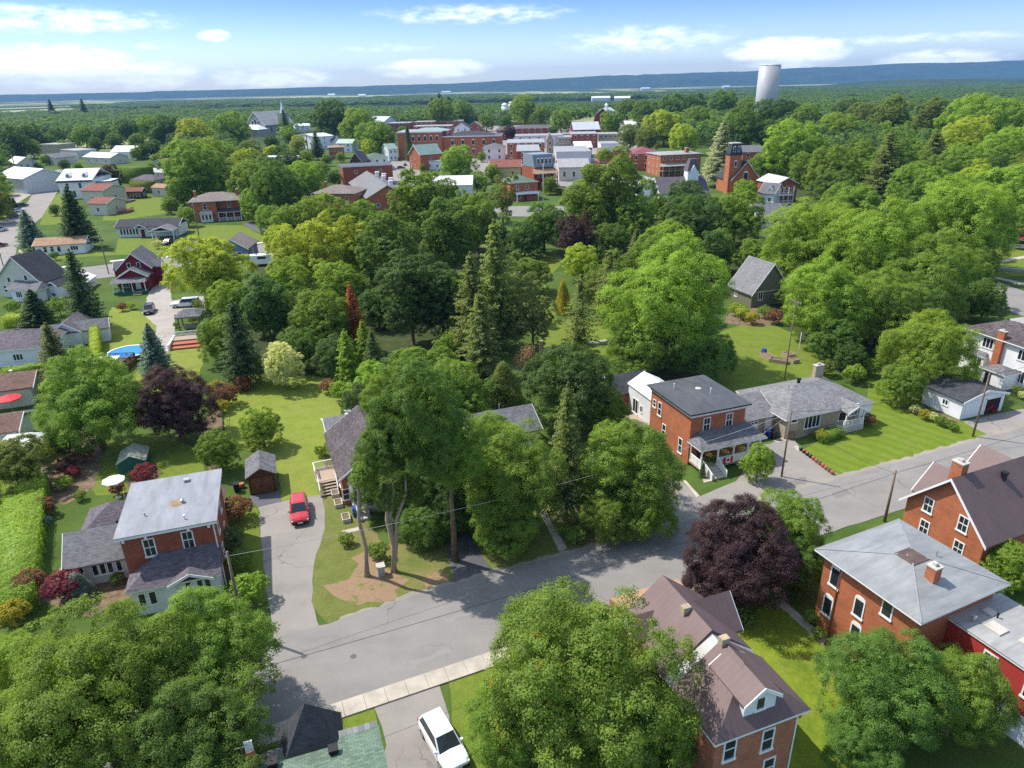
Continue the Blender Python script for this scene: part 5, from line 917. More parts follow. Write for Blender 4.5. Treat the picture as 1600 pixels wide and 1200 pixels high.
# ================================================================ vehicles
def car_proto(kind, col):
    """list of (part name, mesh, local loc, children)"""
    Lc, Wc, Hc = {'suv': (4.6, 1.86, 1.66), 'sedan': (4.6, 1.8, 1.45), 'van': (5.0, 1.95, 1.85), 'pickup': (5.6, 1.95, 1.85)}[kind]
    pm = NT('car_paint_' + kind); paint = pm.done(col, .22, None, 0, .6)
    paint.node_tree.nodes['Principled BSDF'].inputs['Coat Weight'].default_value = .6
    zb = {'suv': .98, 'sedan': .88, 'van': 1.0, 'pickup': 1.05}[kind]
    body = MB(); n = 18; secs = []
    for i in range(n + 1):
        t = i / n; x = -Lc / 2 + Lc * t; w = Wc / 2 * (1 - .13 * abs(2 * t - 1) ** 6 - (.10 if i in (0, n) else 0)); hood = zb - max(0, (t - .70)) ** 1.3 * .62 - (.10 if i == n else 0) - (.04 if i == 0 else 0)
        lo = .30 + (.08 if i in (0, n) else 0)
        for cx_ in (-Lc * .30, Lc * .31):   # wheel arches
            if abs(x - cx_) < .40: lo = max(lo, .30 + .42 * sqrt(max(0, 1 - ((x - cx_) / .42) ** 2)))
        secs.append([(x, -w * .90, lo), (x, -w, lo + .08), (x, -w, hood * .68), (x, -w * .95, hood * .93), (x, -w * .80, hood), (x, 0, hood + .04), (x, w * .80, hood), (x, w * .95, hood * .93), (x, w, hood * .68), (x, w, lo + .08), (x, w * .90, lo)])
    k = 11
    for s_ in secs: body.v += s_
    for i in range(n):
        for j in range(k - 1): body.f.append((i * k + j, (i + 1) * k + j, (i + 1) * k + j + 1, i * k + j + 1))
        body.f.append((i * k + k - 1, (i + 1) * k + k - 1, (i + 1) * k, i * k))
    body.f.append(tuple(range(k))); body.f.append(tuple(n * k + j for j in reversed(range(k))))
    P = {'suv': (-2.2, -1.75, .35, 1.15), 'sedan': (-1.75, -1.05, .25, 1.05), 'van': (-2.42, -2.2, .7, 1.6), 'pickup': (-2.6, -2.5, .5, 1.15)}[kind]
    wb, wr = Wc / 2 * .86, Wc / 2 * .70; r0, r1, r2, r3 = P; z0, z1 = zb - .02, Hc - .05
    A = [(r0, -wb, z0), (r3, -wb, z0), (r3, wb, z0), (r0, wb, z0)]; Bt = [(r1, -wr, z1), (r2, -wr, z1), (r2, wr, z1), (r1, wr, z1)]
    def quad(name, idx, sh=.9, off=.012):
        v = [Vector((A + Bt)[i]) for i in idx]; c = sum(v, Vector()) / 4; nrm = (v[1] - v[0]).cross(v[2] - v[0]).normalized()
        if nrm.dot(c - Vector((0, 0, z0 * .8))) < 0: nrm = -nrm
        q = [c + (p - c) * sh + nrm * off for p in v]; return MB().prism(q, -nrm * .01).mesh(name, M('pane'))
    cab = MB().add(A + Bt, [(0, 1, 5, 4), (1, 2, 6, 5), (2, 3, 7, 6), (3, 0, 4, 7), (4, 5, 6, 7), (3, 2, 1, 0)]).add([(r1 + .05, -wr * .96, z1), (r2 - .05, -wr * .96, z1), (r2 - .05, wr * .96, z1), (r1 + .05, wr * .96, z1), (r1 + .3, -wr * .7, Hc), (r2 - .3, -wr * .7, Hc), (r2 - .3, wr * .7, Hc), (r1 + .3, wr * .7, Hc)], [(0, 1, 5, 4), (1, 2, 6, 5), (2, 3, 7, 6), (3, 0, 4, 7), (4, 5, 6, 7)])
    body.add(cab.v, cab.f); parts = [('body', body.mesh('body', paint, False), []), ('windscreen', quad('windscreen', (1, 2, 6, 5), .93), []), ('rear_window', quad('rear_window', (3, 0, 4, 7), .85), []), ('side_window', quad('side_window', (0, 1, 5, 4), .86), []), ('side_window', quad('side_window', (2, 3, 7, 6), .86), [])]
    for sy in (-1, 1):
        parts.append(('headlight', MB().box(Lc / 2 - .16, sy * Wc * .34 - .18, .60, Lc / 2 - .015, sy * Wc * .34 + .18, .74).mesh('headlight', M('lamp')), [])); parts.append(('taillight', MB().box(-Lc / 2 + .0, sy * Wc * .37 - .13, .66, -Lc / 2 + .12, sy * Wc * .37 + .13, .92).mesh('taillight', M('tail')), []))
        parts.append(('mirror', MB().box(r3 - .35, sy * (Wc / 2 + .02) - .09, z0 + .02, r3 - .2, sy * (Wc / 2 + .02) + .09, z0 + .17).mesh('mirror', paint), []))
        for x in (-Lc * .30, Lc * .31):
            y = sy * (Wc / 2 - .13); wv = MB().lathe([(.33, -.12), (.36, -.08), (.36, .08), (.33, .12)], 18); wv.v = [(x + a, y + c, .36 + b) for a, b, c in wv.v]
            rv = MB().lathe([(.22, -.13), (.22, .13)], 12); rv.v = [(x + a, y + c, .36 + b) for a, b, c in rv.v]; parts.append(('wheel', wv.mesh('wheel', M('rubber')), [('rim', rv.mesh('rim', M('steel')))]))
    parts.append(('bumper', MB().box(Lc / 2 - .10, -Wc * .42, .36, Lc / 2 + .03, Wc * .42, .54).mesh('bumper', M('black')), [])); parts.append(('number_plate', MB().box(Lc / 2 + .02, -.24, .40, Lc / 2 + .045, .24, .52).mesh('number_plate', M('trim')), []))
    return parts
CP = {}
def car(kind, col, px, py, head, label, group=None, name='car', ground=None):
    key = (kind, col)
    if key not in CP: CP[key] = car_proto(kind, col)
    p = ground or un(px, py, 0.0); e = empty(name, (p[0], p[1], .03), radians(head), label, 'car' if name == 'car' else name.split('_')[-1], group)
    for nm, me, ch in CP[key]:
        o = link(nm, me, e)
        for cn, cm_ in ch: link(cn, cm_, o)
    return e
WH, RD, BK, SV, DB, MR = (.78, .79, .80), (.42, .012, .015), (.012, .012, .015), (.32, .34, .36), (.03, .04, .09), (.16, .01, .02)
car('suv', RD, 469, 804, -73, 'shiny red hatchback parked on the driveway left of the maples'); car('suv', WH, 693, 1168, -60, 'white car on the driveway at the bottom edge')
car('suv', BK, 234, 488, -72, 'black car at the end of the gravel drive by the maroon house'); car('pickup', WH, 291, 479, 188, 'white pickup with white canopy under the lime-yellow tree', name='pickup')
GP = 'cars parked along the left street'
car('suv', DB, 24, 340, 55, 'dark blue car nearest the viewer of those parked on the left street', GP); car('sedan', WH, 29, 331, 57, 'small white car between two dark ones on the left street', GP); car('suv', (.02, .025, .04), 35, 323, 58, 'dark car at the far end of the parked row, left street', GP)
car('van', WH, 33, 297, 5, 'white van parked beside the left workshop', name='van'); car('van', (.5, .52, .55), -1, 362, 60, 'white van cut off by the left edge', name='van'); car('sedan', MR, -1, 386, 60, 'maroon car cut off by the left edge', GP)
car('sedan', MR, 263, 381, -95, 'dark maroon car under the white carport'); car('suv', BK, 413, 349, -60, 'black car on the drive right of the brick villa'); car('sedan', SV, 415, 402, -80, 'silver car behind the camper trailer')
GD = 'cars near downtown'
car('sedan', SV, 833, 330, 12, 'silver car on the road below the green-roofed brick house', GD); car('suv', WH, 767, 336, 15, 'white car on the road left of the silver one', GD); car('sedan', WH, 615, 264, 10, 'white car in the lot left of the hotel annex', GD)
car('suv', BK, 627, 264, 20, 'black car in the lot just left of the hotel annex', GD); car('sedan', SV, 868, 297, 15, 'grey car beside the hedge right of the green-roofed house', GD); car('suv', WH, 604, 268, 10, 'white car leftmost in the lot by the hotel', GD); car('sedan', (.05, .06, .08), 633, 259, 100, 'dark sedan rear-most in the hotel lot', GD)
for x_, y_, c_, hd_, lb_ in ((690, 268, SV, 5, 'grey car on the paved yard below the hotel'), (652, 288, WH, 95, 'white car at the right end of the paved yard by the hall'), (735, 272, RD, 8, 'small red car below the round bright tree by the hotel'), (925, 335, WH, 12, 'white car at the right end of the road below the mansard shop'), (722, 340, DB, 14, 'dark blue car at the left end of the road above the wood'), (884, 250, BK, 100, 'black car in the lane behind the mansard shop'), (955, 258, SV, 20, 'silver car in front of the orange brick house')): car('sedan', c_, x_, y_, hd_, lb_, GD)
q = un(411, 414); e = empty('camper_trailer', (q.x, q.y, 0), radians(14), 'white camper trailer with two roof hatches behind the lime-yellow tree', 'trailer')
MB().add([(-3, -1.2, .5), (3, -1.2, .5), (3, 1.2, .5), (-3, 1.2, .5), (-2.8, -1.15, 2.7), (2.8, -1.15, 2.7), (2.8, 1.15, 2.7), (-2.8, 1.15, 2.7)], [(0, 1, 5, 4), (1, 2, 6, 5), (2, 3, 7, 6), (3, 0, 4, 7), (4, 5, 6, 7), (3, 2, 1, 0)]).build('body', M('canvas'), e)
for x in (-1.2, 1.4): MB().box(x - .25, -.25, 2.7, x + .25, .25, 2.86).build('roof_hatch', M('black'), e)
MB().box(-1, -1.24, 1.4, 1, -1.18, 2.0).build('window', M('pane'), e); MB().lathe([(.35, -1.25), (.35, 1.25)], 14).build('wheel', M('rubber'), e).rotation_euler = (pi / 2, 0, 0); e.children[-1].location.z = .38
# ================================================================ poles and wires
POLES = {}
def pole(key, base, top_y=None, h=None, label='', r0=.15, arm=True, mat='wood', ang=22, name='utility_pole'):
    p = un(*base); h = h or height_at(p, top_y); e = empty(name, (p.x, p.y, 0), radians(ang + 90), label, 'utility pole', 'utility poles'); POLES[key] = (p.x, p.y, h)
    k = max(1, p.y / 160)
    MB().tube([(0, 0, 0), (0, 0, h * .5), (0, 0, h)], [r0 * k, r0 * .85 * k, r0 * .65 * k], 8).build('pole', M(mat), e, True)
    if arm:
        a = MB().box(-1.1, -.06 * k, h - .6, 1.1, .06 * k, h - .48).bar((-.6, 0, h - .6), (0, 0, h - 1.2), .05).bar((.6, 0, h - .6), (0, 0, h - 1.2), .05).build('crossarm', M('wood'), e)
        for x in (-1, -.45, .45, 1): MB().lathe([(.05, 0), (.06, .1), (.03, .18)], 6, (x, 0, h - .48)).build('insulator', M('concrete'), a)
    return e
t_ = un(354.7, 862, 8.0); bp = pr((t_.x, t_.y, 0)); pole('A', bp[:2], None, 8.0, 'grey wooden pole right of the silver-roofed brick house', arm=False)
pole('D', (1221, 745), 640, None, 'slim pole in front of the ranch bungalow driveway', .11, False); pole('T', (1226, 592), 466, None, 'tall pole with crossarm on the back lawn behind the ranch bungalow', .085)
pole('P2', (1382, 815), 735, None, 'dark pole on the near kerb above the pewter hip roof', .14, False); pole('F', (1520, 682), 583, None, 'leaning-looking brown pole beside the white double garage', .13, False)
pole('L1', (170, 428), 365, None, 'pole behind the maroon gabled house', .13); pole('L2', (314, 385), 318, None, 'pole left of the brick villa front corner', .13); pole('L3', (8, 424), 395, None, 'pole at the left edge by the farmhouse', .13)
pole('L4', (12, 334), 285, None, 'pole by the parked cars on the left street', .12); pole('L5', (30, 284), 240, None, 'pole in front of the big pale workshop', .12); pole('L6', (60, 286), 239, None, 'pole across from the long white house', .12); pole('L7', (112, 236), 210, None, 'far pole up the left street', .12)
pole('C1', (849, 322), 255, None, 'pale pole right of the green-roofed brick house', .13, True, 'concrete'); pole('C2', (1302, 322), 299, None, 'short pole top between the right-hand maples', .12, False); pole('C3', (402, 260), 205, None, 'pole by the conifers right of the stone church', .12); pole('C4', (482, 240), 205, None, 'pole in front of the tall white rectangular house', .12)
pole('R1', (1246, 562), None, 4.5, 'short white pole beside the raised beds', .05, False, 'trim')
def wire(a, b, sag=.8, r_=.018, label='', mat='black'):
    a = Vector(a); b = Vector(b); pts = [a + (b - a) * t - Vector((0, 0, sag * 4 * t * (1 - t))) for t in [i / 24 for i in range(25)]]
    tag(MB().tube(pts, r_, 5).build('wire', M(mat)), label, 'wire', 'overhead wires')
pA = POLES; w0 = (-34.0, 25.5, 8.4); e = empty('utility_pole', (w0[0], w0[1], 0), radians(112), 'pole hidden under the lower-left maples', 'utility pole', 'utility poles') if 0 else None
wire((pA['P2'][0], pA['P2'][1], pA['P2'][2] - .3), (-62, 14.0, 9.6), 1.6, .016, 'dark overhead wire running along the whole street from the near-kerb pole')
wire((pA['P2'][0], pA['P2'][1], pA['P2'][2] - .3), (120, 93, 9), 1.2, .015, 'dark overhead wire leaving the near-kerb pole to the right edge'); wire((pA['A'][0], pA['A'][1], 7.6), (pA['D'][0], pA['D'][1], pA['D'][2] - .4), 1.3, .018, 'pale wire from the left pole across the maples to the slim pole', 'concrete')
wire((pA['D'][0], pA['D'][1], pA['D'][2] - .3), (pA['F'][0], pA['F'][1], pA['F'][2] - .3), 1.0, .018, 'wire between the slim pole and the garage pole')
wire((pA['D'][0], pA['D'][1], pA['D'][2] - .3), (*at(D, 6.5, -2.2), 3.2), .3, .015, 'short service wire from the slim pole to the flag porch', 'concrete'); wire((pA['F'][0], pA['F'][1], pA['F'][2] - .3), (140, 113, 9), 1.0, .018, 'wire from the garage pole out to the right edge')
wire((pA['P2'][0], pA['P2'][1], pA['P2'][2] - .3), (pA['D'][0], pA['D'][1], pA['D'][2] - .3), .8, .015, 'wire crossing the street between the near-kerb pole and the slim pole'); wire((pA['L1'][0], pA['L1'][1], pA['L1'][2] - .3), (pA['L2'][0], pA['L2'][1], pA['L2'][2] - .3), 1.0, .03, 'wire between the two poles by the cross street', 'concrete'); wire((pA['L1'][0], pA['L1'][1], pA['L1'][2] - .3), (pA['L3'][0], pA['L3'][1], pA['L3'][2] - .3), 1.0, .03, 'wire above the farmhouse, far left', 'concrete')
# ================================================================ garden and street furniture
q = un(200, 549, 1.2); e = empty('swimming_pool', (q.x, q.y, 0), 0, 'round above-ground pool with bright blue water and white rim, left', 'pool')
MB().lathe([(3.1, 0), (3.1, 1.15)], 32).build('wall', plain('dark_pool_wall', (.05, .03, .03), .6), e, True)
r_ = MB(); n = 36
for i in range(n):
    a0, a1 = 2 * pi * i / n, 2 * pi * (i + 1) / n; r_.prism([(3.2 * cos(a0), 3.2 * sin(a0), 1.15), (3.2 * cos(a1), 3.2 * sin(a1), 1.15), (2.92 * cos(a1), 2.92 * sin(a1), 1.15), (2.92 * cos(a0), 2.92 * sin(a0), 1.15)], (0, 0, .08))
r_.build('rim', M('canvas'), e); MB().lathe([(2.9, 1.152), (.02, 1.16)], 32).build('water', M('water_blue'), e)
h = Hs('pool_deck', 'dark stained timber pool deck with lattice rail in front of the round pool', 'deck', (q.x - 3.3, q.y - 8.2), 3); h.box(0, 0, 6.2, 5.0, .1, 1.15, 'timber', 'deck'); [h.rail(a, b, 1.15, .9, 'timber', .2) for a, b in (((0, 0), (6.2, 0)), ((0, 0), (0, 5)), ((6.2, 0), (6.2, 5)), ((0, 4.95), (6.2, 4.95)))]; h.steps(2, 4, -1.4, 0, 1.1, 'timber')
e = empty('swing_seat', (q.x + .9, q.y - 7.3, 1.15), radians(3), 'striped white canopy swing seat on the pool deck', 'swing seat'); MB().add([(-1.5, -.7, 1.5), (1.5, -.7, 1.5), (1.5, .7, 1.65), (-1.5, .7, 1.65)], [(0, 1, 2, 3)]).prism([(-1.5, -.7, 1.5), (1.5, -.7, 1.5), (1.5, .7, 1.65), (-1.5, .7, 1.65)], (0, 0, .06)).build('canopy', M('canvas'), e); MB().bar((-1.45, 0, 0), (-1.45, 0, 1.55), .07).bar((1.45, 0, 0), (1.45, 0, 1.55), .07).build('frame', M('steel'), e); MB().box(-1.2, -.4, .4, 1.2, .3, .55).box(-1.2, .3, .5, 1.2, .4, 1.1).build('seat', M('redwood'), e)
h = Hs('pergola', 'timber gazebo with grey hip roof beside the white pickup', 'gazebo', fit((272, 499), (312, 497), 2.4)[0], 14); h.hip(.3, .3, 4.2, 4.0, 2.4, 1.0, 'sh_grey', .3, 1.5, 'timber'); [h.post(x, y, 0, 2.4, .2, 'wood') for x in (.5, 4.0) for y in (.5, 3.8)]; h.part(MB().box(1, 1.4, 0, 3.4, 2.2, .7), 'table', 'deck')
h = Hs('terrace', 'stepped redwood terrace with pale rim below the gazebo', 'terrace', tuple(un(266, 548).to_2d()), 14); h.box(0, 0, 4.8, 1.3, 0, .3, 'redwood', 'lower_step'); h.box(0, 1.3, 4.8, 2.8, 0, .6, 'redwood', 'middle_step'); h.box(0, 2.8, 4.8, 5.4, 0, .85, 'deck', 'platform'); h.rail((0, 5.4), (4.8, 5.4), .85, .7, 'trim'); h.part(MB().box(-.3, 0, 0, 0, 5.4, 1.0), 'side_board', 'trim')
def parasol(px, py, z, r0, mat, label, cat='parasol'):
    q = un(px, py, z); e = empty('parasol', (q.x, q.y, 0), 0, label, cat); MB().lathe([(r0, z - .1), (r0, z), (.05, z + r0 * .28)], 8).build('canopy', M(mat), e); MB().tube([(0, 0, 0), (0, 0, z)], .04).build('pole', M('steel'), e); MB().lathe([(.35, 0), (.3, .12)], 10).build('base', M('concrete'), e)
parasol(13, 622, 2.3, 1.6, 'red', 'red garden parasol on the patio at the left edge'); parasol(177, 750, 2.2, 1.15, 'canvas', 'white garden parasol behind the silver-roofed house')
h = Hs('canopy_tent', 'white party canopy tent with a low fabric wall, left edge', 'tent', (-61.0, 72.6), 13); h.hip(0, 0, 5.0, 3.6, 1.9, 1.0, 'canvas', .0, 1.2, 'canvas'); h.part(MB().box(0, -.05, .4, 4.8, 0, 1.8).box(-.05, 0, .4, 0, 3.6, 1.8), 'fabric_wall', 'canvas'); [h.post(x, y, 0, 1.9, .06, 'steel', 'leg') for x in (.1, 4.9) for y in (.1, 3.5)]
h = Hs('shelter_tent', 'small white fabric car shelter left of the maroon house', 'tent', fit((92, 443), (119, 438), 2)[0], 10); h.gwall(0, 0, 5.6, 6, 1.9, 1.5, 'y', 'canvas'); h.groof(0, 0, 5.6, 6, 1.9, 1.5, 'y', 'canvas', .1, .05, 'canvas')
h = Hs('greenhouse', 'small weathered green and white greenhouse shed in the garden behind the silver-roofed house', 'greenhouse', fit((184, 731), (222, 726), .9)[0], 19); h.gwall(0, 0, 2.9, 3.4, 1.3, .8, 'y', 'teal'); h.groof(0, 0, 2.9, 3.4, 1.3, .8, 'y', plain('mossy_polycarbonate', (.34, .36, .28), .6, .4, .3, 0, 3), .12, .05, 'teal')
def planter(px, py, w, d, hh, mat, label, ang=20, grp=None, cat='planter', name='planter'):
    q = un(px, py); e = empty(name, (q.x, q.y, 0), radians(ang), label, cat, grp); MB().box(-w / 2, -d / 2, 0, w / 2, -d / 2 + .08, hh).box(-w / 2, d / 2 - .08, 0, w / 2, d / 2, hh).box(-w / 2, -d / 2 + .08, 0, -w / 2 + .08, d / 2 - .08, hh).box(w / 2 - .08, -d / 2 + .08, 0, w / 2, d / 2 - .08, hh).build('box', M(mat), e); MB().box(-w / 2 + .08, -d / 2 + .08, 0, w / 2 - .08, d / 2 - .08, hh * .8).build('soil', BED, e); return e
PL = []
for i, (x, y, w, d) in enumerate(((1200, 560, 1.3, 2.6), (1216, 566, 1.3, 2.6), (1232, 557, 1.4, 1.6), (1240, 566, 1.2, 1.2))): PL.append(planter(x, y, w, d, .6, 'deck', ['raised bed nearest the blue barrel', 'long raised bed in the middle of the back lawn', 'short raised bed left of the tall pole foot', 'square raised bed nearest the short white pole'][i], 20 if i != 1 else 60, 'raised beds on the back lawn'))
for i, (x, y, lb) in enumerate(((524, 773, 'white edged planter nearest the wooden steps'), (529, 789, 'white edged planter in the middle of the gable wall'), (541, 812, 'white edged planter nearest the front porch'))): PL.append(planter(x, y, .8, 1.3, .45, 'concrete', lb, 20, 'planters along the gabled brick house'))
def barrel(px, py, r0, hh, mat, label, cat='barrel', name='barrel', lid=None):
    q = un(px, py); e = empty(name, (q.x, q.y, 0), 0, label, cat); MB().lathe([(r0 * .85, 0), (r0, hh * .5), (r0 * .9, hh)], 14).build('body', M(mat), e, True); MB().lathe([(r0 * .95, hh), (r0 * .9, hh + .06)], 14).build('lid', M(lid or mat), e)
barrel(1193, 554, .45, .9, 'blue', 'blue rain barrel at the end of the raised beds'); barrel(1236, 686, .4, .9, 'wood', 'brown half-barrel by the bungalow walk'); barrel(378, 762, .35, .5, 'terracotta', 'orange tub left of the timber garage', 'tub', 'tub')
def bin_(px, py, mat, label):
    q = un(px, py); e = empty('wheeled_bin', (q.x, q.y, 0), radians(20), label, 'bin'); MB().add([(-.25, -.28, .06), (.25, -.28, .06), (.25, .28, .06), (-.25, .28, .06), (-.3, -.35, 1.0), (.3, -.35, 1.0), (.3, .35, 1.0), (-.3, .35, 1.0)], [(0, 1, 5, 4), (1, 2, 6, 5), (2, 3, 7, 6), (3, 0, 4, 7), (4, 5, 6, 7), (3, 2, 1, 0)]).build('body', M(mat), e); MB().box(-.32, -.4, 1.0, .32, .38, 1.07).build('lid', M(mat), e); MB().tube([(-.28, .3, .1), (-.22, .3, .1)], .1).tube([(.22, .3, .1), (.28, .3, .1)], .1).build('wheel', M('rubber'), e)
bin_(1201, 684, 'blue', 'blue wheeled bin by the bungalow garage door'); bin_(1208, 686, 'black', 'black wheeled bin right of the blue one'); bin_(556, 806, 'blue', 'blue recycling bin on the gabled house porch'); bin_(371, 768, 'black', 'black bin left of the timber garage'); bin_(86, 466, 'blue', 'blue bin by the farmhouse porch')
for i in range(11):
    x = 1251 + i * 4.9; y = 704 + i * 3.7; q = un(x, y); lb = ('black' if i < 4 else 'terracotta') + ' flower pot on the driveway edge, ' + ('nearest the bungalow', 'second from the bungalow', 'third from the bungalow', 'fourth from the bungalow', 'fifth from the bungalow', 'middle one of the row', 'fifth from the street', 'fourth from the street', 'third from the street', 'second from the street', 'nearest the street')[i]
    e = empty('flower_pot', (q.x, q.y, 0), 0, lb, 'flower pot', 'flower pots along the bungalow driveway'); MB().lathe([(.17, 0), (.24, .3), (.26, .34), (.22, .34), (.2, .25)], 10).build('pot', M('terracotta' if i > 3 else 'black'), e); MB().lathe([(.2, .3), (.17, .42), (.05, .5)], 8).build('plant', M('terracotta' if i % 3 else 'teal'), e)
for x, hh_ in ((1105, 712), (1125, 706), (1152, 701)):
    u_, z_ = None, 2.35; q = Vector((*at(D, {1105: 1.6, 1125: 3.7, 1152: 5.9}[x], -1.8), 0)); e = empty('hanging_basket', (q.x, q.y, 2.2), 0, {1105: 'yellow hanging flower basket over the porch steps', 1125: 'yellow hanging flower basket in the middle of the flag porch', 1152: 'yellow hanging flower basket at the right of the flag porch'}[x], 'hanging basket', 'yellow flower baskets on the flag porch')
    MB().lathe([(.05, -.3), (.25, -.12), (.3, 0)], 10).build('basket', M('wood'), e); MB().tube([(0, 0, 0), (0, 0, .75)], .012).build('chain', M('steel'), e); f_ = MB(); rg_ = random.Random(x)
    for _ in range(90):
        a = rg_.uniform(0, 2 * pi); rr_ = rg_.uniform(0, .42); z = .16 * (1 - rr_ * 2) - rr_ * .25 + rg_.uniform(-.05, .08); c_ = Vector((rr_ * cos(a), rr_ * sin(a), z)); v1 = Vector((rg_.gauss(0, 1), rg_.gauss(0, 1), rg_.gauss(0, 1))).normalized() * .06; v2 = v1.orthogonal().normalized() * .06; f_.add([c_ - v1, c_ - v2, c_ + v1, c_ + v2], [(0, 1, 2, 3)])
    f_.build('flowers', M('yellow'), e)
for x, y, hh_, lb in ((596, 898, .95, 'squat stone pillar between the two street maple trunks'), (1112, 757, .01, '')):
    if hh_ < .1: continue
    q = un(x, y); e = empty('stone_pillar', (q.x, q.y, 0), radians(20), lb, 'pillar'); MB().box(-.3, -.3, 0, .3, .3, hh_).build('shaft', M('stone'), e); MB().box(-.38, -.38, hh_, .38, .38, hh_ + .12).build('cap', M('concrete'), e)
q = un(850, 551); r2_ = un(958, 536); mb = MB(); rg_ = random.Random(3)
for i in range(70):
    t = i / 70; p = q + (r2_ - q) * t; s_ = rg_.uniform(.25, .45); mb.add([(p.x + a * s_ + rg_.gauss(0, .05), p.y + b * s_ + rg_.gauss(0, .05), c * s_ * 1.6 + rg_.gauss(0, .04)) for a, b, c in ((-1, -1, 0), (1, -1, 0), (1, 1, 0), (-1, 1, 0), (-.8, -.8, 1), (.8, -.8, 1), (.8, .8, 1), (-.8, .8, 1))], [(0, 1, 5, 4), (1, 2, 6, 5), (2, 3, 7, 6), (3, 0, 4, 7), (4, 5, 6, 7)])
tag(mb.build('dry_stone_wall', M('stone')), 'low dry stone wall crossing the wooded garden at the centre', 'wall')
q = un(845, 566); tag(MB().box(q.x - .25, q.y - .25, 0, q.x + .25, q.y + .25, 3.6).build('timber_post', M('bark_pale')), 'pale squared timber post right of the broken conifer', 'post')
# low metal fence between the gardens
F0, F1 = un(350, 700), un(352, 590); mb = MB(); n = 14
for i in range(n + 1): p = F0 + (F1 - F0) * (i / n); mb.bar((p.x, p.y, 0), (p.x, p.y, 1.3), .06)
e = empty('garden_fence', (0, 0, 0), 0, 'thin dark wire fence on the left side of the long back lawn', 'fence'); mb.build('posts', M('black'), e); MB().bar((F0.x, F0.y, 1.25), (F1.x, F1.y, 1.25), .04).bar((F0.x, F0.y, .7), (F1.x, F1.y, .7), .03).build('rails', M('black'), e)
h = Hs('sun_deck', 'small redwood deck with rail behind the lower cream wing', 'deck', tuple(un(166, 334).to_2d()), 5); h.box(0, 0, 8, 5, .1, .6, 'redwood', 'deck'); h.rail((0, 0), (8, 0), .6, 1, 'maroon', .4); h.rail((8, 0), (8, 5), .6, 1, 'maroon', .4)
h = Hs('sun_deck', 'pale timber deck with rail left of the garden pavilion', 'deck', tuple(un(172, 317).to_2d()), 5); h.box(0, 0, 8, 5, .1, .6, 'deck', 'deck'); h.rail((0, 0), (8, 0), .6, 1, 'trim', .4)
h = Hs('sheds_row', 'low redwood board shed at the right end of the long upper lawn', 'shed', tuple(un(259, 330).to_2d()), 10); h.gwall(0, 0, 4, 4, 2.2, .8, 'x', 'redwood'); h.groof(0, 0, 4, 4, 2.2, .8, 'x', 'sh_brown', .2)
# covers and repairs on the street, stones at the gable wall
for x, y in ((437, 1010), (475, 1026), (552, 1026)):
    q = un(x, y); tag(MB().lathe([(.24, .031), (.22, .045), (.02, .046)], 16, (q.x, q.y, 0)).build('manhole_cover', plain('cast_iron', (.10, .09, .085), .6)), {437: 'iron cover by the driveway mouth, left of the other two', 475: 'iron cover in the street, middle of three', 552: 'iron cover in the street, right of three'}[x], 'manhole cover', 'street covers')
# ================================================================ foliage generators (numpy)
def quads(name, P, mat, extra=None):
    """P: (n,4,3) quads; extra: optional (verts, faces) appended"""
    n = len(P); V = P.reshape(-1, 3).astype(np.float32); nv = len(V); me = bpy.data.meshes.new(name)
    ev, ef = extra if extra else ([], [])
    if len(ev): V = np.vstack([V, np.array(ev, np.float32)])
    me.vertices.add(len(V)); me.vertices.foreach_set('co', V.ravel())
    me.loops.add(n * 4 + 4 * len(ef)); li = np.arange(n * 4, dtype=np.int32)
    if len(ef): li = np.concatenate([li, (np.array(ef, np.int32) + nv).ravel()])
    me.loops.foreach_set('vertex_index', li); me.polygons.add(n + len(ef)); me.polygons.foreach_set('loop_start', np.arange(n + len(ef), dtype=np.int32) * 4)
    me.update(calc_edges=True); me.materials.append(mat); return me
def unit(a): return a / np.maximum(np.linalg.norm(a, axis=-1, keepdims=True), 1e-9)
def leaves(pos, nrm, size, rg, asp=.62):
    n = len(pos); t = unit(np.cross(nrm, unit(rg.normal(size=(n, 3))))); b = np.cross(nrm, t); s = (size * rg.uniform(.6, 1.3, n))[:, None]
    a = t * s * .5; c = b * s * .5 * asp; lift = nrm * s * .10
    return np.stack([pos - a - lift, pos - c + lift, pos + a - lift, pos + c + lift], 1)
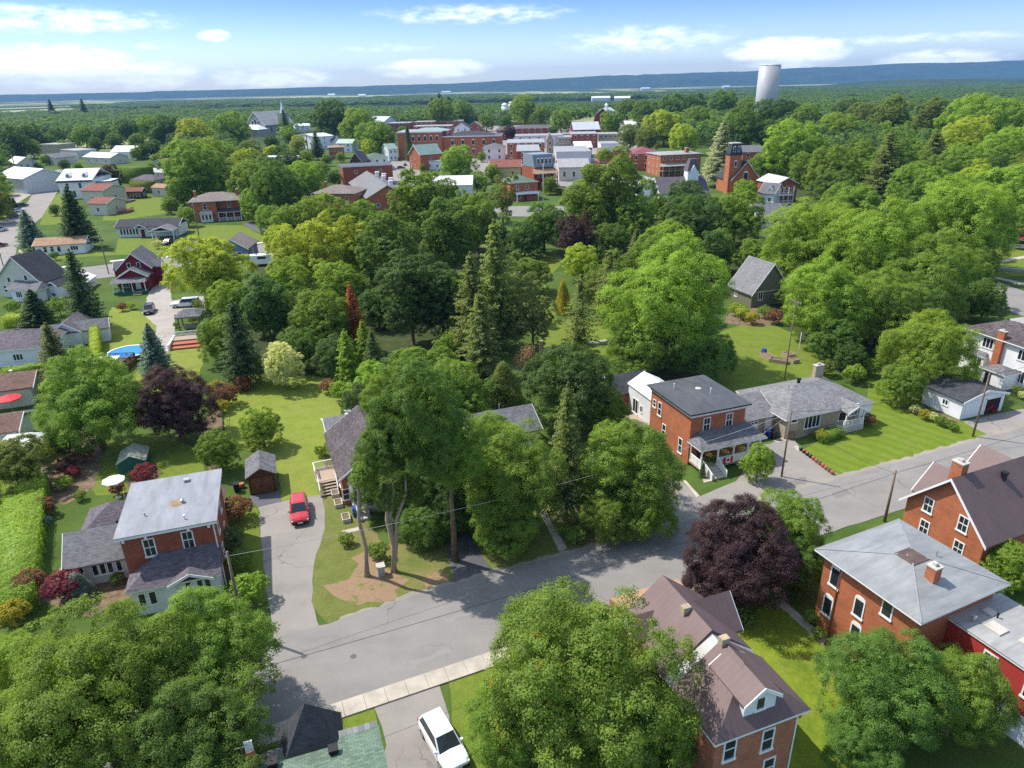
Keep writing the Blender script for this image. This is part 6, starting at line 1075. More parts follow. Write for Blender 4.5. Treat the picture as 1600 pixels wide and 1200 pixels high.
def crown(seed, asp=1.0, nblob=44, br=(.25, .40), nsub=34, nleaf=62, leaf=.034, fill=2600, low=-.82, reach=(.58, .78), ragged=.1, rs=(.075, .125)):
    rg = np.random.default_rng(seed); i = np.arange(nblob); z = low + (1 - low) * (i + .5) / nblob; z = np.clip(z + rg.normal(0, .05, nblob), -.9, .98); th = i * 2.399963 + rg.normal(0, .3, nblob)
    q = np.sqrt(1 - z * z); D_ = np.stack([q * np.cos(th), q * np.sin(th), z], 1); rad = rg.uniform(*reach, nblob) * (1 + rg.normal(0, ragged, nblob)); R_ = rg.uniform(*br, nblob)
    C_ = D_ * rad[:, None]; C_ = np.vstack([C_, rg.normal(0, .18, (5, 3))]); R_ = np.concatenate([R_, rg.uniform(.35, .45, 5)]); D_ = np.vstack([D_, unit(rg.normal(size=(5, 3)))])
    C_[:, 2] *= asp
    S = []; SR = []; SO = []
    for c, r_, d in zip(C_, R_, D_):
        v = unit(rg.normal(size=(nsub, 3)) + d * .7 + np.array([0, 0, .35])); p = c + v * r_ * rg.uniform(.78, 1.12, (nsub, 1)); S.append(p); SR.append(rg.uniform(*rs, nsub)); SO.append(v)
    S = np.vstack(S); SR = np.concatenate(SR); SO = np.vstack(SO)
    dist = np.linalg.norm(S[:, None, :] - C_[None], axis=2); ins = (dist < R_[None] * .70).any(1); S, SR, SO = S[~ins], SR[~ins], SO[~ins]
    m_ = len(S); k = np.repeat(np.arange(m_), nleaf); v = unit(rg.normal(size=(m_ * nleaf, 3)) + SO[k] * .8 + np.array([0, 0, .75])); pos = S[k] + v * SR[k][:, None] * rg.uniform(.45, 1.15, (m_ * nleaf, 1)) * np.array([1, 1, .75])
    nrm = unit(v * 1.05 + SO[k] * .3 + np.array([0, 0, .35]) + rg.normal(0, .34, (m_ * nleaf, 3)))
    Q = leaves(pos, nrm, leaf, rg)
    if fill:
        f = unit(rg.normal(size=(fill, 3))) * (rg.uniform(.2, .66, (fill, 1))) * np.array([1, 1, asp]); Q = np.vstack([Q, leaves(f, unit(rg.normal(size=(fill, 3)) + np.array([0, 0, .6])), .10, rg, .8)])
    Q[:, :, 2] += asp + .08; return Q
def cone(seed, n=15000, leaf=.06, power=1.15, bumps=.22, stretch=3.0):
    rg = np.random.default_rng(seed); ns = 420; zz_ = rg.uniform(0, 1, ns) ** 1.0; th = rg.uniform(0, 2 * pi, ns); R_ = (1 - zz_ ** power) * .95 + .04; R_ *= np.where(zz_ < .08, .8, 1)
    c = np.stack([R_ * np.cos(th) * .9, R_ * np.sin(th) * .9, zz_ * stretch * .97 + .03], 1); k = rg.integers(0, ns, n); v = unit(rg.normal(size=(n, 3)) + unit(c[k] * np.array([1, 1, 0])) * .9 + np.array([0, 0, .3])); pos = c[k] + v * bumps * rg.uniform(.4, 1.2, (n, 1)) * np.array([1, 1, 1.5])
    Q = leaves(pos, unit(v + rg.normal(0, .4, (n, 3))), leaf, rg); f = 900; zf = rg.uniform(0, .95, f); Q2 = leaves(np.stack([rg.normal(0, .25, f) * (1 - zf), rg.normal(0, .25, f) * (1 - zf), zf * stretch], 1), unit(rg.normal(size=(f, 3))), .3, rg, .8); Q2[:, :, :2] *= .8; return np.vstack([Q, Q2])
def spruce(seed, levels=30, nb=14, lpb=84, droop=.26, leaf=.085, dens=1.0, gap=0.0, power=.72, z0=.14):
    rg = np.random.default_rng(seed); P = []; Nn = []
    for L_ in range(levels):
        t = L_ / (levels - 1); z = 3 * (z0 + (1 - z0) * t); R_ = (1 - t) ** power * (1 - gap * rg.random()) + .05; nbr = max(4, int(nb * (1 - t * .5)))
        for b in range(nbr):
            th = 2 * pi * (b + rg.random() * .8) / nbr + L_ * 1.3; ln = R_ * rg.uniform(.70, 1.12); n = max(6, int(lpb * (ln + .12) * dens)); s_ = rg.uniform(.05, 1, n) ** .75 * ln; wid = (.17 * (1 - s_ / ln * .75) + .02) * min(1, ln * 2); lat = rg.uniform(-1, 1, n) * wid
            x = s_ * np.cos(th) - lat * np.sin(th); y = s_ * np.sin(th) + lat * np.cos(th); zz_ = z - droop * s_ + .16 * s_ * s_ / max(ln, .2) + rg.normal(0, .018, n) - np.abs(lat) * .25
            P.append(np.stack([x, y, zz_], 1)); o = np.array([np.cos(th), np.sin(th), 0]); Nn.append(unit(np.array([0, 0, 1.0]) + o * .35 + rg.normal(0, .38, (n, 3))))
    P = np.vstack(P); Nn = np.vstack(Nn); Q = leaves(P, Nn, leaf, rg, .5)
    f = 700; zf = rg.uniform(.15, .93, f); ring = rg.normal(0, .13, (f, 2)) * (1 - zf)[:, None]; Q2 = leaves(np.stack([ring[:, 0], ring[:, 1], zf * 3], 1), unit(rg.normal(size=(f, 3))), .16, rg, .8); return np.vstack([Q, Q2])
def trunk_mesh(seed, asp, r0=.065, n=6, straight=False, h=None):
    rg = random.Random(seed); mb = MB(); top = h or (asp * 1.25); pts = [(0, 0, -.05), (0, 0, .02), (.01, .0, .3 * top), (.03, .01, .7 * top), (.0, .03, top)]
    mb.tube(pts, [r0 * 1.7, r0 * 1.15, r0 * .9, r0 * .6, r0 * .15], 8)
    if not straight:
        for i in range(n):
            a = i * 2.4 + rg.random(); z = asp * rg.uniform(.35, .8); e = .62 * rg.uniform(.8, 1.1); mb.tube([(0.01, 0, z), (e * .45 * cos(a), e * .45 * sin(a), z + .22 * asp), (e * cos(a), e * sin(a), z + .55 * asp)], [r0 * .5, r0 * .32, r0 * .06], 6)
    return mb.mesh('trunk', M('bark'), True)
LEAF = {
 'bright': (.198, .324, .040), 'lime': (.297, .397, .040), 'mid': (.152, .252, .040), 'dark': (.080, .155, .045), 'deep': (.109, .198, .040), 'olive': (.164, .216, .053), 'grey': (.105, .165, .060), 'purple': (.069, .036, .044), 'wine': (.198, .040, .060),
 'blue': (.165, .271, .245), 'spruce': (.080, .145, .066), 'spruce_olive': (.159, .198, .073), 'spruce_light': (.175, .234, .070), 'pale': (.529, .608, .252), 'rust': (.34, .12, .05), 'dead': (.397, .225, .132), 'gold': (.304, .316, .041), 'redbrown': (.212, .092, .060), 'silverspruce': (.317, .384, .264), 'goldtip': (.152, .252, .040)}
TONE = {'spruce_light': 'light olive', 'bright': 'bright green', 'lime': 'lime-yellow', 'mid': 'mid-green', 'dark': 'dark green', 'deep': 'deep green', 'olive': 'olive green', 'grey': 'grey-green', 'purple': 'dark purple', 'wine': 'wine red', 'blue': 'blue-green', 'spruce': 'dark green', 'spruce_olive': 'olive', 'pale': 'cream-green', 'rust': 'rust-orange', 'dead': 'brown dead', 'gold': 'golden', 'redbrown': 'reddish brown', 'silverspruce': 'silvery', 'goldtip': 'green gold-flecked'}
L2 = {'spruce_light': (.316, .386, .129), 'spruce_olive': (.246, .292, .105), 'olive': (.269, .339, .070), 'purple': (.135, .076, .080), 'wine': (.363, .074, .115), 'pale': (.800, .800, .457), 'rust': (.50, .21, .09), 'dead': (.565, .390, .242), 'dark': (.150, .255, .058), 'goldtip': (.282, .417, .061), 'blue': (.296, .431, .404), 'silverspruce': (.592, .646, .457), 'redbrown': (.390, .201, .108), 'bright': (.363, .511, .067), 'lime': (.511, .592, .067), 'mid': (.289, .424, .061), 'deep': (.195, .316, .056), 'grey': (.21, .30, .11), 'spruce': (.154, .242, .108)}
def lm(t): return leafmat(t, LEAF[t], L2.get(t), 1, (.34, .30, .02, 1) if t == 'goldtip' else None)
base_m = lm('mid')
PROTO = {}
def proto(k):
    if k in PROTO: return PROTO[k]
    if k == 'hiA': c, a = crown(1, 1.0, 60, (.14, .33), 21, 100, .026, 1900, reach=(.5, .84), ragged=.13, rs=(.08, .145)), 1.0
    elif k == 'hiB': c, a = crown(2, 1.15, 64, (.14, .33), 20, 100, .026, 1900, reach=(.5, .84), ragged=.13, rs=(.08, .145)), 1.15
    elif k == 'hiC': c, a = crown(3, .85, 56, (.14, .34), 21, 100, .026, 1900, low=-.6, reach=(.5, .84), ragged=.13, rs=(.08, .145)), .85
    elif k == 'A': c, a = crown(4, 1.0, 40, (.17, .36), 20, 76, .036, 1800, ragged=.13, rs=(.08, .14)), 1.0
    elif k == 'B': c, a = crown(5, 1.2, 46, (.16, .35), 20, 76, .036, 1800, ragged=.14, rs=(.08, .14)), 1.2
    elif k == 'C': c, a = crown(6, .85, 38, (.17, .36), 20, 76, .036, 1800, low=-.55, ragged=.14, rs=(.08, .14)), .85
    elif k == 'tall': c, a = crown(7, 1.7, 56, (.20, .36), 30, 34, .050, 2200, low=-.8, ragged=.16), 1.7
    elif k == 'loose': c, a = crown(8, 1.25, 34, (.17, .28), 34, 38, .044, 900, low=-.7, reach=(.55, .92), ragged=.16), 1.25
    elif k == 'pine': c, a = crown(9, 1.5, 26, (.15, .27), 34, 44, .040, 500, low=-.8, reach=(.4, .9), ragged=.2, rs=(.06, .10)), 1.5
    elif k == 'shrub': c, a = crown(10, .8, 20, (.28, .42), 26, 22, .075, 400, low=-.2), .8
    elif k == 'spruce': c, a = spruce(11), 1.5
    elif k == 'spruce2': c, a = spruce(12, 27, 12, 80, .30, .085, .9, .28, .62), 1.5
    elif k == 'sparse': c, a = spruce(13, 22, 9, 60, .40, .08, .8, .45, .55), 1.5
    elif k == 'cone': c, a = cone(14), 1.5
    con = k in ('spruce', 'spruce2', 'sparse', 'cone')
    cm_ = quads('crown', c, base_m); tr = trunk_mesh(hash(k) % 99 if 0 else sum(map(ord, k)), a, .045 if con else .06, straight=con or k == 'shrub', h=2.9 if con else (.6 if k == 'shrub' else None))
    PROTO[k] = (cm_, tr, a, con); return PROTO[k]
TREES = []; TM = {}
trg = random.Random(77)
def plant(k, loc, sx, sz, tone, label, cat, group=None, name=None, trunk=True, rz=None):
    cm_, tr, a, con = proto(k); e = empty(name or cat.replace(' ', '_'), loc, trg.uniform(0, 6.28) if rz is None else rz, label, cat, group); e.scale = (sx, sx, sz)
    
    if (k, tone) not in TM:
        me = cm_ if not cm_.get('used') else cm_.copy(); cm_['used'] = 1; me.materials[0] = lm(tone); TM[(k, tone)] = me
    o = link('crown' if cat != 'shrub' else 'foliage', TM[(k, tone)], e)
    if trunk: link('trunk' if cat != 'shrub' else 'stem', tr, e)
    return e
def tree(k, cx, cy, rpx, tone, label=None, sz=1.0, dist=None, cat='tree', trunk=True, base=None):
    a = proto(k)[2]; con = False
    if base:   # crown standing over a known foot of trunk
        b = un(*base); z = height_at(b, cy); b = un(cx, cy, z); kk = (b - Vector((0, 0, CAM_H))).dot(cF); r_ = rpx * kk / FPX * .93
        zo = z - (a + .08) * r_ * sz; e = plant(k, (b.x, b.y, zo), r_, r_ * sz, tone, label, cat, None, None, False)
        if label.startswith('right crown'): MB().tube([(0, 0, -zo / (r_ * sz)), (.02, .01, -zo / (r_ * sz) * .4), (0, 0, a)], [.34 / r_, .22 / r_, .08 / r_], 10).build('trunk', M('bark'), e, True)
    elif dist:
        d = ray(cx, cy); p = Vector((0, 0, CAM_H)) + d * (dist / hypot(d.x, d.y)); kk = (p - Vector((0, 0, CAM_H))).dot(cF); r_ = rpx * kk / FPX; z = p.z
        s_z = max(.6, z / (a + .08)) ; e = plant(k, (p.x, p.y, 0), r_, s_z, tone, label, cat, None, None, trunk)
    else:
        z = 5
        for _ in range(14):
            p = un(cx, cy, z); kk = (p - Vector((0, 0, CAM_H))).dot(cF); r_ = rpx * kk / FPX * .93; z = (a + .08) * r_ * sz
        e = plant(k, (p.x, p.y, 0), r_, r_ * sz, tone, label, cat, None, None, trunk)
    TREES.append((e, cx, cy, rpx, tone, k, label)); return e
def conifer(k, cx, yt, yb, rpx, tone, label=None, h=None):
    p = un(cx, yb); h = h or height_at(p, yt); kk = (p - Vector((0, 0, CAM_H))).dot(cF); r_ = rpx * kk / FPX * 1.22
    e = plant(k, (p.x, p.y, 0), r_, h / 3.0, tone, label, 'tree', None, 'spruce_tree' if k != 'cone' else 'cedar_tree'); TREES.append((e, cx, (yt + yb) / 2, rpx, tone, k, label)); return e
def shrub(cx, cy, rpx, tone, label=None, sz=1.0, k='shrub'): 
    e = tree(k, cx, cy, rpx, tone, label, sz, cat='shrub'); return e
T = tree
# --- foreground maples
T('hiA', 318, 1030, 112, 'mid', 'big green maple whose crown reaches over the driveway mouth, lower left'); T('hiB', 150, 1092, 140, 'mid', 'largest green maple filling the lower left corner'); T('hiC', 8, 1062, 84, 'bright', 'lighter maple cut off by the left edge below the yellow hedge')
T('hiA', 300, 1180, 118, 'deep', 'maple crown at the bottom edge left of the green-roofed cottage'); T('hiC', 20, 1180, 120, 'mid', 'maple crown in the bottom left corner')
T('hiB', 905, 1075, 158, 'goldtip', 'big maple with golden flecks at the bottom centre', .95); T('hiA', 800, 1120, 78, 'mid', 'lower left half of the bottom-centre maple pair'); T('hiC', 985, 1150, 105, 'mid', 'maple crown against the brown metal roof at the bottom edge'); T('hiC', 850, 985, 62, 'mid', 'small upper crown at the top of the bottom-centre maples')
T('hiA', 1155, 862, 92, 'purple', 'dark purple maple beside the near-kerb street, right of centre', .95); T('hiC', 1120, 905, 55, 'purple', 'low dark purple side crown of the street maple'); T('hiB', 1232, 830, 62, 'mid', 'green maple right behind the dark purple maple'); T('hiA', 1250, 880, 48, 'deep', 'lower green crown between the purple maple and the pewter roof')
T('hiB', 1388, 1078, 94, 'deep', 'dark green maple in front of the pewter hip roof'); T('hiA', 1495, 1085, 84, 'mid', 'brighter maple right of the dark one, against the red wing'); T('hiC', 1345, 1165, 62, 'deep', 'low dark crown at the bottom, right of the brick dormer house'); T('A', 1575, 885, 42, 'bright', 'bright small tree between the pewter roof and the vivid brick gable')
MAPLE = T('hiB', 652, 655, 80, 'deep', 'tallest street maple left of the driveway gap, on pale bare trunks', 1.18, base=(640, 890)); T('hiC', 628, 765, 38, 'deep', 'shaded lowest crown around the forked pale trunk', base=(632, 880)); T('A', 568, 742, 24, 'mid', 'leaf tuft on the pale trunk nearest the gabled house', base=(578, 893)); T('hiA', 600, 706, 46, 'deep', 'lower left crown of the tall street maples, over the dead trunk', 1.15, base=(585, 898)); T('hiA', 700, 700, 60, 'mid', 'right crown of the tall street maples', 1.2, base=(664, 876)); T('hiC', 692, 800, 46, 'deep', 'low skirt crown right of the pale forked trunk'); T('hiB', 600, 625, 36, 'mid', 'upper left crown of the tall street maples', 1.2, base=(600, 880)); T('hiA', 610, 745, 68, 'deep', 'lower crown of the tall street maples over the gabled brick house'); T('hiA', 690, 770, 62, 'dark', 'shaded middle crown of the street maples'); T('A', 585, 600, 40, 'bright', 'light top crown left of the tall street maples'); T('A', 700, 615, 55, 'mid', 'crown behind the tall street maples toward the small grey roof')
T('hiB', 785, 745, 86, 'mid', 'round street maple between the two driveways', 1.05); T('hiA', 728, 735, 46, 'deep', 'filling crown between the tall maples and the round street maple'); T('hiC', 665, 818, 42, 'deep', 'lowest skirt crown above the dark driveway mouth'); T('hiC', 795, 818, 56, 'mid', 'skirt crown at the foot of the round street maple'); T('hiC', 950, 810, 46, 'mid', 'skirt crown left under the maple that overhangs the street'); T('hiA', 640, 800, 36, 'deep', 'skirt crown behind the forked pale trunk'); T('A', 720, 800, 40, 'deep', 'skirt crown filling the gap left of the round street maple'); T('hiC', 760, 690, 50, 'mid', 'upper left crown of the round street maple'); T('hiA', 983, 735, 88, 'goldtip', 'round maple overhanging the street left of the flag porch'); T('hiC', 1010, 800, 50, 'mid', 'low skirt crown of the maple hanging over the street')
T('A', 893, 605, 72, 'dark', 'dark round tree behind the spruce, left of the white wing'); T('A', 945, 640, 42, 'mid', 'small crown between the dark round tree and the white wing'); T('A', 845, 580, 30, 'dark', 'dark side crown beside the broken conifer')
conifer('spruce2', 885, 600, 812, 36, 'spruce_light', 'slim olive spruce between the two round street maples'); T('hiA', 1045, 475, 100, 'bright', 'huge bright maple behind the white wing, centre right', 1.05); T('hiC', 1000, 545, 55, 'mid', 'lower left skirt crown of the huge bright maple'); T('hiC', 1100, 555, 50, 'deep', 'shaded lower right crown of the huge bright maple')
T('A', 1185, 722, 26, 'bright', 'small bright tree beside the flag porch', 1.3)
# pale bare-barked trunks in front of the gabled house
def trunkset(x, y, specs, label):
    p = un(x, y); e = empty('bare_tree', (p.x, p.y, 0), 0, label, 'tree trunk')
    for (tx, ty, r0) in specs:
        z = height_at(p, ty); X = (tx - pr((p.x, p.y, z))[0]) / FPX * pr((p.x, p.y, z))[2]
        MB().tube([(0, 0, -.1), (X * .02, 0, .5), (X * .15 + .14, .05, z * .3), (X * .5 - .16, -.1, z * .6), (X * .9 + .08, 0, z * .85), (X, 0, z)], [r0 * 1.8, r0 * 1.25, r0 * 1.05, r0 * .9, r0 * .8, r0 * .5], 10).build('trunk', M('bark_pale'), e, True)
trunkset(574, 900, [(557, 750, .19)], 'pale leaning maple trunk nearest the gabled house'); trunkset(616, 893, [(602, 755, .2), (613, 745, .15), (634, 750, .16)], 'pale maple trunk forking low, right of the stone pillar')
# --- back garden belt
T('B', 440, 570, 33, 'pale', 'cream-green variegated tree standing alone on the back lawn'); T('A', 408, 668, 34, 'bright', 'small round bright tree behind the timber garage'); T('A', 342, 705, 32, 'mid', 'round tree between the silver roof and the timber garage', 1.15)
T('hiA', 272, 632, 66, 'purple', 'big dark purple maple left of the back lawn', .95); T('hiA', 142, 628, 82, 'mid', 'wide soft green tree left of the purple maple'); conifer('spruce2', 102, 505, 612, 30, 'spruce_olive', 'olive conifer beside the left outbuilding'); T('C', 20, 725, 52, 'olive', 'low spreading orchard tree at the left edge'); T('C', 85, 700, 30, 'olive', 'small olive tree by the white canopy tent')
conifer('spruce', 249, 506, 590, 23, 'blue', 'blue-green spruce right of the round pool'); conifer('spruce2', 140, 390, 512, 28, 'spruce', 'tall dark spruce with long shadow left of the maroon house'); conifer('spruce', 62, 452, 508, 24, 'spruce', 'short dark spruce left behind the farmhouse'); conifer('spruce', 54, 328, 392, 20, 'blue', 'blue spruce beside the tan-roofed bungalow'); conifer('spruce', 128, 292, 388, 25, 'spruce', 'tall dark spruce in front of the split-level house')
T('C', 325, 425, 65, 'lime', 'wide lime-yellow tree above the white pickup'); T('A', 345, 530, 40, 'mid', 'green tree right of the redwood terrace'); T('A', 360, 470, 34, 'bright', 'bright crown under the lime-yellow tree'); conifer('spruce2', 385, 470, 600, 34, 'spruce', 'dark spruce at the back corner of the lawn'); T('tall', 415, 480, 38, 'dark', 'dark upright tree left of the wood'); 
T('A', 505, 500, 52, 'mid', 'round green tree at the front of the wood above the cream-green tree'); T('A', 470, 545, 36, 'deep', 'deep green crown behind the cream-green tree'); T('A', 530, 560, 38, 'dark', 'dark crown at the wood edge under the rust conifer'); conifer('spruce2', 558, 442, 548, 20, 'rust', 'rust-orange dying conifer at the edge of the wood'); conifer('spruce2', 572, 500, 565, 16, 'bright', 'green cedar overlapping the rust conifer')
T('A', 480, 405, 62, 'lime', 'yellow-green crown at the left of the wood'); T('B', 535, 390, 48, 'lime', 'second yellow-green crown, right of the first in the wood'); T('B', 450, 450, 42, 'bright', 'bright crown left below the yellow-green pair'); T('A', 520, 450, 45, 'bright', 'bright crown right above the rust conifer'); T('tall', 610, 400, 50, 'deep', 'tall deep green tree at the heart of the wood'); T('tall', 655, 330, 46, 'mid', 'tallest green tree of the central wood'); T('tall', 700, 370, 44, 'deep', 'tall open tree right of the tallest one'); T('loose', 745, 350, 38, 'mid', 'thin tree in front of the white house at the centre')
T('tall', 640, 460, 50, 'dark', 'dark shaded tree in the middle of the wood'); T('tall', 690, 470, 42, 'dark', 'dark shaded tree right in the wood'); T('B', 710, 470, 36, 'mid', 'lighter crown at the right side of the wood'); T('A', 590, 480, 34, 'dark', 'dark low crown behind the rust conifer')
conifer('spruce2', 742, 395, 560, 36, 'spruce_light', 'tall spruce left of the pair at the centre'); conifer('spruce2', 778, 345, 545, 42, 'spruce_light', 'tallest spruce at the centre of the picture'); conifer('spruce2', 755, 455, 590, 34, 'spruce_light', 'olive spruce in front of the central pair'); T('pine', 832, 490, 42, 'spruce_light', 'olive pine above the broken conifer'); T('pine', 797, 450, 38, 'spruce_light', 'grey-green pine left of the olive one')
conifer('sparse', 905, 430, 560, 34, 'spruce_light', 'slender olive spruce right of the low stone wall'); conifer('sparse', 950, 385, 505, 32, 'spruce_light', 'open olive conifer left of the huge bright maple'); conifer('cone', 880, 440, 490, 12, 'gold', 'golden cedar in the wooded garden'); conifer('cone', 846, 408, 435, 6, 'spruce', 'tiny dark cedar on the garden lawn'); T('A', 910, 410, 30, 'lime', 'lime crown under the purple tree'); T('B', 900, 372, 33, 'purple', 'dark purple tree in the middle of the green garden'); T('A', 952, 378, 32, 'deep', 'deep green crown right of the purple garden tree'); T('A', 940, 455, 34, 'olive', 'olive crown left of the huge bright maple'); conifer('spruce2', 992, 355, 430, 18, 'spruce_olive', 'small yellowish conifer behind the huge bright maple')
T('C', 830, 430, 34, 'mid', 'low spreading tree on the garden lawn'); T('A', 808, 440, 24, 'grey', 'grey-green bushy tree on the garden lawn')
conifer('cone', 787, 570, 628, 26, 'olive', 'olive cone-shaped cedar left of the dark round tree'); conifer('spruce2', 548, 515, 608, 22, 'bright', 'bright cedar at the right end of the back lawn'); conifer('spruce2', 588, 515, 600, 20, 'grey', 'blue-green cedar right of the bright one'); T('C', 640, 570, 36, 'mid', 'bright bushy crown behind the tall street maples'); T('A', 730, 625, 40, 'mid', 'crown left of the small grey roof'); T('loose', 560, 640, 26, 'grey', 'thin pale-branched tree over the gabled house roof', 1.5)
T('A', 700, 540, 22, 'bright', 'small bright crown on the shaded lawn'); T('B', 690, 570, 30, 'mid', 'green crown beyond the tall street maples'); T('A', 770, 610, 22, 'deep', 'low crown left of the olive cedar')
# --- centre and right
T('loose', 950, 305, 60, 'mid', 'big open maple standing before downtown, centre', 1.0); T('loose', 912, 330, 38, 'bright', 'left crown of the open maple before downtown'); T('B', 992, 345, 36, 'mid', 'right shoulder crown of the open maple before downtown'); T('A', 1067, 312, 32, 'dark', 'dark round tree in front of the chapel'); T('A', 1082, 350, 50, 'dark', 'large dark round tree left of the olive cottage'); T('A', 1150, 340, 44, 'mid', 'soft green tree between the chapel and the white cottage'); T('A', 1175, 400, 30, 'mid', 'green tree behind the olive cottage roof')
T('C', 1040, 380, 40, 'bright', 'bright crown just behind the huge bright maple'); T('tall', 1115, 395, 26, 'dark', 'narrow dark tree left of the olive cottage'); T('A', 1020, 400, 36, 'mid', 'mid crown left behind the huge bright maple'); T('A', 850, 355, 40, 'deep', 'deep green tree right of the road cars'); T('A', 820, 375, 30, 'dark', 'dark tree under the road cars'); T('pine', 785, 310, 26, 'olive', 'olive pine left of the green-roofed brick house'); T('A', 745, 285, 18, 'mid', 'bushy green tree left of the yellow clad house')
conifer('spruce', 1122, 190, 292, 25, 'silverspruce', 'big silvery spruce left of the mansard tower')
T('hiC', 1275, 385, 85, 'bright', 'left crown of the huge right-hand maple group'); T('hiA', 1370, 400, 85, 'bright', 'middle crown of the huge right-hand maple group'); T('hiA', 1290, 475, 72, 'bright', 'lower left crown of the huge right-hand group'); T('hiC', 1370, 480, 70, 'mid', 'lower middle crown of the huge right-hand group'); T('hiA', 1450, 440, 72, 'mid', 'right crown of the huge right-hand group'); T('hiC', 1490, 350, 85, 'bright', 'wide crown above the right edge house'); T('A', 1440, 490, 50, 'deep', 'shaded crown right of the huge group'); T('A', 1540, 470, 34, 'deep', 'small deep green tree by the road at the right edge'); T('A', 1300, 530, 38, 'deep', 'low crown right of the tall back lawn pole'); T('A', 1500, 430, 48, 'mid', 'crown left of the right-edge lawn')
T('hiC', 1448, 548, 72, 'bright', 'wide bright tree overhanging the white double garage'); T('A', 1405, 600, 34, 'mid', 'low crown beside the white double garage'); T('A', 1330, 560, 26, 'dark', 'dark gap-filling tree between the back lawn and the garage tree')
T('A', 1240, 235, 48, 'bright', 'bright round tree right of the mansard tower'); T('A', 1310, 208, 32, 'bright', 'bright crown above the balconied house'); T('A', 1298, 268, 42, 'mid', 'green tree right of the balconied house'); T('A', 1260, 265, 28, 'mid', 'tree directly behind the balconied house'); conifer('spruce2', 1373, 205, 322, 32, 'spruce_olive', 'left brown-green conifer of the two on the right'); conifer('spruce2', 1446, 205, 300, 32, 'spruce_olive', 'right brown-green conifer of the two on the right')
T('tall', 1425, 175, 34, 'olive', 'tall willow-like tree above the two right conifers'); T('tall', 1395, 185, 26, 'olive', 'left half of the tall willow-like pair'); T('tall', 1455, 190, 26, 'olive', 'right half of the tall willow-like trio'); T('A', 1528, 185, 52, 'bright', 'large bright crown at the upper right'); T('A', 1580, 195, 40, 'bright', 'bright crown at the right edge under the ridge'); T('A', 1510, 230, 48, 'lime', 'yellowish crown below the large upper right one'); T('A', 1575, 245, 48, 'bright', 'crown at the right edge, lower one'); T('C', 1560, 310, 62, 'bright', 'wide crown above the right-edge brick porch house'); T('C', 1440, 300, 50, 'mid', 'crown under the right brown-green conifer'); T('A', 1400, 260, 34, 'mid', 'crown between the two brown-green conifers')
T('C', 1330, 330, 50, 'mid', 'crown at the foot of the left brown-green conifer'); T('A', 1345, 240, 30, 'deep', 'deep green crown left of the conifer pair'); T('A', 1500, 270, 40, 'mid', 'crown right of the conifer pair'); T('A', 1590, 350, 34, 'mid', 'tree beside the right-edge porch house')
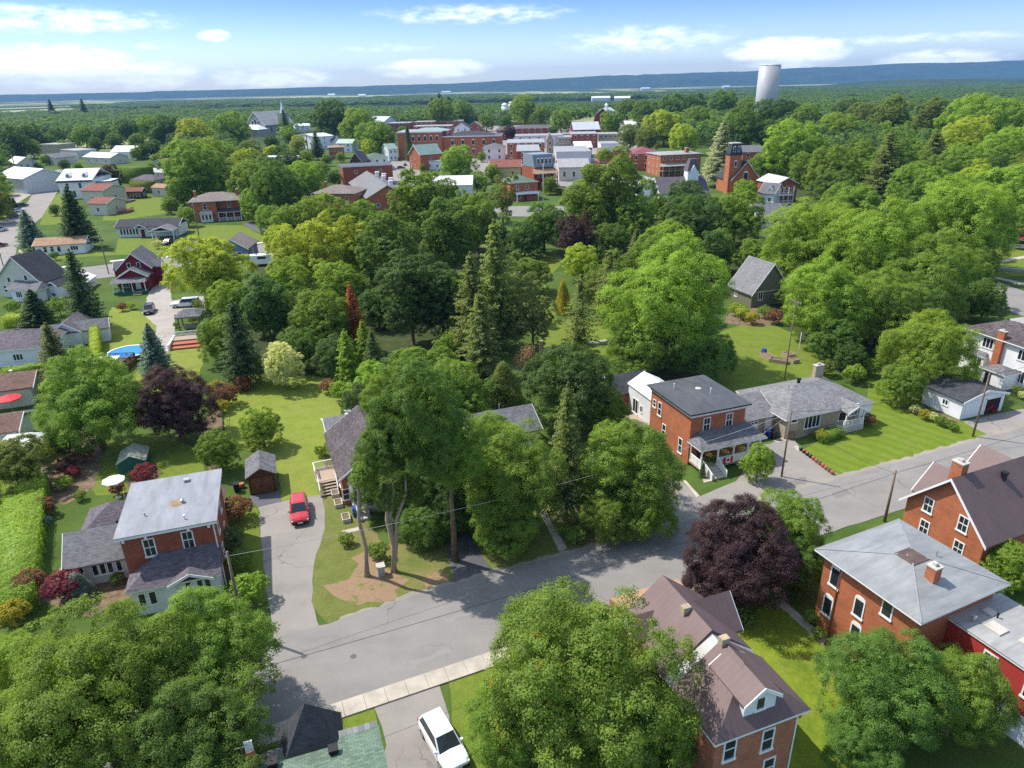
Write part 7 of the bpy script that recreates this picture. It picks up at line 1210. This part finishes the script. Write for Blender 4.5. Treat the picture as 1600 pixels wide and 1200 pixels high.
# --- upper left and downtown trees
for a in (('A', 306, 268, 50, 'mid', 'huge round tree left of the brick villa'), ('A', 285, 300, 26, 'mid', None), ('A', 292, 338, 16, 'bright', None), ('A', 300, 215, 30, 'lime', 'yellow-green tree right of the watermarked corner' if 0 else None), ('A', 330, 250, 36, 'bright', None), ('A', 262, 205, 26, 'dark', None), ('A', 402, 290, 40, 'mid', None), ('A', 385, 262, 30, 'lime', None), ('A', 360, 205, 30, 'mid', None), ('A', 172, 276, 19, 'purple', 'dark purple tree between the long white house and the hedge'),
  ('A', 430, 310, 28, 'deep', None), ('A', 480, 283, 32, 'bright', None), ('A', 455, 262, 28, 'dark', None), ('A', 390, 238, 20, 'olive', None), ('C', 425, 240, 15, 'lime', None), ('A', 520, 185, 32, 'dark', 'first of the twin round trees above the curved porch house, dark one'), ('A', 556, 197, 28, 'bright', 'second of the twin round trees, the bright one'), ('A', 592, 218, 28, 'mid', None), ('A', 575, 214, 22, 'mid', None), ('A', 580, 233, 16, 'lime', None), ('A', 500, 345, 44, 'bright', None), ('A', 455, 355, 36, 'mid', None), ('A', 530, 350, 26, 'bright', None),
  ('A', 425, 345, 26, 'mid', None), ('A', 440, 380, 30, 'lime', None), ('A', 400, 320, 26, 'mid', None), ('A', 560, 345, 34, 'mid', None), ('A', 716, 257, 30, 'bright', 'bright round tree in front of the hotel\'s right half'), ('A', 690, 178, 24, 'mid', None), ('A', 722, 176, 20, 'mid', None), ('A', 820, 172, 24, 'bright', None), ('A', 845, 182, 16, 'mid', None), ('A', 877, 190, 19, 'mid', None), ('A', 956, 192, 20, 'mid', None), ('A', 985, 214, 20, 'olive', None), ('C', 1038, 200, 32, 'lime', None), ('A', 1068, 217, 24, 'lime', None), ('A', 1012, 218, 20, 'olive', None),
  ('A', 1090, 190, 24, 'mid', None), ('A', 1160, 205, 36, 'deep', None), ('A', 1200, 185, 30, 'dark', None), ('A', 1205, 215, 28, 'dark', None), ('A', 640, 215, 0, 'mid', None), ('A', 755, 215, 13, 'purple', None), ('A', 797, 207, 11, 'purple', 'small purple tree in front of the brick school wing'), ('A', 768, 238, 9, 'deep', None), ('A', 700, 300, 22, 'mid', None), ('B', 727, 330, 26, 'mid', None), ('A', 770, 270, 14, 'bright', None), ('A', 592, 348, 20, 'mid', None),
  ('A', 440, 240, 14, 'dark', None), ('A', 100, 228, 10, 'mid', None), ('A', 148, 226, 12, 'dark', None), ('A', 122, 262, 8, 'mid', None), ('A', 220, 236, 12, 'deep', None), ('A', 240, 232, 14, 'dark', None), ('A', 70, 250, 8, 'mid', None), ('A', 30, 236, 12, 'deep', None), ('A', 5, 240, 16, 'dark', None), ('A', 50, 232, 14, 'mid', None), ('A', 262, 240, 14, 'mid', None), ('A', 245, 250, 10, 'bright', None), ('A', 180, 222, 14, 'deep', None), ('A', 275, 225, 18, 'dark', None), ('A', 215, 222, 14, 'mid', None), ('A', 88, 214, 14, 'dark', None), ('A', 118, 218, 12, 'deep', None), ('A', 250, 215, 18, 'deep', None), ('A', 235, 262, 8, 'mid', None), ('A', 2, 212, 20, 'deep', None), ('A', 660, 262, 6, 'mid', None), ('A', 500, 268, 15, 'mid', None), ('A', 522, 278, 13, 'deep', None), ('A', 478, 248, 12, 'mid', None), ('A', 532, 246, 8, 'bright', None), ('A', 510, 250, 9, 'mid', None), ('A', 570, 262, 7, 'mid', None), ('A', 425, 222, 12, 'dark', None), ('A', 450, 214, 10, 'mid', None), ('A', 752, 245, 8, 'mid', None), ('A', 868, 222, 7, 'mid', None), ('A', 985, 262, 9, 'mid', None), ('A', 790, 192, 12, 'deep', None), ('A', 865, 205, 8, 'dark', None), ('A', 628, 205, 8, 'mid', None), ('A', 760, 190, 14, 'mid', None),  ('A', 465, 225, 14, 'lime', None), ('A', 230, 200, 20, 'mid', None), ('A', 200, 205, 20, 'dark', None), ('A', 15, 222, 26, 'dark', None), ('A', 45, 215, 22, 'dark', None), ('A', 75, 222, 14, 'deep', None), ('A', 132, 212, 18, 'mid', None), ('A', 160, 215, 16, 'dark', None), ('A', 265, 320, 14, 'mid', None), ('A', 85, 328, 9, 'dark', None), ('A', 212, 240, 10, 'mid', None), ('A', 100, 258, 9, 'dark', None), ('A', 60, 262, 8, 'deep', None), ('A', 5, 325, 10, 'mid', None),
  ('A', 850, 230, 0, 'mid', None), ('A', 975, 275, 24, 'mid', None), ('A', 860, 290, 14, 'mid', None), ('A', 235, 400, 8, 'redbrown', None), ('A', 380, 598, 14, 'redbrown', 'small reddish tree at the top left of the back lawn'), ('A', 1010, 285, 0, 'mid', None), ('A', 1190, 260, 22, 'mid', None), ('A', 1165, 300, 20, 'bright', None), ('A', 1130, 165, 26, 'deep', None), ('A', 1050, 172, 26, 'deep', None), ('A', 1010, 180, 24, 'deep', None), ('A', 1085, 168, 22, 'dark', None), ('A', 980, 172, 18, 'mid', None), ('A', 1230, 182, 26, 'mid', None), ('A', 1262, 190, 28, 'mid', None), ('A', 1350, 190, 30, 'olive', None), ('A', 1320, 178, 24, 'deep', None), ('A', 1170, 175, 22, 'mid', None)):
    if a[3]: T(a[0], a[1], a[2], a[3], a[4], a[5])
conifer('spruce2', 497, 205, 250, 13, 'spruce', 'slim tall conifer right of the tall white house'); conifer('spruce2', 448, 170, 218, 9, 'spruce', None); conifer('spruce', 16 + 8, 308, 326, 5, 'spruce', None); conifer('cone', 640, 195, 252, 6, 'spruce', 'narrow dark conifer at the left wall of the hotel'); conifer('spruce2', 688, 145, 182, 12, 'spruce', None); conifer('spruce2', 702, 150, 184, 10, 'spruce', None); conifer('spruce2', 676, 152, 184, 9, 'spruce', None); conifer('spruce', 84, 155, 186, 7, 'spruce', None); conifer('spruce2', 134, 154, 186, 8, 'spruce', None)
# --- shrubs and beds
for a in ((100, 917, 30, 'wine', 'wine red maple shrub left of the blue dwarf spruce'), (150, 873, 24, 'wine', 'wine red shrub under the side wing windows'), (44, 912, 26, 'redbrown', 'reddish brown shrub at the lower end of the garden hedge'), (68, 793, 18, 'redbrown', 'dark red shrub at the left corner of the side wing'), (372, 795, 24, 'redbrown', 'reddish shrub between the brick house and the driveway'), (225, 742, 20, 'wine', 'wine red shrub behind the grey hip addition'), (183, 765, 12, 'wine', None), (115, 738, 12, 'wine', None), (103, 730, 14, 'purple', None), (130, 712, 16, 'redbrown', None), (95, 700, 13, 'gold', 'golden shrub beside the white canopy tent'), (115, 695, 14, 'redbrown', None), (360, 845, 24, 'grey', None), (375, 880, 22, 'mid', None), (390, 920, 30, 'bright', 'bright fern-like shrub at the driveway edge'), (178, 855, 16, 'bright', None), (190, 880, 14, 'lime', None), (183, 905, 12, 'mid', None), (118, 878, 9, 'gold', None), (145, 900, 8, 'lime', None), (20, 960, 26, 'gold', 'golden yellow shrub left of the lower left maples'), (45, 945, 14, 'mid', None), (70, 815, 10, 'blue', None), (100, 755, 14, 'bright', None), (125, 775, 10, 'mid', None), (355, 618, 20, 'redbrown', None), (338, 608, 16, 'gold', None), (345, 635, 14, 'gold', None), (512, 604, 14, 'redbrown', 'reddish round shrub at the right end of the back lawn'), (533, 612, 20, 'bright', None), (375, 598, 14, 'redbrown', None), (500, 705, 10, 'mid', None),
   (540, 842, 13, 'bright', 'small bright shrub on the verge by the concrete steps'), (590, 862, 18, 'mid', None), (1283, 680, 11, 'gold', 'golden ball shrub at the left end of the bungalow hedge'), (1356, 656, 12, 'redbrown', None), (1480, 500, 10, 'mid', None), (1290, 575, 16, 'olive', None), (1335, 585, 18, 'bright', None), (1360, 575, 16, 'mid', None), (1160, 490, 12, 'lime', None), (1175, 497, 12, 'gold', None), (1150, 484, 12, 'lime', None), (1195, 488, 12, 'mid', None), (1210, 495, 14, 'redbrown', None), (1165, 965, 20, 'deep', 'deep green shrub between the brown roof and the purple maple'), (1268, 965, 14, 'mid', None), (1245, 930, 12, 'deep', None), (1280, 990, 12, 'bright', None), (1430, 640, 9, 'canvas' if 0 else 'pale', 'pale flowering shrub at the left end of the garage bed'), (1445, 648, 10, 'gold', None), (1458, 652, 9, 'pale', None), (1470, 658, 10, 'mid', None), (1483, 662, 9, 'bright', None), (1490, 668, 8, 'mid', None), (1590, 610, 9, 'mid', None), (1598, 618, 8, 'pale', None),
   (300, 500, 7, 'mid', None), (190, 480, 8, 'redbrown', None), (205, 478, 7, 'lime', None), (92, 480, 18, 'mid', None), (20, 480, 12, 'mid', None), (84, 400, 8, 'deep', None), (246, 382, 8, 'pale', None), (260, 605, 10, 'deep', None), (275, 508, 5, 'mid', None), (545, 745, 8, 'mid', None), (800, 860, 12, 'mid', None), (900, 838, 18, 'mid', None), (880, 828, 12, 'bright', None), (655, 850, 16, 'deep', None), (400, 570, 12, 'deep', None), (1180, 335, 7, 'redbrown', None), (205, 742, 8, 'mid', None), (340, 775, 8, 'mid', None), (50, 475, 8, 'lime', None), (1110, 720, 9, 'bright', None)):
    if a[3] is not None: shrub(a[0], a[1], a[2], a[3], a[4])
conifer('cone', 127, 898, 935, 20, 'blue', 'blue dwarf spruce in the front garden bed, lower left'); conifer('cone', 1097, 724, 746, 5, 'spruce', 'small cone-shaped cedar beside the porch steps'); conifer('cone', 10 + 8, 306, 322, 3, 'dark', None)
def hedge(a, b, w, hh_, tone, label, z=0):
    p = un(*a, hh_); q = un(*b, hh_); d = q - p; Ln = hypot(d.x, d.y); rg = np.random.default_rng(int(Ln * 10)); n = int((Ln * w + 2 * (Ln + w) * hh_) * 60); n = min(n, 26000)
    sz = .16; areas = np.array([Ln * w, Ln * hh_, Ln * hh_, w * hh_, w * hh_]); f = rg.choice(5, n, p=areas / areas.sum()); u, v = rg.uniform(0, 1, n), rg.uniform(0, 1, n)
    X = np.where(f < 3, u * Ln, np.where(f == 3, 0, Ln)); Y = np.where(f == 0, v * w, np.where(f == 1, 0, np.where(f == 2, w, u * w))); Z = np.where(f == 0, hh_, v * hh_); Nn = np.array([[0, 0, 1], [0, -1, 0], [0, 1, 0], [-1, 0, 0], [1, 0, 0]])[f]
    bump = (.10 * np.sin(X * 2.3) + .08 * np.sin(X * 5.1 + Y * 3) + rg.normal(0, .05, n)); P = np.stack([X, Y, Z], 1) + Nn * bump[:, None]; Q = leaves(P, unit(Nn + rg.normal(0, .5, (n, 3)) + np.array([0, 0, .3])), sz, rg)
    bx = MB().box(.12, .12, 0, Ln - .12, w - .12, hh_ - .14); me = quads('hedge', Q, lm(tone), (bx.v, bx.f)); o = link('hedge', me, None, (p.x, p.y, 0), atan2(d.y, d.x)); tag(o, label, 'hedge'); return o
hedge((50, 925), (68, 762), 3.6, 2.0, 'bright', 'thick bright green hedge along the left edge beside the side wing'); hedge((68, 754), (74, 735), 2.6, 2.2, 'bright', 'upper end of the thick bright green hedge')
hedge((155, 570), (152, 505), 1.2, 3.0, 'lime', 'tall narrow hedge left of the round pool, running away'); hedge((0, 497), (45, 494), 3, 2.0, 'lime', 'low hedge in front of the farmhouse, left edge'); hedge((0, 580), (75, 568), 1.6, 1.4, 'bright', 'low clipped hedge in front of the white bungalow')
hedge((184, 262), (222, 262), 8, 7.5, 'mid', 'tall square clipped hedge right of the purple tree, upper left'); hedge((201, 283), (236, 284), 2.5, 5.0, 'olive', 'clipped hedge below the pale-roofed bungalow'); hedge((1288, 682), (1322, 672), 1.7, 1.1, 'mid', 'rounded green hedge in front of the bungalow porch')
hedge((845, 290), (880, 296), 2.5, 2.2, 'olive', 'hedge beside the grey car right of the green-roofed house')
# broken conifer with a tangle of dead limbs
p = un(826, 600); e = empty('fallen_conifer', (p.x, p.y, 0), 0, 'uprooted dead conifer with a tangle of pale bare limbs and orange needles', 'dead tree'); mb = MB(); rg_ = random.Random(4)
for i in range(46):
    a = rg_.uniform(0, 6.28); l = rg_.uniform(1.2, 3.6); z = rg_.uniform(.8, 2.6); mb.tube([(0, 0, z), (l * .5 * cos(a), l * .5 * sin(a), z + rg_.uniform(-.2, 1.4)), (l * cos(a), l * sin(a), max(.05, z + rg_.uniform(-2, 1)))], [.06, .045, .015], 5)
mb.tube([(0, 0, 0), (.2, .2, 5.5)], [.35, .1], 8); mb.build('limbs', M('bark_pale'), e); rgn = np.random.default_rng(2); c = np.array([(0, 0, 5.0), (1.4, -.8, 3.2), (-1, .4, 3.8)])[rgn.integers(0, 3, 1400)]; link('needles', quads('needles', leaves(c + rgn.normal(0, .55, (1400, 3)), unit(rgn.normal(size=(1400, 3)) + np.array([0, 0, .8])), .22, rgn, .4), lm('dead')), e)
# ================================================================ small understory trees added to fill the woods, filed as shrubs
def inside(x, y, poly):
    c = False; n = len(poly)
    for i in range(n):
        x0, y0 = poly[i]; x1, y1 = poly[(i + 1) % n]
        if (y0 > y) != (y1 > y) and x < (x1 - x0) * (y - y0) / (y1 - y0) + x0: c = not c
    return c
rg = random.Random(5); pos_ = [(e.location.x, e.location.y, e.scale[0]) for (e, *_) in TREES]
for wi, (poly, num, r0_, r1_) in enumerate(zip(WOODS, (34, 26, 24, 10, 12, 10), (2.0, 2.5, 2.2, 4, 4, 3), (3.6, 4.2, 4.0, 6, 6, 5))):
    W2 = [un(*q).to_2d() for q in poly]; WP = [(q.x, q.y) for q in W2]; xs = [q[0] for q in WP]; ys = [q[1] for q in WP]; n = 0
    for _ in range(6000):
        if n >= num: break
        x, y = rg.uniform(min(xs), max(xs)), rg.uniform(min(ys), max(ys))
        if not inside(x, y, WP): continue
        r_ = rg.uniform(r0_, r1_)
        if any((x - a) ** 2 + (y - b) ** 2 < (s_ * .55 + r_ * .6) ** 2 for a, b, s_ in pos_): continue
        px, py, kk = pr((x, y, r_)); tone = rg.choice(['mid', 'deep', 'bright', 'mid', 'grey', 'deep'] if wi else ['dark', 'deep', 'mid', 'deep', 'grey']); k = rg.choice(['A', 'C', 'B']); e = plant(k, (x, y, 0), r_, r_ * rg.uniform(.8, 1.3), tone, None, 'shrub', name='understory_tree'); TREES.append((e, px, py, r_ * FPX / kk, tone, k, None)); pos_.append((x, y, r_)); n += 1  # a small tree with a full tree crown, only filed as shrub
# ================================================================ tree belts: individual trees up to a few hundred metres, then one forest mass
BLD = [(0, 215, 290, 400), (290, 295, 400, 400), (380, 236, 462, 252), (384, 150, 445, 215), (455, 180, 540, 262), (540, 220, 800, 345), (600, 180, 1000, 240), (565, 180, 610, 205), (780, 215, 1000, 330), (960, 225, 1100, 320), (1130, 205, 1185, 300), (1180, 275, 1256, 350), (465, 285, 640, 350), (100, 180, 145, 205)]
VIS = [(384, 150, 447, 222), (455, 183, 492, 232), (500, 205, 625, 262), (600, 180, 780, 262), (775, 195, 1000, 262), (985, 228, 1105, 300), (1140, 215, 1186, 290), (172, 220, 212, 250), (60, 222, 175, 262), (103, 183, 145, 200), (786, 158, 803, 185), (912, 165, 948, 200), (573, 180, 602, 196), (380, 236, 462, 252), (1178, 100, 1222, 166), (1184, 275, 1256, 330)]
def hides(x, d, r_, h_):
    a = pr((x, d, 1)); b = pr((x, d, h_)); w = r_ * FPX / a[2]
    return any(a[0] + w > v[0] and a[0] - w < v[2] and b[1] < v[3] - 3 and a[1] > v[1] for v in VIS)
def blocked(x, y, k=6):
    for (a, b, c_, d_) in BLD:
        if a - k < x < c_ + k and b - 4 < y < d_ + 4: return True
    return False
rg = random.Random(21); placed = [(e.location.x, e.location.y, e.scale[0]) for (e, *_) in TREES]; cnt = 0; cand = []
for _ in range(9000):
    d = 230 + 520 * rg.random() ** .9; x = rg.uniform(-.80, .78) * d; px, py, kk = pr((x, d, 6)); 
    if not (-40 < px < 1640) or py > 330 or blocked(px, py): continue
    cand.append((d, x, px, py))
TT = ['mid', 'bright', 'deep', 'dark', 'mid', 'olive', 'bright', 'lime', 'deep', 'mid']
for (d, x, px, py) in sorted(cand):
    if cnt >= 58: break
    r_ = rg.uniform(5.0, 8.5)
    if any((x - a) ** 2 + (d - b) ** 2 < (r_ * .75 + s_ * .75) ** 2 for a, b, s_ in placed): continue
    if hides(x, d, r_, 2.1 * r_): continue
    tone = rg.choice(TT); k = rg.choice(['A', 'A', 'B', 'C', 'B']); e = plant(k, (x, d, 0), r_, r_ * rg.uniform(.85, 1.1), tone, None, 'tree'); TREES.append((e, px, py, r_ * FPX / d, tone, k, None)); placed.append((x, d, r_)); cnt += 1
lastd = d
fr = np.random.default_rng(8); lowc = [crown(60 + i, .8, 11, (.3, .46), 12, 4, .19, 0, low=.0, rs=(.1, .18)) for i in range(4)]; FQ = {t: [] for t in ('mid', 'deep', 'dark', 'spruce')}
dd = lastd * .9
lowf = [crown(80 + i, .85, 14, (.26, .42), 12, 11, .11, 60, low=-.1, rs=(.09, .17)) for i in range(4)]
for (dmin, dmax, sp, rr_) in ((lastd * .93, 520, 13, 8.0), (520, 800, 15, 8.5), (800, 1300, 27, 17), (1300, 2100, 44, 27), (2100, 3600, 80, 50)):
    y = dmin
    while y < dmax:
        x = -.80 * y
        while x < .80 * y:
            X = x + fr.normal(0, sp * .3); Y = y + fr.normal(0, sp * .3); px, py, kk = pr((X, Y, 4)); x += sp
            if -60 < px < 1660 and (Y > 850 or not blocked(px, py, 2)) and (Y < 900 or (sin(X / 310.0 + 1) + sin(Y / 240.0) + sin((X + Y) / 530) < (1.25 if Y < 900 else (.95 if Y < 1300 else .5)))):
                if any((X - a) ** 2 + (Y - b) ** 2 < (s_ * .9 + 2) ** 2 for a, b, s_ in placed[-170:]) and Y < 820: continue
                
                if Y < 620 and hides(X, Y, rr_ * .9, 15): continue
                q = (lowf if Y < 520 else lowc)[fr.integers(0, 4)]; a = fr.uniform(0, 6.28); s_ = rr_ * fr.uniform(.75, 1.25); c_, n_ = cos(a), sin(a); R3 = np.array([[c_, n_, 0], [-n_, c_, 0], [0, 0, 1]]); v = (q @ R3) * np.array([s_, s_, fr.uniform(6.0, 9.0)]) + np.array([X, Y, 0])
                FQ[['mid', 'deep', 'dark', 'spruce'][fr.integers(0, 4) if Y < 700 else (fr.integers(1, 4) if Y < 1000 else fr.integers(2, 4))]].append(v)
        y += sp * .9
allq = np.vstack([np.vstack(v) for v in FQ.values() if v]); idx = np.concatenate([np.full(sum(len(a) for a in v), i) for i, v in enumerate(FQ.values()) if v])
me = quads('distant_forest', allq, lm('mid')); [me.materials.append(lm(t)) for t in ('deep', 'dark', 'spruce')]; me.polygons.foreach_set('material_index', idx.astype(np.int32)); tag(link('distant_forest', me), kind='stuff'); open('/tmp/log', 'w').write(str(('forest quads', len(allq), 'belt trees', cnt, 'lastd', lastd)))
# ================================================================ labels for the trees without a hand-written one
LMK = [(427, 185, 'the stone church'), (700, 225, 'the hotel'), (340, 325, 'the brick villa'), (475, 232, 'the tall white house'), (128, 275, 'the long white house'), (230, 352, 'the carport ranch house'), (205, 425, 'the maroon house'), (20, 430, 'the farmhouse'), (195, 245, 'the bright white metal roof'), (15, 270, 'the big pale workshop'),
 (525, 300, 'the brown-roofed brick house'), (600, 290, 'the school hall'), (705, 300, 'the white house at the centre'), (822, 300, 'the green-roofed brick house'), (850, 270, 'the mansard shop'), (927, 185, 'the gambrel barn'), (791, 172, 'the silos'), (830, 208, 'the brick school wing'), (962, 245, 'the orange brick house'), (1065, 250, 'the balcony block'), (1070, 310, 'the chapel'), (1160, 260, 'the mansard-towered church'), (1198, 135, 'the water tower'), (1235, 300, 'the balconied brick house'), (1165, 435, 'the olive cottage'), (1380, 265, 'the conifer pair'), (1590, 380, 'the right-edge porch house'), (1560, 550, 'the white two-storey house'), (1505, 630, 'the double garage'), (1290, 640, 'the ranch bungalow'), (1120, 650, 'the flag-porch house'), (1195, 555, 'the raised beds'),
 (255, 830, 'the silver-roofed house'), (120, 820, 'the shingled side wing'), (205, 718, 'the greenhouse'), (50, 690, 'the party tent'), (405, 740, 'the timber garage'), (440, 650, 'the back lawn'), (290, 510, 'the gazebo'), (200, 550, 'the round pool'), (540, 720, 'the gabled brick house'), (1390, 900, 'the pewter roof'), (1160, 1050, 'the brown metal roof'), (960, 500, 'the huge bright maple'), (850, 545, 'the stone wall'), (1490, 780, 'the vivid brick gable'), (620, 430, 'the central wood'), (40, 545, 'the left-edge white bungalow'), (5, 335, 'the parked cars'), (1560, 160, 'the ridge end'), (1300, 400, 'the big right-hand maples'), (960, 300, 'the open centre maple')]
from collections import defaultdict
bag = defaultdict(list)
FORM = {'A': 'round', 'B': 'oval', 'C': 'spreading', 'hiA': 'round', 'hiB': 'oval', 'hiC': 'spreading', 'tall': 'tall', 'loose': 'open', 'pine': 'ragged', 'shrub': 'bushy', 'spruce': 'pointed', 'spruce2': 'pointed', 'sparse': 'thin pointed', 'cone': 'cone-shaped'}
for rec in TREES:
    e, cx, cy, rpx, tone, k, lb = rec; cat = e['category']
    e['group'] = {'shrub': 'shrubs in the gardens'}.get(cat, 'evergreen trees of the town' if k in ('spruce', 'spruce2', 'sparse', 'cone', 'pine') else 'leafy trees of the town')
    if lb: continue
    best = min(LMK, key=lambda l: (l[0] - cx) ** 2 + ((l[1] - cy) * 1.6) ** 2); dx, dy = cx - best[0], (cy - best[1]) * 1.6
    rel = ('right of' if dx > 0 else 'left of') if abs(dx) > abs(dy) else ('below' if dy > 0 else 'beyond'); size = 'small ' if rpx < 14 else ('big ' if rpx > 32 else '')
    noun = 'shrub' if cat == 'shrub' else ('conifer' if k in ('spruce', 'spruce2', 'sparse', 'cone') else 'tree'); bag[f"{size}{TONE[tone]} {FORM[k]} {noun} {rel} {best[2]}"].append((cx, cy, e))  # 'shrub' here also takes in the small understory trees of the woods
ORD = ['leftmost', 'second from the left', 'third from the left', 'fourth from the left', 'fifth from the left', 'sixth from the left', 'seventh from the left']
for base, lst in bag.items():
    lst.sort(key=lambda r: r[0])
    for i, (cx, cy, e) in enumerate(lst): e['label'] = base if len(lst) == 1 else base + ', ' + (ORD[i] if i < len(lst) - 1 or i == 0 else 'rightmost')
# ================================================================ the air
hz = NT('haze_air'); pv = hz.n('ShaderNodeVolumePrincipled'); pv.inputs['Color'].default_value = (.17, .36, .69, 1); pv.inputs['Density'].default_value = HAZE; pv.inputs['Anisotropy'].default_value = .0; hz.l(pv.outputs[0], hz.out.inputs['Volume'])
if HAZE: tag(MB().box(-12600, -350, -1.5, 12600, 11400, 300).build('haze', hz.m), kind='stuff')
